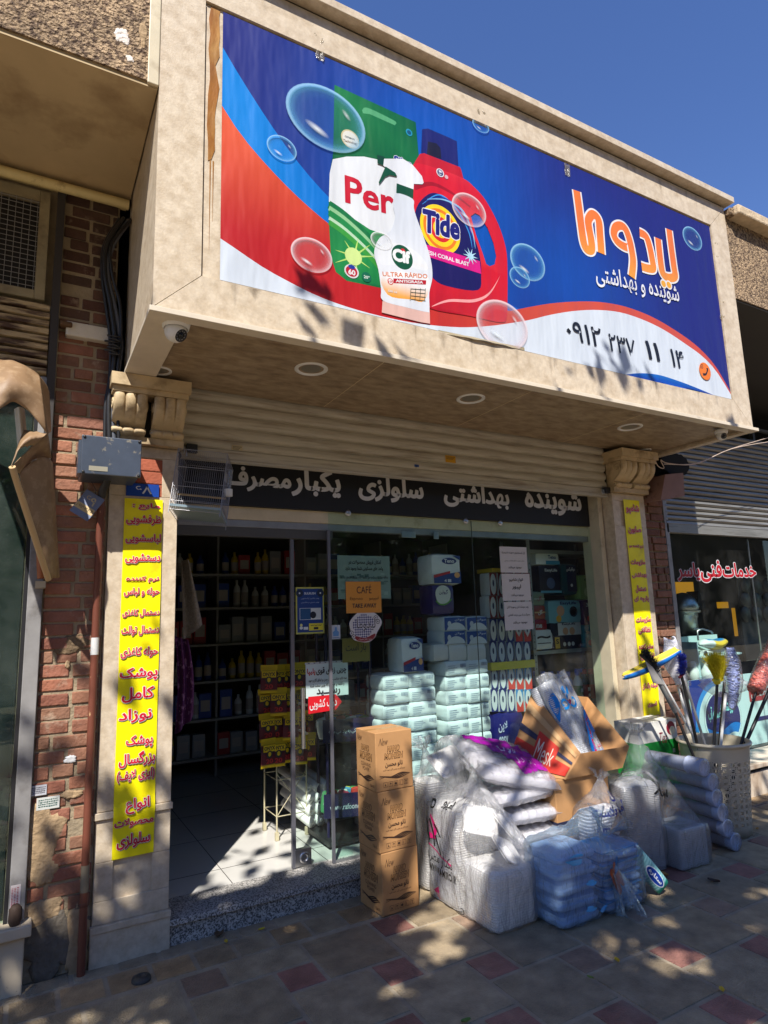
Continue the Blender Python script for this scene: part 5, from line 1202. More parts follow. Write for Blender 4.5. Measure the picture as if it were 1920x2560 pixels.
# clear trays, two nested stacks under one film
t = thing('packing_bag', 'grey clear bag over two tall stacks of see-through trays by the foam bowls', 'bag', (3.6, 2.95, 0), group='goods bagged on the pavement')
CT = M('clear_tray_stack', lin((196, 198, 200)), .2, alpha=.86, var=.06, vs=25, spec=.7)
b = MB(); stack(b, CT, TR((3.465, 3.0, .006), 0, 0, -14), .135, .115, .50, .0105, .003, .02); b.build('tray_stack', t)
b = MB(); stack(b, CT, TR((3.745, 2.885, .006), 0, 0, -4), .125, .11, .225, .0105, .003, .02); b.build('tray_stack', t)
b, bv = wrap('bag', t, FILMG, (3.58, 2.97, .18), [lambda p: sd_box(p, V3((3.465, 3.0, .265)), (.15, .13, .262), .05, Matrix.Rotation(R(14), 3, 'Z')), lambda p: sd_box(p, V3((3.745, 2.885, .125)), (.14, .122, .12), .03, Matrix.Rotation(R(4), 3, 'Z')), lambda p: sd_cap(p, V3((3.6, 3.02, .40)), V3((3.72, 3.14, .76)), .13, .03), lambda p: sd_cap(p, V3((3.70, 3.08, .62)), V3((3.82, 2.94, .22)), .05, .11)], .022, 130, 90, amp=.009, seed=15, pleat=.007, rmax=.9)
ruffle(b, FILMG, (3.72, 3.14, .745), (.25, .1, 1), .08, .03, .06, 7)
src = MB(); P = Plane((3.45, 2.3, 0), (1, 0, -.35), (.35, 0, 1)); put(src, 'X', P, -.12, -.04, .50, .58, K, h=0, bold=.04); put(src, 'امیرو', P, -.03, .1, .50, .56, K, h=0, bold=.03); Vv, Ff = ribbon([(-.12, .6), (0, .56), (.12, .50)], .006); src.add([P(x, y) for x, y in Vv], Ff, INK, lin((190, 60, 90)))
drape(b, src, bv, (0, 1, -.1), .003); b.build('film_bag', t)

# rolls of foam bowls
cc0 = [(1837, 2108), (1820, 2071), (1807, 2032), (1793, 1995), (1783, 1956), (1761, 1919)]
for k, (px, py) in enumerate(cc0):
    zc = .058+.1*k; p = at(px, py, z=zc) if k == 0 else at(px, py, y=2.80+.004*k); p.z = max(p.z, .057)
    if k == 0: p = V3((4.20, 2.80, .058))
    pos = ['lowest', 'second lowest', 'third from below', 'fourth from below', 'second highest', 'topmost'][k]
    t = thing('bowl_roll', '%s of the six bluish foam bowl rolls leaning on the basket' % pos, 'bowls', tuple(p), group='rolls of foam bowls')
    b = MB(); T = Matrix.Translation(p) @ Matrix.Rotation(R(-90), 4, 'X') @ Matrix.Rotation(R(k*37), 4, 'Z'); pr = [(0, .014), (.036, .013), (.043, .006), (.047, -.001), (.0565, -.002), (.058, .003)]; z = .004
    n = 12 if k == 5 else 6
    for q in range(n): pr += [(.057, z), (.052, z+.004), (.0525, z+.006)]; z += .010 if k == 5 else .008
    pr += [(.046, z), (.045, .40), (.040, .44), (0, .44)]; b.lathe(pr, FOAMB, 28, T); b.build('bowl_stack', t)
    b = MB(); b.lathe([(0, -.004), (.03, -.004+.003), (.0585, -.003), (.0595, .01), (.056, .1), (.048, .2), (.047, .43), (.01, .46)], FILMT, 28, T); b.build('film_sleeve', t)

# carton behind the bags
t = thing('carton', 'white and green printed carton with orange foot against the right pillar', 'carton', (4.22, 3.42, 0)); b = MB(); gx0, gx1, gy0, gy1 = 3.99, 4.43, 3.335, 3.55
b.box(gx0, gx1, gy0, gy1, .003, .30, INK, lin((206, 140, 50))); b.box(gx0, gx1, gy0, gy1, .3002, .62, INK, lin((24, 140, 56))); b.box(gx0, gx1, gy0, gy1, .6202, .765, INK, lin((226, 224, 216))); b.build('box_body', t)
b = MB(); P = wall(gy0); crc = spline(circ(4.36, .70, .05, 12), 3); b.poly([P(x, z, .001) for x, z in crc], INK, lin((150, 24, 50))); b.poly([P(x, z, .0016) for x, z in circ(4.375, .68, .033, 20)], INK, lin((230, 220, 190))); put(b, 'Tea', P, 4.20, 4.30, .60, .68, lin((130, 24, 50)), h=.0018, bold=.0, slant=.3); b.build('emblem', t)
for k in range(3): b = MB(); b.poly([P(x, z, .001) for x, z in ((4.36, .42+.05*k), (4.385, .42+.05*k), (4.385, .45+.05*k), (4.36, .45+.05*k))], INK, (.8, .8, .8)); b.build('care_symbol', t)
b = MB(); b.poly([P(x, z, .001) for x, z in circ(4.3, .22, .05, 20)], INK, lin((120, 40, 90)));  b.build('print', t)

# laundry basket
t = thing('laundry_basket', 'tall beige plastic basket with cut-out petal pattern holding brooms', 'basket', (4.50, 3.09, 0)); PLB = M('beige_plastic', lin((200, 190, 166)), .4, var=.05, vs=10)
bc = V3((4.50, 3.09, 0)); Hb = .63
def rad(z): return .185+.052*(z/Hb)
b = MB(); nc, nr = 26, 11; z0_, z1_ = .07, .52
def bp_(u, z, dr=0): r = rad(z)+dr; q = 2*math.pi*u; return bc+V3((r*math.cos(q), r*math.sin(q), z))
for j in range(nr):
    for i in range(nc):
        u0, u1 = i/nc, (i+1)/nc; za = z0_+(z1_-z0_)*j/nr; zb = z0_+(z1_-z0_)*(j+1)/nr
        def cp(x, y): return bp_(u0+(u1-u0)*x, za+(zb-za)*y)
        hs_ = []
        if (i+j) % 2:
            for s in (-1, 1): hs_.append([(.5+s*(.06+.34*math.sin(math.pi*q/6)*.55), .1+.8*q/6) for q in range(7)])
        else:
            for s in (-1, 1): hs_.append([(.1+.8*q/6, .5+s*(.06+.34*math.sin(math.pi*q/6)*.55)) for q in range(7)])
        hs_ += [[(x+.09*math.cos(q), y+.09*math.sin(q)) for q in (0, 1.57, 3.14, 4.71)] for x, y in ((.13, .13), (.87, .13), (.13, .87), (.87, .87))]
        loops = [[V3((x, y, 0)) for x, y in l] for l in ([(0, 0), (1, 0), (1, 1), (0, 1)], *hs_)]; flat = [p for l in loops for p in l]
        b.add([cp(p.x, p.y) for p in flat], [tuple(q) for q in tessellate_polygon(loops)], PLB)
b.lathe([(rad(z1_), z1_), (rad(.6), .6), (rad(.61)+.004, .612), (rad(.63)+.014, .616), (rad(.63)+.018, .626), (rad(.63)+.012, .636), (rad(.63), .638), (rad(.6)-.003, .60), (rad(.5)-.003, .52)], PLB, 48, Matrix.Translation(bc))
b.lathe([(0, .004), (rad(0), .003), (rad(.07), .07)], PLB, 48, Matrix.Translation(bc)); b.build('basket_shell', t)

# ---------------------------------------------------------------- brooms and dusters in the basket
PB, PW, PG = BLACKP, WHITEP, M('grey_tube', (.42, .42, .43), .35, metal=.3)
def pole(root, top, rim, y0, y1, m, r=.011, name='handle'):
    a = at(*top, y=y0); c = at(*rim, y=y1); d = (c-a).normalized(); e = c+d*((c.z-.03)/max(.2, -d.z)); q = e-bc
    lim = .15
    if V3((q.x, q.y, 0)).length > lim: q = V3((q.x, q.y, 0)).normalized()*lim; e = V3((bc.x+q.x, bc.y+q.y, .03))
    b = MB(); b.tube([a, c, e], r, m, 10); b.build(name, root); return a, d
def bristles(b, m, pts, dirs, n, ln, seed, thick=.0022, spread=.3, cols=None):
    rn = random.Random(seed)
    for k in range(n):
        t_ = rn.random()*(len(pts)-1); i = int(t_); p = pts[i].lerp(pts[min(i+1, len(pts)-1)], t_-i); d = dirs+V3((rn.gauss(0, spread), rn.gauss(0, spread), rn.gauss(0, spread)))*1; d.normalize(); l = ln*rn.uniform(.75, 1.1)
        o = V3((rn.uniform(-.018, .018), rn.uniform(-.02, .02), rn.uniform(-.012, .012)))
        b.tube([p+o, p+o+d*l], thick, m, 3, col=cols(rn) if cols else None, cap=False, r1=thick*.5)
# black brush with grey card
t = thing('broom', 'black bristled brush with grey card sleeve and grey grip, leftmost in the basket', 'broom', tuple(bc), group='brooms and dusters in the basket')
pole(t, (1688, 1780), (1717, 1850), 3.10, 3.08, PB); a = at(1648, 1706, y=3.1); c = at(1688, 1780, y=3.1); b = MB(); b.tube([a, c], .016, M('ribbed_grey_grip', lin((120, 122, 120)), .4), 10); b.build('grip', t)
q = [at(x, y, y=3.08) for x, y in ((1614, 1652), (1632, 1668), (1662, 1712), (1634, 1708))]; b = MB(); b.add([p for p in q]+[p+V3((0, .006, 0)) for p in q], [(0, 1, 2, 3), (7, 6, 5, 4), (0, 4, 5, 1), (1, 5, 6, 2), (2, 6, 7, 3), (3, 7, 4, 0)], M('grey_card', lin((150, 148, 144)), .7)); b.build('card_sleeve', t)
b = MB(); pts = [at(1605, 1634, y=3.1), at(1622, 1650, y=3.1), at(1640, 1680, y=3.1)]; bristles(b, M('black_bristle', (.015, .015, .016), .6), pts, V3((.35, -.1, .5)), 420, .05, 4); b.tube([p-V3((.01, 0, .01)) for p in pts], .012, BLACKP, 8); b.build('brush_head', t)
# squeegee
t = thing('squeegee', 'wide yellow and blue floor squeegee lying crossways over the basket', 'squeegee', tuple(bc), group='brooms and dusters in the basket')
pole(t, (1637, 1668), (1739, 1851), 3.16, 3.12, PW, .009); b = MB(); pa, pb2 = at(1556, 1696, y=3.14), at(1696, 1632, y=3.14); dx = (pb2-pa); up_ = V3((0, 0, 1))
def sq(u, v): return pa+dx*u+V3((0, -.02*math.sin(math.pi*v)-.004*math.sin(u*3), .018-.05*v*(.35+.65*math.sin(math.pi*min(1, u*1.05+.0))**.6)))
b.grid(sq, 30, 6, INK, lambda u, v: lin((20, 110, 190)) if v > .3 else lin((236, 208, 60))); b.add([pa+V3((0, 0, .018)), pb2+V3((0, 0, .02)), pb2+V3((-.02, .012, .045)), pa+V3((.03, .012, .036))], [(0, 1, 2, 3)], INK, lin((240, 214, 80))); o = b.build('blade', t); s_ = o.modifiers.new('thickness', 'SOLIDIFY'); s_.thickness = .008
# white cloth mop in film
t = thing('mop', 'white cloth mop in clear film behind the squeegee', 'mop', tuple(bc), group='brooms and dusters in the basket')
pole(t, (1695, 1718), (1735, 1851), 3.22, 3.14, PW, .010); b = MB(); ca, cb_ = at(1670, 1596, y=3.22), at(1695, 1712, y=3.22)
def cl_(u, v):
    p = ca.lerp(cb_, v); wv = .075*(.7+.4*math.sin(math.pi*v)); return p+V3(((u-.5)*2*wv+.015*math.sin(v*9), .02*math.sin(u*7+v*4)-.02*math.sin(math.pi*u), .01*math.sin(u*9)))
b.grid(cl_, 24, 24, M('white_cloth', lin((228, 228, 240)), .8, bump=.4, bs=90)); o = b.build('cloth', t); s_ = o.modifiers.new('thickness', 'SOLIDIFY'); s_.thickness = .012
b = MB(); b.grid(lambda u, v: cl_(u, v)+V3(((u-.5)*.05, -.03+.012*noise.noise(V3((u*5, v*5, 2))), -.02)), 24, 24, FILM); b.build('film_cover', t)
# blue brush
t = thing('broom', 'dark blue bristled brush with red back on a black pole', 'broom', tuple(bc), group='brooms and dusters in the basket')
pole(t, (1704, 1690), (1741, 1852), 3.06, 3.06, PB); b = MB(); q = [at(x, y, y=3.06) for x, y in ((1707, 1637), (1710, 1660), (1707, 1685), (1698, 1694))]; b.tube(q, [.010, .014, .014, .009], M('red_plastic', lin((130, 30, 44)), .4), 8); b.build('brush_back', t)
b = MB(); bristles(b, M('blue_bristle', lin((26, 40, 140)), .5), q[:3], V3((-1, -.25, .15)), 700, .062, 6, .002, .16); b.build('bristles', t)
b = MB(); 
t = thing('mop_pole', 'plain grey metal pole leaning beside the blue brush', 'pole', tuple(bc), group='brooms and dusters in the basket'); pole(t, (1712, 1700), (1760, 1853), 3.14, 3.1, PG, .0095)
# yellow brush
t = thing('broom', 'fluffy yellow brush standing up on a black pole', 'broom', tuple(bc), group='brooms and dusters in the basket')
a, d = pole(t, (1793, 1705), (1785, 1858), 3.0, 3.02, PB); b = MB(); base = at(1798, 1700, y=3.0); bristles(b, M('yellow_bristle', lin((214, 200, 30)), .6, var=.15), [base+V3((-.02, 0, .0)), base+V3((.012, 0, .005))], V3((-.28, -.12, 1)), 1100, .19, 7, .0019, .17); b.lathe([(.022, 0), (.028, .02), (.03, .035), (0, .036)], M('yellow_plastic', lin((206, 190, 40)), .4), 12, TR(a-V3((0, 0, .012)), 0, -15)); b.build('brush_head', t)
# dusters
def noodle(root, pts, rads, m, seed, n, name='duster_head'):
    b = MB(); pts = [V3(p) for p in pts]; rn = random.Random(seed); b.tube(pts, [r*.8 for r in rads], m, 14)
    for k in range(n):
        t_ = rn.random()*(len(pts)-1); i = min(int(t_), len(pts)-2); f = t_-i; p = pts[i].lerp(pts[i+1], f); r = rads[i]+(rads[i+1]-rads[i])*f; ax_ = (pts[i+1]-pts[i]).normalized(); o = ax_.orthogonal().normalized(); o.rotate(Matrix.Rotation(rn.uniform(0, 6.28), 3, ax_)); s_ = ax_.cross(o)
        b.tube([p+o*r*.75, p+o*r*1.02+s_*.006, p+o*r*1.0+s_*.014, p+o*r*.8+s_*.018], .0048, m, 5, cap=False)
    b.build(name, root)
t = thing('duster', 'pale blue noodle duster wrapped in clear film on a white pole', 'duster', tuple(bc), group='brooms and dusters in the basket')
pole(t, (1814, 1734), (1802, 1859), 3.08, 3.06, PW, .011); DBL = M('pale_blue_noodle', lin((150, 164, 214)), .8, var=.12, vs=40)
pts = [at(x, y, y=3.06) for x, y in ((1826, 1620), (1830, 1650), (1834, 1700), (1834, 1745), (1830, 1772))]; noodle(t, pts, [.022, .04, .042, .03, .012], DBL, 3, 420)
b = MB(); b.tube([p+V3((-.02, -.01, 0)) for p in pts], [.03, .062, .07, .05, .02], FILMT, 16); b.build('film_cover', t)
t = thing('mop', 'mop head bagged in crumpled clear film on a black pole', 'mop', tuple(bc), group='brooms and dusters in the basket'); pole(t, (1811, 1706), (1799, 1859), 3.14, 3.1, PB)
b = MB(); pts = [at(x, y, y=3.2) for x, y in ((1742, 1704), (1775, 1712), (1812, 1718), (1850, 1712), (1869, 1712))]
b.grid(lambda u, v: (lambda i, f: pts[i].lerp(pts[i+1], f))(min(3, int(u*4)), u*4-min(3, int(u*4)))+V3((0, -.03*math.sin(math.pi*v)+.02*noise.noise(V3((u*7, v*4, 1))), (v-.5)*(.05+.12*math.sin(math.pi*u)**.8)+.02*noise.noise(V3((u*5, v*3, 8))))), 30, 14, FILMM); b.build('film_cover', t)
COR = M('coral_noodle', lin((222, 110, 88)), .85, var=.15, vs=40)
t = thing('duster', 'coral noodle duster on a black pole at the right of the basket', 'duster', tuple(bc), group='brooms and dusters in the basket')
pole(t, (1889, 1732), (1853, 1859), 2.98, 2.99, PB); pts = [at(x, y, y=2.98) for x, y in ((1950, 1590), (1928, 1640), (1905, 1690), (1886, 1726))]; noodle(t, pts, [.045, .055, .058, .05], COR, 5, 900)
b = MB(); b.tube([p+V3((-.012, -.01, .01)) for p in pts], [.06, .075, .074, .055], FILMT, 16); b.build('film_cover', t)
t = thing('mop_pole', 'thick black pole leaning out to the right edge', 'pole', tuple(bc), group='brooms and dusters in the basket'); pole(t, (1935, 1700), (1864, 1858), 2.95, 2.97, PB, .013)
# ================================================================== FIXTURES ON THE FACADES
def soffit_light(px, py, r, label):
    p = at(px, py, z=2.964); t = thing('ceiling_light', label, 'ceiling light', (p.x, p.y, 2.964), group='round lights under the fascia')
    T = TR((p.x, p.y, 2.965), 180); b = MB(); b.lathe([(r*.74, -.004), (r*.78, .004), (r*.92, .007), (r, .003), (r, -.001)], WHITEP, 32, T); b.build('ring', t)
    b = MB(); b.lathe([(0, -.0), (r*.4, .0005), (r*.74, -.002)], M('unlit_diffuser', lin((120, 116, 104)), .35), 28, T); b.build('diffuser', t)
soffit_light(400, 927, .062, 'small round spotlight above the left capital')
soffit_light(778, 923, .092, 'round recessed light, nearest the dome camera')
soffit_light(1177, 997, .092, 'round recessed light in the middle of the soffit')
soffit_light(1575, 1068, .092, 'round recessed light towards the right end of the soffit')
soffit_light(1612, 1126, .055, 'tiny round spotlight above the right capital')
def dome_cam(px, py, zt, s, face, label):
    p = at(px, py, z=zt); t = thing('security_camera', label, 'security camera', (p.x, p.y, zt)); T = TR((p.x, p.y, zt), 180)
    b = MB(); b.lathe([(0, 0), (.052*s, 0), (.052*s, .012*s), (.046*s, .034*s), (.042*s, .036*s)], WHITEP, 24, T); b.build('base', t)
    b = MB(); c = V3((p.x, p.y, zt-.045*s)); f = V3(face).normalized(); q = f.to_track_quat('Z', 'Y').to_matrix().to_4x4(); q.translation = c
    b.lathe([(.040*s*math.sin(a), -.040*s*math.cos(a)) for a in [k*math.pi/14 for k in range(12)]], WHITEP, 24, q); b.lathe([(.040*s*math.sin(math.pi*11/14)*1.0, .025*s), (.024*s, .034*s), (.02*s, .03*s), (0, .03*s)], BLACKP, 24, q); b.build('eyeball', t)
    b = MB(); b.lathe([(.012*s, .0305*s), (.01*s, .036*s), (0, .038*s)], GLASSB, 16, q)
    for k in range(10): a = k*.628; b.lathe([(.003*s, .031*s), (0, .034*s)], M('led_dot', (.25, .25, .27), .3), 6, q @ TR((.017*s*math.cos(a), .017*s*math.sin(a), 0)))
    b.build('lens', t)
GLASSB = M('lens_glass', (.01, .01, .012), .05)
dome_cam(440, 800, 2.964, 1.25, (.5, -.6, -.65), 'white dome security camera under the left corner of the fascia')
dome_cam(1802, 1075, 2.95, .95, (-.35, -.8, -.4), 'small white security camera under the far right corner of the fascia')

# meter box with cables and pipe
t = thing('meter_box', 'scuffed blue-grey metal meter box at the edge of the brickwork', 'meter box', (.34, 3.6, 2.35)); MB_ = M('scuffed_grey_enamel', lin((66, 75, 90)), .38, var=.2, vs=9, col2=lin((130, 126, 116)), c2s=26, c2t=(.62, .70), spec=.6)
b = MB(); b.box(.205, .474, 3.372, 3.59, 2.352, 2.542, MB_); b.build('case', t, bevel=.006)
b = MB(); b.box(.200, .480, 3.352, 3.370, 2.348, 2.546, MB_); b.build('cover', t, bevel=.005)
for xx, zz in ((.212, 2.536), (.468, 2.536), (.212, 2.358), (.468, 2.358)): b = MB(); b.lathe([(.007, 0), (.007, .004), (0, .005)], BLACKP, 8, Matrix.Translation((xx, 3.352, zz)) @ Matrix.Rotation(R(90), 4, 'X')); b.build('screw', t)
b = MB(); b.box(.19, .2045, 3.40, 3.5, 2.36, 2.53, MB_); b.build('hinge', t)
b = MB(); b.box(.237, .323, 3.350, 3.3515, 2.366, 2.390, INK, lin((150, 146, 130))); P = wall(3.3498)
for k in range(2): put(b, 'AMPER VOLT'[k*6:k*6+5], P, .262+.03*k, .288+.03*k, .379, .387, (.05, .05, .05), h=.0003); put(b, '380-220', P, .262, .316, .369, .377, (.05, .05, .05), h=.0003)
b.build('rating_plate', t)
t = thing('cable_bundle', 'thick grey and black cables running down beside the fascia into the meter box', 'cables', (.33, 3.56, 2.55))
for k, (dx, dy, rr_, m) in enumerate(((0, 0, .013, BLACKP), (.022, .012, .015, M('grey_cable', lin((96, 100, 110)), .5)), (-.016, .02, .010, BLACKP), (.035, -.004, .009, BLACKP), (.008, .03, .014, _mats['grey_cable']))):
    pts = [at(x, y, y=3.54) for x, y in ((310, 545), (268, 610), (262, 680), (276, 760), (287, 850), (281, 940), (272, 1010), (276, 1085))]; pts[-1].z = 2.53
    pts = [V3(q) for q in spline([tuple(p+V3((dx*(1+.4*math.sin(i*1.7+k)), dy, 0))) for i, p in enumerate(pts)], 5, False)]; b = MB(); b.tube(pts, rr_, m, 8); b.build('cable', t)
b = MB(); p = at(282, 866, y=3.53)
for k in range(7): q = p+V3((.012*math.sin(k*2.3), -.01, .05-.017*k)); b.tube([q+V3((-.03, 0, .004)), q+V3((0, -.016, 0)), q+V3((.034, 0, .006*(-1)**k))], .006, BLACKP, 6)
b.build('tie', t)
t = thing('gas_pipe', 'flaking red-brown pipe running down the wall beside the left pillar', 'pipe', (.315, 3.56, 0)); PIP = M('flaking_brown_paint', lin((112, 62, 46)), .5, var=.2, vs=9, col2=lin((190, 150, 110)), c2s=38, c2t=(.66, .70), streak=(1, 1, .35))
b = MB(); b.tube([(.318, 3.565, 0), (.318, 3.565, 2.27), (.318, 3.562, 2.285)], .0185, PIP, 14); b.build('riser', t)
b = MB(); b.tube([(.318, 3.565, 2.275), (.322, 3.55, 2.31), (.335, 3.52, 2.345), (.34, 3.50, 2.37)], .021, BLACKP, 10); b.build('elbow', t)
b = MB(); zt, zb = at(241, 1594, y=3.545).z, at(237, 1637, y=3.545).z; b.lathe([(.0192, zb), (.0192, zt)], INK, 16, Matrix.Translation((.318, 3.565, 0)), (.62, .62, .6)); b.lathe([(.0192, .36), (.0192, .48)], INK, 16, Matrix.Translation((.318, 3.565, 0)), lin((120, 110, 92))); b.build('label_wrap', t)

# bird cage
t = thing('bird_cage', 'empty wire bird cage hanging tilted from the shutter beside the left pillar', 'bird cage', (.75, 3.5, 2.2)); WIRE = M('cage_wire', (.34, .34, .36), .35, metal=.6)
TL, TRr, BL, BRr = V3((.693, 3.50, 2.563)), V3((.940, 3.40, 2.534)), V3((.635, 3.42, 2.208)), V3((.880, 3.32, 2.178)); dv = V3((.092, .215, -.036))
fr_ = [(TL, TRr, BL, BRr), (TRr, TRr+dv, BRr, BRr+dv), (TL+dv, TRr+dv, BL+dv, BRr+dv), (TL, TL+dv, BL, BL+dv)]
b = MB()
for a, c, d, e in fr_:
    for q in (0, .30, .62, .86, 1.0): b.tube([a.lerp(d, q), c.lerp(e, q)], .0017, WIRE, 5)
for a, c in ((TL, BL), (TRr, BRr), (TL+dv, BL+dv), (TRr+dv, BRr+dv)): b.tube([a, c+(c-a)*.06], .0026, WIRE, 5)
b.build('frame', t)
b = MB()
for (a, c, d, e), n in zip(fr_, (24, 18, 24, 18)):
    for k in range(1, n): b.tube([a.lerp(c, k/n), d.lerp(e, k/n)], .0007, WIRE, 4, cap=False)
for k in range(1, 24): b.tube([TL.lerp(TRr, k/24), (TL+dv).lerp(TRr+dv, k/24)], .0007, WIRE, 4, cap=False); b.tube([BL.lerp(BRr, k/24), (BL+dv).lerp(BRr+dv, k/24)], .0007, WIRE, 4, cap=False)
b.build('bars', t)
b = MB(); a, c, d = BL.lerp(TL, .05), BRr.lerp(TRr, .05), dv; b.add([a, c, c+d, a+d]+[p+V3((.002, -.002, .012)) for p in (a, c, c+d, a+d)], [(0, 1, 2, 3), (0, 1, 5, 4), (1, 2, 6, 5), (2, 3, 7, 6), (3, 0, 4, 7)], M('pale_blue_tray', lin((130, 150, 160)), .4)); b.build('tray', t)
b = MB(); b.tube([BL.lerp(TL, .36)+dv*.5, BRr.lerp(TRr, .36)+dv*.5], .006, M('perch_wood', lin((190, 160, 110)), .7), 8); b.build('perch', t)
b = MB(); p = BRr.lerp(TRr, .45)+dv*.45+V3((.012, 0, 0)); b.tube([p, p+V3((.01, 0, .13))], .014, M('clear_tube', lin((150, 155, 160)), .1, alpha=.5), 10); b.tube([p+V3((0, 0, -.02)), p+V3((0, 0, .02))], .024, WHITEP, 12); b.build('feeder', t)
b = MB(); h = TL.lerp(TRr, .1)+dv*.4; b.tube([h, h+V3((0, 0, .02)), h+V3((-.012, .02, .05)), h+V3((0, .05, .07)), h+V3((.01, .06, .05))], .003, STEEL, 6); b.build('hook', t)

# brown folded awning on the left shop
t = thing('awning', 'weathered brown leatherette awning folded and hanging beside the brick pier', 'awning', (0, 3.3, 1.75)); LEA = M('brown_leatherette', lin((140, 112, 82)), .55, var=.14, vs=6, col2=lin((154, 127, 97)), c2s=24, c2t=(.50, .60), bump=.12, bs=16, det=2)
def az(x, y, yy): return at(x*.2938, 850+y*.2938, y=yy)
def ruled(name, c1, c2, nu=24, nv=14, bulge=0., wr=.013):
    s1 = [V3(p) for p in spline([tuple(az(*p)) for p in c1], 6, False)]; s2 = [V3(p) for p in spline([tuple(az(*p)) for p in c2], 6, False)]
    def sm(s, u): k = min(u*(len(s)-1), len(s)-1.001); i = int(k); return s[i].lerp(s[i+1], k-i)
    b = MB(); b.grid(lambda u, v: sm(s1, u).lerp(sm(s2, u), v)+V3((0, -bulge*math.sin(math.pi*v)*math.sin(math.pi*(.15+.7*u))+wr*noise.noise(sm(s1, u).lerp(sm(s2, u), v)*9), wr*.6*noise.noise(V3((u*6, v*6, 2))))), nu, nv, LEA); o = b.build(name, t); s_ = o.modifiers.new('thickness', 'SOLIDIFY'); s_.thickness = .0025; return o
ruled('canopy_fold', [(-420, 150, 3.35), (-150, 150, 3.3), (0, 165, 3.28), (120, 185, 3.24), (230, 232, 3.2), (335, 305, 3.18)], [(-420, 760, 2.95), (-150, 690, 3.0), (0, 600, 3.02), (100, 525, 3.05), (230, 590, 3.08), (398, 790, 3.1)], 30, 16, .08)
ruled('canopy_fold', [(330, 300, 3.18), (400, 400, 3.3), (418, 500, 3.36), (432, 780, 3.38)], [(334, 320, 3.18), (350, 450, 3.16), (375, 620, 3.13), (402, 800, 3.1)], 20, 8)
ruled('canopy_fold', [(205, 765, 3.2), (300, 785, 3.14), (402, 800, 3.1)], [(98, 1078, 3.05), (170, 925, 3.08), (300, 885, 3.1)], 16, 10, .03)
ruled('canopy_fold', [(98, 1078, 3.05), (240, 930, 3.2), (405, 800, 3.24)], [(162, 1136, 3.2), (300, 1010, 3.34), (440, 1000, 3.4)], 16, 8)
ruled('canopy_fold', [(162, 1136, 3.2), (235, 1062, 3.24), (330, 1002, 3.28), (410, 1005, 3.33), (446, 1050, 3.4)], [(402, 2040, 3.42), (430, 2034, 3.42), (460, 2028, 3.44), (485, 2022, 3.46), (505, 2018, 3.5)], 24, 30, .02, .008)
b = MB(); b.tube([az(104, 1080, 3.05), az(160, 1260, 3.12), az(260, 1570, 3.24), az(350, 1850, 3.34), az(412, 2038, 3.42)], .014, M('cream_pole', lin((196, 166, 122)), .5), 10); b.build('pole', t)
b = MB(); p = az(345, 2070, 3.5); b.tube([az(335, 1640, 3.52), az(350, 2030, 3.52)], .018, M('orange_painted_bracket', lin((170, 100, 56)), .6), 6); b.box(p.x-.022, p.x+.022, 3.49, 3.56, p.z-.022, p.z+.01, M('old_white_clamp', lin((180, 168, 144)), .7)); b.build('bracket', t)
b = MB(); b.grid(lambda u, v: az(120+90*u+30*v, 590+330*v, 3.34)+V3((0, -.04*math.sin(math.pi*u), 0)), 8, 10, M('white_arm', lin((206, 204, 196)), .4)); b.build('arm', t)

# things lying on the pavement
t = MB(); p = at(353, 2450, z=0); t.lathe([(0, .012), (.02, .013), (.021, .016), (.026, .016), (.028, .012), (.040, .011), (.043, .004), (.043, -.004)], M('cast_iron', (.045, .042, .038), .6, var=.2, bump=.4), 24, Matrix.Translation((p.x, p.y, .002))); tag(t.build('drain_cap', origin=(p.x, p.y, 0)), 'round black iron cap set in the paving by the left pillar', 'drain cap')
lf = random.Random(21)
spots = [(548, 2338, 'big curled brown leaf lying at the foot of the granite step', lin((92, 70, 46)), .042)]+[(x, y, l, c, s) for x, y, l, c, s in ((1543, 2403, 'yellow leaf lying on the joint of a red tile in the foreground', lin((206, 170, 40)), .02), (1805, 2477, 'yellow leaf near the lower right corner of the paving', lin((210, 176, 50)), .02), (1165, 2555, 'green leaf scrap at the bottom edge of the picture', lin((90, 120, 40)), .022), (1662, 2188, 'tan curled leaf beside the teal pack', lin((200, 150, 80)), .03), (1785, 2205, 'dark brown leaf flat on the paving by the tray stacks', lin((60, 46, 36)), .035), (1476, 2446, 'small green leaf on a large grey tile', lin((110, 130, 50)), .016), (1893, 2073, 'ochre leaf beyond the laundry basket', lin((190, 140, 60)), .02), (654, 2325, 'yellow scrap in the first tile joint by the step', lin((200, 180, 40)), .018), (565, 2356, 'yellow paint fleck nearest the curled brown leaf', lin((200, 170, 50)), .018))]
for x, y, l, c, s in spots:
    p = at(x, y, z=.004); b = MB(); a = lf.uniform(0, 6.28)
    def lfn(u, v):
        L = (u-.5)*2*s; wd = s*.55*math.sin(math.pi*min(1, u*.95+.03))**.7*(v-.5)*2; return V3((p.x+L*math.cos(a)-wd*math.sin(a), p.y+L*math.sin(a)+wd*math.cos(a), .006+.25*s*((v-.5)*2)**2+.3*s*abs(u-.5)))
    b.grid(lfn, 10, 6, INK, c); tag(b.build('fallen_leaf', origin=(p.x, p.y, .004)), l, 'leaf', 'fallen leaves')

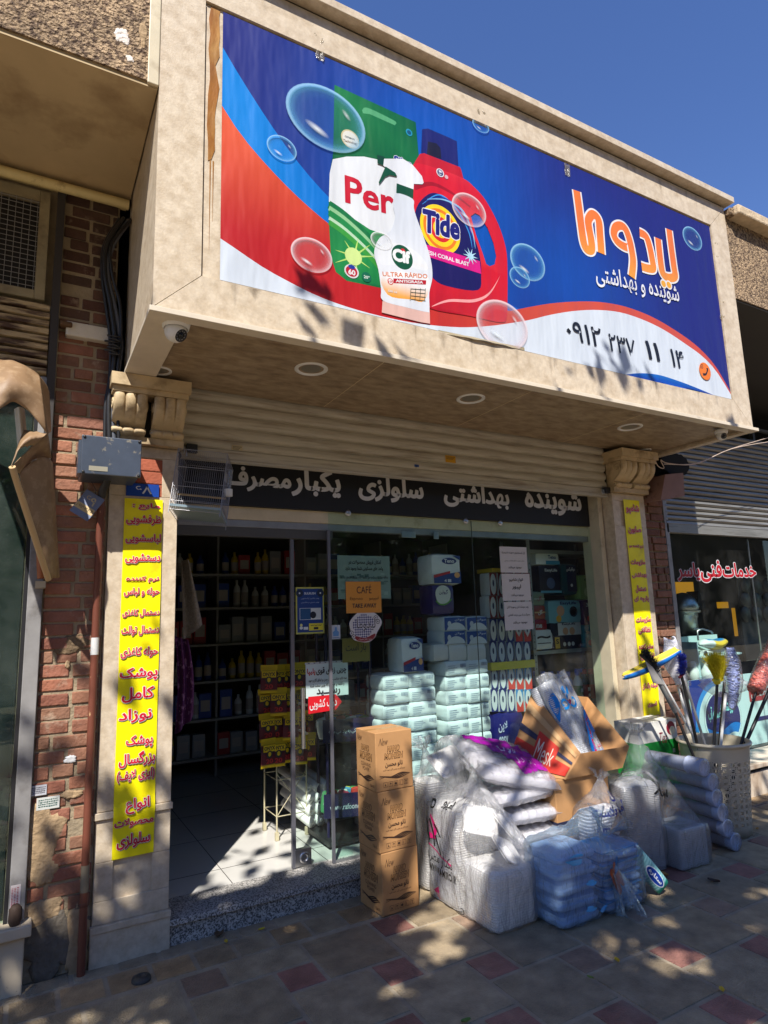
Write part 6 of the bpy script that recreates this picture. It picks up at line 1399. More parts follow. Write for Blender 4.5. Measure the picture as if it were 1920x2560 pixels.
# ---------------------------------------------------------------- paper on the glass
def sheet(name, label, cat, pa, pb, y, col, draw=None, group=None, tilt=0.):
    q0 = at(*pa, y=y); q1 = at(*pb, y=y); x0_, x1_, z0_, z1_ = q0.x, q1.x, q1.z, q0.z; b = MB()
    b.grid(lambda u, v: V3((x0_+(x1_-x0_)*u+tilt*(v-.5)*(z1_-z0_), y-.0015*abs(noise.noise(V3((u*3, v*3, x0_*9)))), z0_+(z1_-z0_)*v)), 8, 8, INK, col)
    P = Plane((x0_, y-.0018, z0_), (1, 0, 0), (0, 0, 1)); 
    if draw: draw(b, P, x1_-x0_, z1_-z0_)
    return tag(b.build(name, origin=((x0_+x1_)/2, y, z0_)), label, cat, group)
def rect(b, P, u0, u1, v0, v1, col, h=.0004): b.add([P(u0, v0, h), P(u1, v0, h), P(u1, v1, h), P(u0, v1, h)], [(0, 1, 2, 3)], INK, col)
KK = (.02, .02, .025); PAP = (.62, .60, .58)
YP = YG-.003
def lines(ls):
    def f(b, P, W, H):
        for s, v0, v1, u0, u1, bo in ls: put(b, s, P, W*u0, W*u1, H*v0, H*v1, KK, h=.0005, bold=bo)
    return f
sheet('paper_notice', 'uppermost of three white notices taped in a column on the glass', 'notice', (1248, 1366), (1320, 1432), YP, PAP, lines([('ژل شستشوی صورت (سینره)', .72, .82, .08, .92, .01), ('مناسب پوست های خشک و حساس', .42, .49, .15, .88, 0), ('موجود میباشد', .14, .26, .28, .76, .015)]), 'white notices on the glass')
sheet('paper_notice', 'middle one of three white notices taped in a column on the glass', 'notice', (1253, 1434), (1328, 1501), YP, PAP, lines([('انواع شامپو', .68, .84, .26, .74, .015), ('لپیور', .40, .60, .34, .66, .02), ('موجود میباشد', .15, .26, .3, .74, .015)]), 'white notices on the glass')
sheet('paper_notice', 'lowest of three white notices taped in a column on the glass', 'notice', (1259, 1505), (1334, 1573), YP, PAP, lines([('پودر سوسک کش و مورچه کش', .75, .86, .1, .86, .01), ('محرک و از بین برنده قطعی', .48, .58, .12, .9, .01), ('موجود میباشد', .2, .32, .28, .78, .015)]), 'white notices on the glass')
def d_poster(b, P, W, H):
    rp = random.Random(4)
    for k in range(60): u, v = rp.uniform(.02, .9), rp.uniform(.05, .55); rect(b, P, W*u, W*(u+.08), H*v, H*(v+.03+.05*rp.random()), mix(lin((70, 100, 100)), lin((150, 170, 165)), rp.random()), .0002+.00002*k)
    put(b, 'امکان فروش محصولات در', P, W*.2, W*.82, H*.78, H*.9, KK, h=.002, bold=.02); put(b, 'واحد های مسکونی شما وجود دارد', P, W*.14, W*.86, H*.64, H*.75, KK, h=.002, bold=.02); put(b, 'It is possible to sell products in the', P, W*.05, W*.95, H*.44, H*.53, KK, h=.002, bold=.0)
sheet('poster', 'pale green poster with dark lettering half hidden behind the orange sign', 'poster', (843, 1388), (977, 1496), YG+.006, lin((128, 150, 146)), d_poster)
def d_cafe(b, P, W, H):
    put(b, 'CAFÉ', P, W*.30, W*.72, H*.62, H*.9, KK, h=.0005, bold=-.002); put(b, 'Esprsso', P, W*.11, W*.46, H*.38, H*.51, lin((80, 50, 20)), h=.0005, bold=-.005); put(b, 'اسپرسو', P, W*.65, W*.92, H*.38, H*.53, lin((70, 45, 20)), h=.0005); put(b, 'TAKE AWAY', P, W*.17, W*.85, H*.16, H*.30, KK, h=.0005, bold=.018)
sheet('paper_sign', 'orange paper sign offering coffee to take away', 'sign', (864, 1454), (954, 1531), YP, lin((206, 140, 52)), d_cafe)
def d_blue(b, P, W, H):
    YL = lin((222, 226, 140)); W_ = (.65, .72, .75); rect(b, P, W*.05, W*.95, H*.035, H*.965, lin((14, 60, 130)), .0003)
    for cx in (.13, .87): b.poly([P(W*cx+W*.13*math.cos(q*.42), H*.87+H*.085*math.sin(q*.42), .0005) for q in range(15)], INK, lin((16, 40, 70))); b.poly([P(W*cx+W*.03*math.cos(q*.7), H*.87+H*.02*math.sin(q*.7), .0008) for q in range(9)], INK, W_)
    put(b, 'BULRUSH', P, W*.3, W*.7, H*.84, H*.89, W_, h=.0006, bold=.02); put(b, 'پودر ماشین لباسشویی', P, W*.18, W*.82, H*.735, H*.775, (.4, .5, .6), h=.0006, bold=.01); put(b, 'پودر دستی و ماشینی', P, W*.18, W*.82, H*.65, H*.69, (.4, .5, .6), h=.0006, bold=.01)
    rect(b, P, W*.13, W*.88, H*.30, H*.55, W_, .0005); rect(b, P, W*.145, W*.52, H*.308, H*.542, lin((20, 80, 130)), .0008); rect(b, P, W*.52, W*.86, H*.33, H*.55, lin((200, 210, 214)), .0008)
    b.poly([P(W*.60+W*.11*math.cos(q*.33), H*.40+H*.075*math.sin(q*.33), .0011) for q in range(19)], INK, lin((14, 24, 40))); rect(b, P, W*.45, W*.95, H*.07, H*.22, lin((226, 216, 60)), .0006); put(b, 'www', P, W*.5, W*.9, H*.16, H*.19, KK, h=.0009); rect(b, P, W*.62, W*.78, H*.09, H*.14, KK, .0009)
    b.poly([P(W*.18+W*.045*math.cos(q*.5), H*.19+H*.03*math.sin(q*.5), .0006) for q in range(13)], INK, YL); b.poly([P(W*.18+W*.06*math.cos(q*.5), H*.13+H*.035*math.sin(q*.5), .0006) for q in range(13)], INK, W_); rect(b, P, W*.26, W*.42, H*.09, H*.15, W_, .0006)
sheet('poster', 'small blue poster with yellow border and washing machine on the sliding door', 'poster', (739, 1468), (811, 1583), YD-.003, lin((186, 190, 96)), d_blue)
sheet('paper_notice', 'dim yellow open notice hanging inside the glass', 'notice', (855, 1597), (925, 1652), YG+.05, lin((120, 112, 50)), lambda b, P, W, H: put(b, 'باز است', P, W*.12, W*.86, H*.38, H*.78, KK, h=.0005, bold=.01))
def d_grease(b, P, W, H):
    put(b, 'پلیپا', P, W*.03, W*.22, H*.66, H*.88, lin((180, 30, 40)), h=.0006, bold=.03); put(b, 'چربی زدای قوی', P, W*.24, W*.96, H*.64, H*.9, KK, h=.0006, bold=.03); put(b, 'همه کاره مناسب برای چدن و اجاق گاز و هود', P, W*.06, W*.97, H*.45, H*.57, KK, h=.0006, bold=.02); put(b, 'و قابلمه و هرچیزی که چربی سخت شده', P, W*.1, W*.9, H*.28, H*.41, KK, h=.0006, bold=.02); put(b, 'رســـید', P, W*.24, W*.8, H*.02, H*.25, KK, h=.0006, bold=.03)
    rect(b, P, W*-.02, W*.98, H*1.0, H*1.06, lin((180, 186, 186)), .0002)
    for k in range(7): rect(b, P, W*(.05+.13*k), W*(.09+.13*k), H*1.02, H*1.045, KK, .0004)
sheet('paper_notice', 'white notice about strong grease remover across the door edge', 'notice', (764, 1662), (871, 1736), YD-.003, lin((196, 214, 212)), d_grease)
q0, q1 = at(772, 1742, y=YD-.004), at(855, 1776, y=YD-.004); b = MB(); P = Plane((q0.x, YD-.005, q1.z), (1, 0, 0), (0, 0, 1)); W, H = q1.x-q0.x, q0.z-q1.z
b.poly([P(W*u, H*v, 0) for u, v in ((-.02, .0), (.80, .08), (1.0, .52), (.82, 1.0), (-.02, 1.0))], INK, lin((206, 20, 34))); put(b, 'درب کشویی', P, W*.02, W*.84, H*.18, H*.84, (.7, .68, .68), h=.0006, bold=.015)
tag(b.build('arrow_sticker', origin=P.o), 'red arrow sticker with white lettering under the grease notice', 'sticker')
sheet('sticker', 'tiny pale sticker with a blue lock drawing beside the door edge', 'sticker', (828, 1563), (851, 1597), YP, lin((180, 190, 200)), lambda b, P, W, H: (b.poly([P(W*u, H*v, .0005) for u, v in ((.2, .2), (.8, .2), (.85, .5), (.65, .6), (.6, .85), (.4, .85), (.35, .6), (.15, .5))], INK, lin((90, 140, 190))), rect(b, P, W*.1, W*.9, H*.06, H*.12, lin((90, 120, 160)), .0005)))
sheet('sticker', 'small white installer label at the top of the sliding door', 'sticker', (776, 1316), (816, 1334), YD-.003, lin((170, 166, 156)), lambda b, P, W, H: (put(b, 'شیشه', P, W*.15, W*.6, H*.55, H*.85, KK, h=.0005, bold=.02), put(b, '۰۹۱۲۸۵۴', P, W*.15, W*.85, H*.15, H*.45, KK, h=.0005, bold=.02)))
# gingham shop sticker
b = MB(); c = at(912, 1566, y=YP); P = Plane(c, (1, 0, 0), (0, 0, 1)); sx, sz = .125, .105
shp = [(sx*(1+.07*math.sin(5*q+1))*math.cos(q)*(.95+.06*math.cos(q-1)), sz*(1+.05*math.sin(4*q))*math.sin(q)+.12*sx*math.cos(q)) for q in [k*.1309 for k in range(48)]]
b.poly([P(*p, 0) for p in shp], INK, (.60, .60, .60)); NVY = lin((34, 44, 110))
inn = [(-.01+x*.70, .004+z*.72) for x, z in shp]
def inside_(x, z, sh):
    s_ = False
    for i in range(len(sh)):
        (xa, za), (xb, zb) = sh[i], sh[i-1]
        if (za > z) != (zb > z) and x < (xb-xa)*(z-za)/(zb-za)+xa: s_ = not s_
    return s_
for i in range(-14, 15):
    for j in range(-14, 15):
        if inside_(i*.008+.004, j*.008+.004, inn):
            k = (i//1 % 2)+(j//1 % 2)
            rect(b, P, i*.008, i*.008+.008, j*.008, j*.008+.008, mix((.62, .63, .66), NVY, k/2), .0005)
put(b, 'لیدوما', P, -.06, .08, -.03, .05, (.03, .03, .05), h=.0014, bold=.012); put(b, 'لیدوما', P, -.06, .08, -.03, .05, (.7, .7, .7), h=.0010, bold=.04)
b.poly([P(x, z, .0009) for x, z in spline([(-.075, -.06), (0, -.075), (.075, -.05), (.06, -.085), (0, -.1), (-.06, -.09)], 5)], INK, lin((130, 30, 40))); put(b, 'سفره یکبار مصرف', P, -.05, .05, -.092, -.076, (.7, .65, .62), h=.0014)
for (x, z) in ((-.1, -.04), (-.085, -.065), (.085, .055), (.1, .03)):
    for r, cc in ((.016, (.03, .03, .04)), (.012, (.6, .6, .6)), (.005, (.05, .05, .06))): b.poly([P(x+r*math.cos(q*.5)*(1+.2*math.sin(q*2.5)), z+r*math.sin(q*.5), .0008+.0003*(.016-r)*100) for q in range(13)], INK, cc)
tag(b.build('sticker', origin=c), 'cut-out sticker with navy gingham and brush lettering under the orange sign', 'sticker')
# ================================================================== GOODS INSIDE THE SHOP
SOFTW = M('tissue_wrap', (1, 1, 1), .35, ink=True, var=.05, vs=14, bump=.35, bs=14)
WPK = lin((222, 230, 232))
def softbox(b, x0, x1, y0, y1, z0, z1, m, col, puff=.006, n=6, seed=0):
    'slightly puffed pack: front, sides and top'
    hx, hy, hz = (x1-x0)/2, (y1-y0)/2, (z1-z0)/2; c = V3(((x0+x1)/2, (y0+y1)/2, (z0+z1)/2))
    def face(o, u, v):
        def fn(a, e):
            s, t_ = a*2-1, e*2-1; bu = puff*(1-s**4)*(1-t_**4)+.003*noise.noise(V3((s*2+seed, t_*2, o[0]+o[2]*2)))
            p = V3((o[0]*hx+u[0]*s*hx+v[0]*t_*hx, o[1]*hy+u[1]*s*hy+v[1]*t_*hy, o[2]*hz+u[2]*s*hz+v[2]*t_*hz))
            k = .94 if abs(s) > .99 and abs(t_) > .99 else .985 if abs(s) > .99 or abs(t_) > .99 else 1
            return c+p*k+V3(o)*bu
        b.grid(fn, n, n, m, col)
    face((0, -1, 0), (1, 0, 0), (0, 0, 1)); face((-1, 0, 0), (0, -1, 0), (0, 0, 1)); face((1, 0, 0), (0, 1, 0), (0, 0, 1)); face((0, 0, 1), (1, 0, 0), (0, 1, 0)); face((0, 1, 0), (-1, 0, 0), (0, 0, 1)); face((0, 0, -1), (1, 0, 0), (0, -1, 0))
def pxbox(pa, pb, y): a, c = at(*pa, y=y), at(*pb, y=y); return a.x, c.x, c.z, a.z
def pack(name, label, cat, box, y, dep, col, art_=None, group=None, puff=.006, m=None):
    x0, x1, z0, z1 = box; t = thing(name, label, cat, ((x0+x1)/2, y+dep/2, z0), group=group); b = MB(); softbox(b, x0, x1, y, y+dep, z0, z1, m or SOFTW, col, puff, seed=z0*7+x0); b.build('wrap', t)
    if art_: b = MB(); P = Plane((x0, y-puff-.0012, z0), (1, 0, 0), (0, 0, 1)); art_(b, P, x1-x0, z1-z0); b.build('print', t)
    return t
GB = lin((120, 140, 170))
def a_tissue(b, P, W, H):
    rp = random.Random(int(W*1e4+H*1e5+P.o.z*1e4))
    for k in range(4): rect(b, P, W*.08, W*(.35+.2*rp.random()), H*(.25+.14*k), H*(.28+.14*k), GB, .001)
    for k in range(9): rect(b, P, W*(.66+.03*k), W*(.66+.03*k+.012+.008*rp.random()), H*.55, H*.8, lin((70, 90, 130)), .001)
    rect(b, P, W*.04, W*.96, H*.12, H*.15, lin((150, 165, 185)), .001)
yT = 3.862
n = 0; cells = []
zrows = [at(1150, v, y=yT).z for v in (1651, 1688, 1725, 1761, 1800, 1838, 1876, 1914, 1952, 1990)]
for r in range(9):
    xa, xm, xb = at(1113-2*r*0, 1700, y=yT).x, at(1167, 1700, y=yT).x, at(1222, 1700, y=yT).x
    for (u0, u1) in ((xa, xm), (xm, xb)): cells.append((u0+.002, u1-.002, zrows[r+1]+.002, zrows[r]-.002))
zr2 = [at(1020, v, y=yT-.008).z for v in (1684, 1721, 1757, 1794, 1830, 1868, 1905, 1942, 1980)]
for r in range(8):
    xa, xm, xb = at(955, 1700, y=yT-.008).x, at(1021, 1700, y=yT-.008).x, at(1088, 1700, y=yT-.008).x
    for (u0, u1) in ((xa, xm), (xm, xb)): cells.append((u0+.002, u1-.002, zr2[r+1]+.002, zr2[r]-.002))
# one pack is built, the rest are copies scaled to their place
x0, x1, z0, z1 = cells[0]; proto = pack('tissue_pack', 'white film wrapped pack of paper tissues in the tall stacks behind the glass', 'tissue pack', (0, .155, 0, .1), 0, .24, WPK, a_tissue, 'tissue packs stacked behind the glass', .009)
pb_ = proto.location.copy()
for i, (x0, x1, z0, z1) in enumerate(cells):
    o = proto if i == 0 else copy_tree(proto); sx, sz = (x1-x0)/.155, (z1-z0)/.1; o.scale = (sx, 1, sz); j_ = i if i < 18 else i-18; o['label'] = 'wrapped tissue pack, %s one in the %s row from top of the %s stack' % (('left', 'right')[j_ % 2], nth(j_//2), 'right' if i < 18 else 'left'); o.location = ((x0+x1)/2, yT+.12+(.004*((i*7) % 5)-.008)-(.008 if i >= 18 else 0), z0)
# bottom support for the packs
b = MB(); b.box(at(955, 1900, y=yT).x, at(1300, 1900, y=yT).x, 3.84, 4.3, .128, min(zrows[-1], zr2[-1])-.004, M('display_plinth', lin((120, 118, 112)), .7)); tag(b.build('display_plinth', origin=(2.7, 4.1, .128)), 'low grey plinth carrying the tissue stacks behind the glass', 'plinth')
def a_blue(b, P, W, H):
    rect(b, P, W*.02, W*.98, H*.06, H*.94, lin((24, 70, 140)), .001); b.poly([P(W*(.1+.9*u), H*(.08+.5*math.sin(math.pi*u)**.6), .0016) for u in [k/12 for k in range(13)]]+[P(W*.98, H*.07, .0016)], INK, lin((200, 208, 212))); put(b, 'سولان', P, W*.5, W*.94, H*.66, H*.86, (.6, .65, .7), h=.0016, bold=.02); b.poly([P(W*.24+W*.09*math.cos(q*.5), H*.5+H*.2*math.sin(q*.5), .002) for q in range(13)], INK, lin((190, 200, 206)))
pos = ('upper left', 'upper right', 'lower left', 'lower right'); ii = 0
for (va, vb) in ((1542, 1576), (1577, 1610)):
    for (ua, ub) in ((1108, 1163), (1164, 1217)): pack('tissue_pack', '%s of the four blue printed tissue packs on the tall white stack' % pos[ii], 'tissue pack', pxbox((ua, va), (ub, vb), yT), yT, .22, WPK, a_blue, 'blue printed tissue packs', .006); ii += 1
for k, (ua, ub) in enumerate(((1084, 1122), (1122, 1168), (1168, 1216))): pack('napkin_pack', ('leftmost', 'middle', 'rightmost')[k]+' plain white napkin pack in the row under the blue printed packs', 'napkin pack', pxbox((ua, 1612), (ub, 1650), yT), yT, .22, lin((206, 208, 206)), None, 'plain napkin packs', .008)
def a_teno(b, P, W, H):
    b.poly([P(W*u, H*v, .001) for u, v in ((.02, .02), (.98, .02), (.98, .42), (.6, .36), (.02, .2))], INK, lin((24, 60, 130))); b.poly([P(W*u, H*v, .0015) for u, v in ((.02, .2), (.6, .36), (.6, .44), (.02, .30))], INK, lin((180, 40, 50))); b.poly([P(W*(.58+.26*math.cos(q*.4)), H*(.78+.11*math.sin(q*.4)), .001) for q in range(16)], INK, lin((24, 50, 120))); b.poly([P(W*u, H*v, .001) for u, v in ((.7, .97), (.98, .97), (.98, .8))], INK, lin((24, 60, 130)))
    put(b, 'Teno', P, W*.40, W*.76, H*.72, H*.85, (.75, .78, .8), h=.0016, bold=.03); b.poly([P(W*.84+W*.1*math.cos(q*.5), H*.3+H*.1*math.sin(q*.5), .002) for q in range(13)], INK, lin((226, 170, 110))); put(b, '4', P, W*.38, W*.46, H*.06, H*.16, (.7, .7, .7), h=.002, bold=.03); rect(b, P, W*.5, W*.62, H*.06, H*.16, (.6, .65, .7), .002)
pack('paper_towel_pack', 'paper towel pack with blue and red print on top of the tallest stack', 'paper towels', pxbox((1078, 1386), (1152, 1460), yT), yT, .2, WPK, a_teno, None, .012)
def a_teno2(b, P, W, H): a_teno(b, P, W, H)
pack('paper_towel_pack', 'paper towel pack standing on the left stack of white tissues', 'paper towels', pxbox((1003, 1597), (1058, 1678), yT-.008), yT-.008, .2, WPK, a_teno2, None, .012)
def a_gol(b, P, W, H):
    b.poly([P(W*.45+W*.36*math.cos(q*.3), H*.7+H*.42*math.sin(q*.3)*(1 if math.sin(q*.3) < 0 else .7), .001) for q in range(21)], INK, lin((206, 212, 206))); put(b, 'گیولین', P, W*.26, W*.68, H*.66, H*.84, lin((40, 30, 100)), h=.0016, bold=.02); V, F = ribbon(spline([(W*.1, H*.45), (W*.3, H*.32), (W*.6, H*.34), (W*.84, H*.5)], 6, False), W*.06); b.add([P(x, z, .0018) for x, z in V], F, INK, lin((90, 150, 60)))
pack('paper_towel_pack', 'dark purple and cream paper pack under the topmost towel pack', 'paper towels', pxbox((1080, 1463), (1136, 1533), yT), yT, .18, lin((50, 36, 100)), a_gol, None, .012)
# patterned tissue boxes in columns
def a_tb(c1, c2):
    def f(b, P, W, H):
        sh = [(W*.16, H*.98)]+[(W*(.16+.74*math.sin(math.pi*q/10)**.8), H*(.98-.96*q/10)) for q in range(11)]
        b.poly([P(W*u, H*v, .001) for u, v in ((.0, .0), (1, 0), (1, 1), (0, 1))], INK, c1); b.poly([P(W*.5+W*.42*math.cos(q*.26), H*.5+H*.46*math.sin(q*.26), .0015) for q in range(24)], INK, lin((206, 210, 212)))
        if c2: b.poly([P(W*u, H*v, .0019) for u, v in ((.0, .0), (1, 0), (1, .5), (.5, .2), (0, .5))], INK, c2)
        b.poly([P(W*.5+W*.12*math.cos(q*.4), H*.55+H*.15*math.sin(q*.4), .0022) for q in range(16)], INK, lin((40, 50, 90)))
    return f
NB_, RD_, CY_ = lin((36, 46, 110)), lin((200, 60, 50)), lin((30, 130, 190)); rtb = random.Random(6); proto_tb = {}
yB = 3.93
for r, (va, vb) in enumerate(((1432, 1489), (1490, 1545), (1548, 1603), (1604, 1656), (1668, 1722), (1723, 1778))):
    for k in range(5):
        ua = 1222+21.2*k+(3 if r > 3 else 0); bx = pxbox((ua, va), (ua+20.6, vb), yB); kind = (2 if r < 2 else 0) if k < 2 else rtb.choice((0, 1)) if r > 1 else 2
        W, H = bx[1]-bx[0], bx[3]-bx[2]
        if kind not in proto_tb: proto_tb[kind] = (pack('tissue_box', ('white tissue box with navy curves in the columns right of the stacks', 'white tissue box with red and blue wedge in the columns right of the stacks', 'white tissue box with dark red sides in the upper columns')[kind], 'tissue box', (0, W, 0, H), 0, .12, lin((206, 210, 212)), a_tb((NB_, CY_, lin((120, 34, 40)))[kind], (None, RD_, None)[kind]), 'tissue boxes in columns', .002), W, H); o = proto_tb[kind][0]
        else: o = copy_tree(proto_tb[kind][0])
        o['label'] = ('navy curved tissue box', 'red wedged tissue box', 'maroon sided tissue box')[kind]+', %s from left in the %s row behind the glass' % (nth(k), nth(r))
        o.scale = (W/proto_tb[kind][1], 1, H/proto_tb[kind][2]); o.location = ((bx[0]+bx[1])/2, yB+.06, bx[2])
for nm, lab, bxp, col in (('tray_board', 'bright yellow board between the tissue box columns', ((1222, 1657), (1332, 1667)), lin((224, 206, 40))), ('tray_board', 'yellow crumpled film on top of the tissue box columns', ((1224, 1421), (1276, 1431)), lin((190, 160, 30)))):
    bx = pxbox(*bxp, yB); b = MB(); b.box(bx[0], bx[1], yB-.03, yB+.16, bx[2], bx[3], INK, col); tag(b.build(nm, origin=(bx[0], yB, bx[2])), lab, 'board')
pack('nappy_pack', 'shiny navy pack at the foot of the tissue box columns', 'pack', pxbox((1232, 1786), (1312, 1868), yB), yB, .2, lin((22, 26, 100)), lambda b, P, W, H: (put(b, 'لاین', P, W*.1, W*.4, H*.5, H*.8, (.5, .55, .7), h=.001, bold=.02), put(b, 'easy', P, W*.1, W*.4, H*.1, H*.4, (.5, .55, .7), h=.001, bold=.02)), None, .02)
# steel rack with nappies and bottles
yR = 4.12; t = thing('steel_rack', 'slotted steel rack of nappies and bottles at the right end of the window', 'rack', (3.9, yR+.15, .128)); RK = M('galvanised_steel', lin((150, 156, 158)), .45, metal=.4, var=.1)
xa, xb = at(1335, 1600, y=yR-.02).x, at(1528, 1600, y=yR-.02).x
for v in (1377, 1622, 1768, 1900): zz = at(1430, v, y=yR-.02).z; b = MB(); b.box(xa, xb, yR-.02, yR+.32, zz-.03, zz, RK); b.build('shelf', t)
for xx in (xa, xb):
    for yy in (yR-.024, yR+.32):
        b = MB(); b.box(xx-.018, xx+.018, yy-.002, yy+.002, .128, 2.25, RK)
        for k in range(34): b.box(xx-.004, xx+.004, yy-.0035, yy+.0035, .2+.055*k, .212+.055*k, BLACKP)
        b.build('post', t)
zs1 = at(1430, 1622, y=yR-.02).z
def a_face(c):
    def f(b, P, W, H):
        put(b, c[0], P, W*c[1], W*c[2], H*c[3], H*c[4], c[5], h=.0012, bold=.03)
        for s_ in c[6:]: s_(b, P, W, H)
    return f
def blob(cx, cz, r, col): return lambda b, P, W, H: b.poly([P(W*cx+r*W*math.cos(q*.4), H*cz+r*W*math.sin(q*.4), .0009) for q in range(16)], INK, col)
def bar(u0, u1, v0, v1, col): return lambda b, P, W, H: rect(b, P, W*u0, W*u1, H*v0, H*v1, col, .0007)
SK = lin((206, 160, 130)); WH = (.62, .64, .65); items = [
 ('nappy_pack', 'dark navy pack with white badge low on the rack, marked S', (1375, 1556), (1456, 1621), lin((26, 30, 56)), a_face(('S', .13, .22, .22, .4, KK, bar(.1, .25, .06, .46, lin((214, 178, 80))), bar(.22, .98, .52, .96, WH), blob(.46, .66, .09, SK), blob(.68, .66, .09, SK), lambda b, P, W, H: put(b, 'EasyLife', P, W*.36, W*.8, H*.86, H*.96, lin((30, 34, 80)), h=.0015, bold=.03), blob(.4, .2, .05, WH), blob(.55, .2, .05, WH), blob(.68, .2, .05, WH)))),
 ('nappy_pack', 'turquoise baby nappy pack with a smiling face on the rack', (1458, 1562), (1524, 1618), lin((50, 150, 176)), a_face(('My Baby', .08, .62, .58, .74, WH, blob(.78, .62, .2, SK), blob(.2, .25, .08, lin((220, 90, 100))), bar(.3, .5, .15, .38, WH)))),
 ('nappy_pack', 'pale blue nappy pack with a foot lying on the rack', (1369, 1502), (1454, 1556), lin((120, 180, 196)), a_face(('EasyLife', .35, .85, .78, .95, lin((30, 50, 110)), blob(.35, .55, .12, SK), blob(.75, .5, .12, lin((20, 40, 60))), blob(.75, .5, .1, lin((150, 190, 200))), blob(.28, .2, .08, lin((220, 170, 60)))))),
 ('nappy_pack', 'deep purple nappy pack numbered 30 on the rack', (1456, 1500), (1514, 1560), lin((74, 40, 96)), a_face(('30', .12, .34, .72, .88, WH, blob(.58, .6, .25, lin((120, 190, 200))), blob(.58, .5, .12, SK), blob(.22, .25, .1, lin((220, 60, 60))), bar(.86, 1, .6, 1, lin((170, 190, 60)))))),
 ('wipes_pack', 'light green wipes pack with a child on top of the purple pack', (1446, 1438), (1508, 1498), lin((130, 170, 96)), a_face(('سبزینه', .2, .6, .7, .88, lin((30, 90, 40)), blob(.75, .55, .16, SK), blob(.3, .3, .14, lin((180, 206, 140)))))),
 ('nappy_pack', 'dark teal upright pack beside the green wipes', (1402, 1410), (1444, 1486), lin((20, 70, 80)), a_face(('مولفیکس', .3, .9, .75, .9, WH, bar(.3, .95, .1, .95, lin((20, 30, 66))), blob(.6, .3, .08, WH)))),
 ('nappy_pack', 'black and blue night pack behind the paper notices', (1346, 1413), (1403, 1482), lin((22, 26, 50)), a_face(('EasyLife', .25, .85, .74, .88, WH, blob(.5, .35, .2, lin((70, 90, 130))), bar(0, 1, 0, .08, lin((90, 160, 190)))))),
 ('paper_towel_pack', 'white towel roll with blue splash on top of the night pack', (1338, 1383), (1398, 1412), WPK, a_face(('Teno', .5, .85, .5, .85, lin((30, 80, 140)), bar(.4, 1, .0, .35, lin((60, 140, 170)))))),
 ('napkin_pack', 'red flowered napkin pack behind the lowest notice', (1334, 1514), (1364, 1548), lin((150, 70, 56)), a_face(('گل', .3, .7, .3, .7, WH, bar(0, 1, .45, .55, lin((210, 180, 130)))))),
 ('napkin_pack', 'green flowered napkin pack behind the middle notice', (1332, 1480), (1362, 1513), lin((120, 140, 120)), a_face(('گل', .3, .7, .3, .7, lin((150, 60, 80)), bar(0, 1, .45, .5, WH)))),
 ('napkin_pack', 'crimson dotted napkin pack beside the white rolls', (1335, 1549), (1368, 1574), lin((150, 24, 44)), a_face(('me', .1, .55, .2, .55, WH))),
 ('roll_pack', 'white pack of rolls with two dark waves at the left of the rack', (1333, 1576), (1384, 1622), WPK, a_face(('~', .15, .85, .55, .7, KK, bar(.15, .85, .3, .34, KK)))),
]
for nm, lab, pa, pb, col, ar in items: pack(nm, lab, 'pack', pxbox(pa, pb, yR), yR, .2, col, ar, 'packs on the steel rack', .006)
def bottle(label, px, top, bot, wpx, body, cap, lab_col, group, y=yR-.005, trigger=False):
    p = at(px, bot, y=y); zt = at(px, top, y=y).z; r = abs(at(px+wpx/2, bot, y=y).x-at(px-wpx/2, bot, y=y).x)/2; H = zt-p.z; t = thing('bottle', label, 'bottle', (p.x, y+r, p.z), group=group)
    T = Matrix.Translation((p.x, y+r, p.z)); b = MB(); b.lathe([(0, 0), (r*.92, 0), (r, .006), (r, H*.62), (r*.9, H*.72), (r*.5, H*.82), (r*.42, H*.86), (r*.42, H*.9)], body, 20, T); b.build('body', t)
    b = MB(); b.lathe([(r*.52, H*.86), (r*.54, H*.98), (r*.46, H), (0, H)], cap, 16, T)
    if trigger: b.box(p.x-r*.3, p.x+r*1.3, y+r*.7, y+r*1.3, p.z+H*.94, p.z+H*1.05, cap)
    b.build('cap', t)
    b = MB(); b.lathe([(r*1.01, H*.2), (r*1.01, H*.58)], lab_col, 20, T); P = Plane((p.x, y-.002, p.z), (1, 0, 0), (0, 0, 1)); rect(b, P, -r*.3, r*.35, H*.4, H*.5, (.6, .6, .6)); b.poly([P(r*.3*math.cos(q*.5), H*.29+r*.3*math.sin(q*.5), .0004) for q in range(13)], INK, (.55, .5, .5)); b.build('label_wrap', t)
REDC, BLUC = M('red_cap', lin((210, 40, 40)), .35), M('blue_cap', lin((40, 90, 200)), .35); GRYB = M('dark_liquid', lin((88, 96, 96)), .2); REDL = M('red_label', lin((160, 36, 44)), .4); WHB_ = M('white_bottle', (.7, .72, .72), .3); GRNL = M('green_label', lin((60, 120, 80)), .4)
for k, (px, l) in enumerate(((1476, 'leftmost of three grey bottles with red caps and red labels'), (1495, 'middle one of three grey bottles with red caps and red labels'), (1514, 'rightmost of three grey bottles with red caps and red labels'))): bottle(l, px, 1672, 1764, 19, GRYB, REDC, REDL, 'bottles on the lower rack shelf')
bottle('white spray bottle with blue trigger beside the red capped bottles', 1458, 1676, 1766, 17, WHB_, BLUC, GRNL, 'bottles on the lower rack shelf', trigger=True)
for k, px in enumerate((1352, 1371, 1392, 1414, 1435)): bottle('pale blue bottle with a blue cap, number %s from the left behind the cup sleeve' % ('one', 'two', 'three', 'four', 'five')[k], px, 1678, 1766, 18, M('pale_blue_bottle', lin((120, 160, 220)), .3), BLUC, M('blue_label', lin((50, 80, 170)), .4), 'bottles on the lower rack shelf', y=yR+.07)
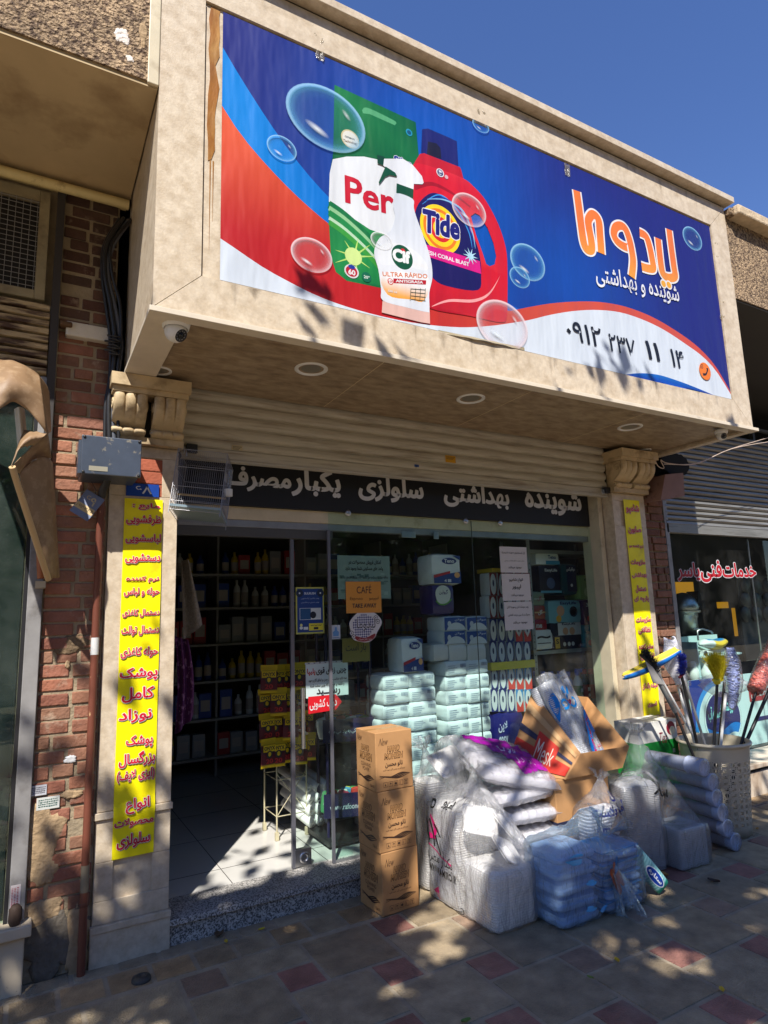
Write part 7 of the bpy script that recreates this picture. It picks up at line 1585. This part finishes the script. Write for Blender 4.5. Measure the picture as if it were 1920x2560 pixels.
bottle('small white and blue tub at the right end of the lower rack shelf', 1533, 1694, 1764, 13, WHB_, BLUC, M('blue_label', lin((50, 80, 170)), .4), 'bottles on the lower rack shelf')

# hanging yellow snack pouches, wire bin, dark rack with boards
t = thing('wire_stand', 'thin cream wire stand holding hanging pouches and white rolls', 'stand', (1.72, 4.45, .128)); CW2 = M('cream_wire', lin((190, 182, 150)), .5); ZS = .13
for (x, y) in ((1.58, 4.40), (1.80, 4.40), (1.58, 4.66), (1.80, 4.66)): b = MB(); b.tube([(x, y, ZS), (x, y, 1.18)], .006, CW2, 6); b.box(x-.012, x+.012, y-.012, y+.012, ZS, ZS+.05, CW2); b.build('leg', t)
for z in (.28, .52, 1.16): b = MB(); b.tube([(1.58, 4.40, z), (1.80, 4.40, z), (1.80, 4.66, z), (1.58, 4.66, z), (1.58, 4.40, z)], .004, CW2, 5); b.build('ring', t)
for za, zb in ((.28, .56), (.56, .28)): b = MB(); b.tube([(1.58, 4.40, za), (1.80, 4.40, zb)], .003, CW2, 5); b.build('brace', t)
YPK, MRN = lin((222, 190, 20)), lin((96, 24, 40)); pouch = None; rp = random.Random(14)
for r in range(4):
    for c in range(5):
        x = 1.50+.075*c+rp.uniform(-.008, .008); z = .62+.165*r+rp.uniform(-.01, .01); y = 4.33+.03*((c+r) % 3)
        if pouch is None:
            t = thing('pouch', 'yellow and maroon pouch in the bunch hanging inside the door', 'pouch', (0, 0, 0), group='pouches on the wire stand', local=True); pouch = t; b = MB()
            b.grid(lambda u, v: V3(((u-.5)*.115, -.012*math.sin(math.pi*u)*math.sin(math.pi*v)+.003*math.sin(v*30)*(v > .9), v*.19)), 12, 16, INK, lambda u, v: YPK if v > .80 or v < .08 else mix(MRN, lin((40, 30, 50)), .6) if v > .45 else MRN)
            P = Plane((-.0575, -.0155, 0), (1, 0, 0), (0, 0, 1)); rect(b, P, .008, .107, .105, .15, YPK, .001); put(b, 'ONYX', P, .015, .10, .115, .14, KK, h=.002, bold=.03); put(b, '20', P, .03, .085, .03, .06, lin((190, 50, 50)), h=.002, bold=.02); b.poly([P(.0575+.025*math.cos(q*.45), .088+.025*math.sin(q*.45), .002) for q in range(14)], INK, (.03, .03, .03)); b.poly([P(.0575+.012*math.cos(q*.9), .09+.016*math.sin(q*.9), .003) for q in range(7)], INK, YPK); b.build('printed_pouch', t); o = t
        else: o = copy_tree(pouch)
        o['label'] = 'yellow and maroon pouch, %s from left in the %s row up on the wire stand' % (nth(c), nth(r)); o.location = (x, y, z); o.rotation_euler = (0, rp.uniform(-.05, .05), rp.uniform(-.4, .3))
rl = None
for r in range(4):
    for c in range(3):
        if rl is None: t = thing('plastic_roll', 'white plastic table roll lying in the wire stand', 'roll', (0, 0, 0), group='rolls in the wire stand', local=True); b = MB(); b.lathe([(.012, 0), (.032, 0), (.033, .004), (.033, .30), (.012, .30), (.012, 0)], FOAM, 18, TR((0, 0, 0), -68, 0, 25)); b.build('rolled_film', t); rl = t; o = t
        else: o = copy_tree(rl)
        o['label'] = 'white plastic roll, %s from left in the %s layer up in the wire stand' % (nth(c), nth(r)); o.location = (1.83+.068*c, 4.36+.02*r, .20+.072*r)
t = thing('dark_rack', 'navy display rack with lettered boards and baskets of small packets', 'rack', (1.95, 4.2, .128)); NR = M('navy_enamel', lin((34, 30, 66)), .4)
for (x, y) in ((1.84, 4.12), (2.13, 4.02), (1.90, 4.42), (2.19, 4.32)): b = MB(); b.tube([(x, y, .15), (x, y, 1.5)], .011, NR, 6); b.build('post', t)
for k, (z, s, lab) in enumerate(((.30, 'www.rafooneh.com', ''), (.78, 'با رافونه پاکی به یاد می مونه', ''))):
    b = MB(); P = Plane((1.80, 4.10, z), (.95, -.31, 0), (0, 0, 1)); 
    b.add([P(u, v, h) for h in (0, -.008) for v in (0, .15) for u in (0, .36)], [(0, 1, 3, 2), (4, 6, 7, 5), (0, 2, 6, 4), (1, 5, 7, 3), (2, 3, 7, 6), (0, 4, 5, 1)], NR); put(b, s, P, .04, .33, .05, .085, (.5, .5, .55), h=.002, bold=.01); b.build('lettered_board', t)
    b = MB(); b.add([P(0, .0, -.01), P(.36, 0, -.01), P(.36, 0, -.3), P(0, 0, -.3)], [(0, 1, 2, 3)], NR); b.build('shelf', t)
b = MB(); b.box(1.80, 2.20, 4.02, 4.40, .145, .175, BLACKP)
for (x, y) in ((1.82, 4.08), (2.16, 4.04), (1.84, 4.36), (2.18, 4.36)): b.tube([(x-.008, y, .145), (x+.008, y, .145)], .017, BLACKP, 10)
b.build('castor_base', t)
rp = random.Random(31); pal = ((60, 130, 80), (230, 230, 220), (200, 60, 50), (90, 150, 190), (40, 90, 60), (210, 180, 60), (190, 60, 90)); pk0 = {}
for k in range(22):
    lv = k % 2; c = pal[k % len(pal)]; key = k % len(pal)
    if key not in pk0:
        nmc = ('green', 'white', 'red', 'light blue', 'dark green', 'yellow', 'pink')[key]; t = thing('packet', nmc+' packet leaning in the dark rack by the door', 'packet', (0, 0, 0), group='packets in the dark rack', local=True); b = MB(); softbox(b, -.04, .04, -.015, .015, 0, .13, INK, lin(c), .006, 4); rect(b, Plane((-.04, -.023, 0), (1, 0, 0), (0, 0, 1)), .015, .065, .05, .09, (.7, .7, .7)); b.build('wrap', t); pk0[key] = t; o = t
    else: o = copy_tree(pk0[key])
    o['label'] = ('green', 'white', 'red', 'light blue', 'dark green', 'yellow', 'pink')[key]+' packet, %s from left in the %s basket of the dark rack' % (nth(k//2), ('lower', 'upper')[lv]); o.location = (1.86+.028*(k//2)+rp.uniform(-.01, .01), 4.16-.008*(k//2)+rp.uniform(0, .1), (.315, .80)[lv]+.0); o.rotation_euler = (rp.uniform(-.3, .1), rp.uniform(-.3, .3), rp.uniform(-.6, .3))
# hanging cloths by the door
t = thing('hanging_cloth', 'purple patterned cloth hanging just inside the left of the doorway', 'cloth', (.82, 4.05, .9)); b = MB()
pa = [at(x, y, y=4.02) for x, y in ((437, 1590), (470, 1600))]; pcb = [at(x, y, y=4.02) for x, y in ((437, 1838), (484, 1790))]
b.grid(lambda u, v: pa[0].lerp(pa[1], u).lerp(pcb[0].lerp(pcb[1], u), v)+V3((.02*math.sin(v*3), .025*math.sin(u*12+v*2), 0)), 24, 30, M('purple_print_cloth', lin((96, 40, 92)), .85, col2=lin((170, 120, 160)), c2s=26, c2t=(.56, .6))); b.build('fabric', t)
t = thing('hanging_bag', 'knitted cream bag hanging above the purple cloth in the doorway', 'bag', (.85, 4.0, 1.5)); b = MB()
pa = [at(x, y, y=4.0) for x, y in ((452, 1400), (468, 1400))]; pcb = [at(x, y, y=4.0) for x, y in ((462, 1600), (505, 1560))]
b.grid(lambda u, v: pa[0].lerp(pa[1], u).lerp(pcb[0].lerp(pcb[1], u), v)+V3((0, .04*math.sin(u*5+v), .0)), 18, 24, M('knitted_cream', lin((150, 140, 126)), .9, bump=.6, bs=120, var=.3, vs=60)); b.build('fabric', t)
# shelving at the back with dim stock
t = thing('wall_shelving', 'dim wall shelving across the back of the shop, full of bottles', 'shelving', (2.4, 6.6, .128)); SHM = M('shelf_board', lin((150, 146, 138)), .6)
lev = (.32, .68, 1.04, 1.40, 1.76, 2.10)
for z in lev: b = MB(); b.box(.74, 4.6, 6.45, 6.9, z-.022, z, SHM); b.build('shelf', t)
for x in (.74, 1.7, 2.66, 3.62, 4.58): b = MB(); b.box(x, x+.02, 6.5, 6.9, .128, 2.5, SHM); b.build('upright', t)
kinds = [('bottle', 'white'), ('bottle', 'blue'), ('bottle', 'yellow'), ('box', 'red'), ('box', 'grey'), ('box', 'blue')]; pr0 = {}; rp = random.Random(55); cm = {'white': (206, 206, 200), 'blue': (40, 70, 150), 'yellow': (210, 180, 50), 'red': (170, 50, 50), 'grey': (150, 150, 150)}
for li, z in enumerate(lev):
    x = .80; cnt = 0
    while x < 4.5:
        kd = kinds[(int(x*2.2)+li*2+(rp.random() < .2)) % 6]; w_ = .085 if kd[0] == 'bottle' else .13
        if abs(((x-.74) % .96)) > .90 or abs(((x-.74) % .96)) < .06: x += .05; continue
        if kd not in pr0:
            t = thing('bottle' if kd[0] == 'bottle' else 'product_box', '%s %s standing on the dim back shelves' % (kd[1], 'bottle' if kd[0] == 'bottle' else 'product box'), 'bottle' if kd[0] == 'bottle' else 'box', (0, 0, 0), group='stock on the back shelves', local=True); b = MB(); c = M('stock_'+kd[1], lin(cm[kd[1]]), .4)
            if kd[0] == 'bottle': b.lathe([(0, 0), (.036, 0), (.038, .01), (.038, .15), (.03, .18), (.014, .2), (.014, .24), (0, .24)], c, 12); b.build('body', t); b = MB(); b.lathe([(.0385, .04), (.0385, .13)], M('stock_label', lin((180, 170, 160)), .5), 12); b.build('label_wrap', t)
            else: b.box(-.06, .06, -.05, .05, 0, .22, c); b.build('body', t); b = MB(); b.box(-.045, .045, -.0515, -.0505, .06, .16, M('stock_label', lin((180, 170, 160)), .5)); b.build('label', t)
            pr0[kd] = t; o = t
        else: o = copy_tree(pr0[kd])
        o['label'] = '%s %s, %s from the left on the %s back shelf up from the floor' % (kd[1], 'bottle' if kd[0] == 'bottle' else 'product box', nth(cnt), nth(li)); cnt += 1; o.location = (x, 6.55+rp.uniform(0, .04), z+.001); o.scale = (1, 1, rp.uniform(.8, 1.2)); x += w_+rp.uniform(.0, .03)
# ================================================================== NEXT-DOOR SHOP WINDOW AND SURROUNDINGS
yW = 3.86
def qx(pa, pb, y): a, c = at(*pa, y=y), at(*pb, y=y); return a.x, c.x, c.z, a.z
t = thing('poster_board', 'white board with navy circle emblem and blue waves in the workshop window', 'poster board', (6, yW, .27)); b = MB(); x0, x1, z0, z1 = 5.36, 8.2, .268, .94
b.box(x0, x1, yW, yW+.01, z0, z1, INK, lin((206, 226, 230))); P = Plane((0, yW-.0005, 0), (1, 0, 0), (0, 0, 1)); cx, cz = (lambda p: (p.x, p.z))(at(1808, 1795, y=yW)); rr_ = abs(at(1853, 1795, y=yW).x-at(1766, 1795, y=yW).x)/2
def cpoly(r, col, h, sx=1.): b.poly([P(cx+r*math.cos(q*.157), cz+r*.92*math.sin(q*.157), h) for q in range(40)], INK, col)
cpoly(rr_*1.08, lin((40, 60, 90)), .001); cpoly(rr_*1.07, lin((214, 230, 234)), .0015); NVX = lin((16, 26, 100)); cpoly(rr_, NVX, .002)
b.poly([P(cx-rr_*.97+2*rr_*.97*u, cz-rr_*.32+rr_*.12*math.sin(u*6.5+2.5), .003) for u in [k/14 for k in range(15)]]+[P(cx+rr_*math.cos(q)*.995, cz+rr_*.92*math.sin(q)*.995, .003) for q in [-.5-2.14*k/10 for k in range(11)]], INK, lin((28, 120, 206)))
b.poly([P(cx-rr_*.8+1.6*rr_*u, cz-rr_*.62+rr_*.1*math.sin(u*6.5+2.5), .0035) for u in [k/14 for k in range(15)]]+[P(cx+rr_*math.cos(q), cz+rr_*.92*math.sin(q), .0035) for q in [-.75-1.64*k/10 for k in range(11)]], INK, lin((214, 230, 234)))
put(b, 'فروشگاه', P, cx-.03, cx+rr_*.75, cz+.03, cz+.17, lin((140, 220, 220)), h=.004, bold=.03); put(b, 'تصفیه آب', P, cx-rr_*.85, cx-.02, cz-.02, cz+.12, lin((140, 220, 220)), h=.004, bold=.03); put(b, 'Kamal', P, cx-.12, cx+.18, z0+.02, z0+.1, lin((30, 40, 60)), h=.003, bold=-.005)
b.poly([P(x, z, .001) for x, z in ((x0, z1), (x0+.42, z1), (x0+.28, z1-.06), (x0+.12, z1-.2), (x0+.04, z1-.45), (x0, z1-.5))], INK, lin((20, 50, 140)))
V, F = ribbon(spline([(x0+.05, z1-.46), (x0+.1, z1-.25), (x0+.24, z1-.1), (x0+.46, z1-.02)], 6, False), .05); b.add([P(x, z, .002) for x, z in V], F, INK, lin((40, 140, 220)))
xr = at(1866, 1750, y=yW).x; put(b, 'تصفیه آب', P, xr, xr+.35, z1-.12, z1-.05, KK, h=.002); rect(b, P, xr+.05, xr+.7, z1-.27, z1-.16, lin((170, 30, 44)), .002); put(b, 'صنعتی', P, xr+.08, xr+.34, z1-.25, z1-.17, WH, h=.003, bold=.02); put(b, 'خانگی', P, xr+.4, xr+.66, z1-.25, z1-.17, WH, h=.003, bold=.02); rect(b, P, xr+.1, xr+.8, z1-.46, z1-.42, NVX, .002); rect(b, P, xr+.5, xr+.62, .3, .62, lin((30, 60, 150)), .002); rect(b, P, xr+.48, xr+.64, .62, .66, lin((220, 230, 234)), .002)
b.build('printed_board', t)
LTB = M('pale_enamel', lin((196, 222, 224)), .35, var=.03)
t = thing('water_purifier', 'pale green water purifier cabinet with filters in the workshop window', 'water purifier', (5.75, 4.1, .27)); x0, x1, z0, z1 = qx((1700, 1592), (1762, 1722), 4.12); x1 += .3
b = MB(); b.box(x0, x1, 4.12, 4.14, .27, z1, LTB); b.box(x0, x0+.02, 3.95, 4.12, .27, z1-.05, LTB); b.build('cabinet_back', t)
for v in (1640, 1722): zz = at(1730, v, y=4.0).z; b = MB(); b.box(x0+.08, x1+.1, 3.94, 4.12, zz-.018, zz, LTB); b.build('shelf', t)
for k, (px, w_) in enumerate(((1735, .05), (1768, .06), (1790, .05))): p = at(px, 1690, y=4.0); b = MB(); b.lathe([(0, 0), (w_, 0), (w_, .13), (w_*.7, .16), (w_*.7, .2), (w_*.4, .22), (0, .22)], WHITEP, 18, Matrix.Translation((p.x, 4.0, p.z-.08))); b.build('filter', t)
p = at(1775, 1632, y=3.98); b = MB(); b.tube([p+V3((-.12, 0, 0)), p+V3((.22, 0, .01))], .028, WHITEP, 12); b.lathe([(.026, 0), (.028, .01), (.018, .014), (0, .014)], BLACKP, 14, Matrix.Translation(p+V3((-.12, -.03, 0))) @ Matrix.Rotation(R(90), 4, 'X')); b.build('housing', t)
p = at(1752, 1585, y=4.0); b = MB(); b.tube([p+V3((-.05, 0, -.06)), p+V3((-.05, 0, .03)), p+V3((.02, -.01, .05)), p+V3((.14, -.02, .02)), p+V3((.16, -.02, -.0))], .009, STEEL, 8); b.tube([p+V3((-.1, 0, .055)), p+V3((0, 0, .05))], .006, STEEL, 6); b.build('tap', t)
t = thing('pouch', 'blue and yellow stuffed bag lying on top of the water purifier', 'bag', (6.0, 4.0, 1.2)); p = at(1783, 1609, y=3.98); b = MB(); b.grid(lambda u, v: p+V3(((u-.5)*.42, -.09*math.sin(math.pi*u)**.5*math.cos(v*6.283), .05*math.sin(math.pi*u)**.4*math.sin(v*6.283)+.01*math.sin(u*9))), 24, 20, INK, lambda u, v: lin((30, 120, 180)) if .1 < v < .35 and .2 < u < .8 else lin((228, 190, 60)) if u > .3 else lin((220, 224, 224))); b.build('printed_film', t)
t = thing('kettle', 'steel kettle on a tall burner in the workshop window', 'kettle', (5.6, 4.4, 1.3)); p = at(1716, 1585, y=4.3); b = MB(); T = Matrix.Translation(p); b.lathe([(0, 0), (.12, 0), (.12, .16), (.13, .17), (.13, .21), (.16, .22), (.16, .24)], STEEL, 20, T); b.build('burner', t); b = MB(); b.lathe([(.14, .245), (.15, .28), (.12, .36), (.05, .42), (0, .43)], STEEL, 20, T); b.tube([p+V3((-.12, 0, .3)), p+V3((-.2, 0, .38)), p+V3((-.24, 0, .46))], .02, STEEL, 8); b.build('pot', t)
# warm lit recess deeper in the workshop (it glows in the photograph)
AMB = M('amber_lit_panel', lin((220, 150, 30)), .5, emit=.35)
for pa, pb, lab in (((1690, 1455), (1740, 1520), 'amber lit niche at the left of the workshop window'), ((1795, 1505), (1822, 1520), 'amber lit slot under the workshop lettering'), ((1832, 1520), (1846, 1590), 'tall amber lit strip deeper in the workshop')):
    x0, x1, z0, z1 = qx(pa, pb, 4.8); t = thing('lit_niche', lab, 'lamp', (x0, 4.8, z0), group='amber lit niches'); b = MB(); b.box(x0, x1, 4.8, 4.82, z0, z1, AMB); b.build('lit_back', t)
    if x1-x0 > .3: b = MB(); b.prism([(x0+.05, z0), (x0+(x1-x0)*.62, z0), (x0+(x1-x0)*.7, z0+(z1-z0)*.55), (x0+.1, z0+(z1-z0)*.62)], 'y', 4.6, 4.75, DARK); b.build('shade', t)
t = thing('disc_rack', 'dark panel hung with round black discs in the workshop', 'rack', (7.2, 4.6, 1)); x0, x1, z0, z1 = qx((1840, 1440), (1990, 1640), 4.6); b = MB(); b.box(x0, x1, 4.6, 4.62, z0, z1, M('dark_grey_panel', (.07, .07, .065), .7)); b.build('board', t)
for k in range(12):
    p = at((1862, 1890, 1918, 1946)[k % 4], (1465, 1500, 1535)[k//4], y=4.59); b = MB(); b.lathe([(0, .02), (.09, .02), (.1, .012), (.1, 0)], BLACKP, 20, Matrix.Translation(p) @ Matrix.Rotation(R(90), 4, 'X')); b.build('disc', t)
# loose wires right of the fascia
t = thing('loose_wires', 'two thin pale wires strung from under the fascia to the right', 'wires', (5.1, 3.2, 2.8))
for k, pp in enumerate((((1635, 1142), (1645, 1165), (1660, 1170), (1652, 1150), (1670, 1158), (1740, 1160), (1820, 1125), (1925, 1093)), ((1660, 1160), (1740, 1158), (1830, 1122), (1925, 1104)))):
    b = MB(); b.tube([V3(q) for q in spline([tuple(at(x, y, y=3.3)) for x, y in pp], 6, False)], .0035, M('pale_wire', lin((200, 180, 165)), .5), 6); b.build('wire', t)
# unseen street opposite: road paled for warm bounce, building added for dark reflections
g = MB(); g.add([(-60, -12, -.012), (80, -12, -.012), (80, -4, -.012), (-60, -4, -.012)], [(0, 1, 2, 3)], M('bounce_road', lin((158, 146, 124)), .9, var=.15, bump=.3)); tag(g.build('road'), kind='structure')
t = thing('opposite_building', 'plain dim building across the street, outside the picture, added for dark reflections', 'building', (2, -16, 0)); b = MB(); b.box(-30, 40, -24, -15, 0, 9, M('opposite_masonry', lin((110, 92, 76)), .9, var=.3, vs=.7)); b.build('wall', t)
for k in range(16): b = MB(); b.box(-20+3.2*k, -18.4+3.2*k, -15.0, -14.95, 1.0+3.2*(k % 2), 2.8+3.2*(k % 2), DARK); b.build('window', t)
tree('tree across the street, outside the picture', (-2, -9, 0), [(V3((-2, -9, 4.2)), (3, 2, 2.2)), (V3((1, -9.4, 3.8)), (2.6, 2, 1.9)), (V3((4, -9.6, 4.4)), (3, 2, 2.3)), (V3((8, -9.6, 4.0)), (3, 2, 2.1)), (V3((12, -10, 4.4)), (3.2, 2, 2.4))], 9000, 17, .16)
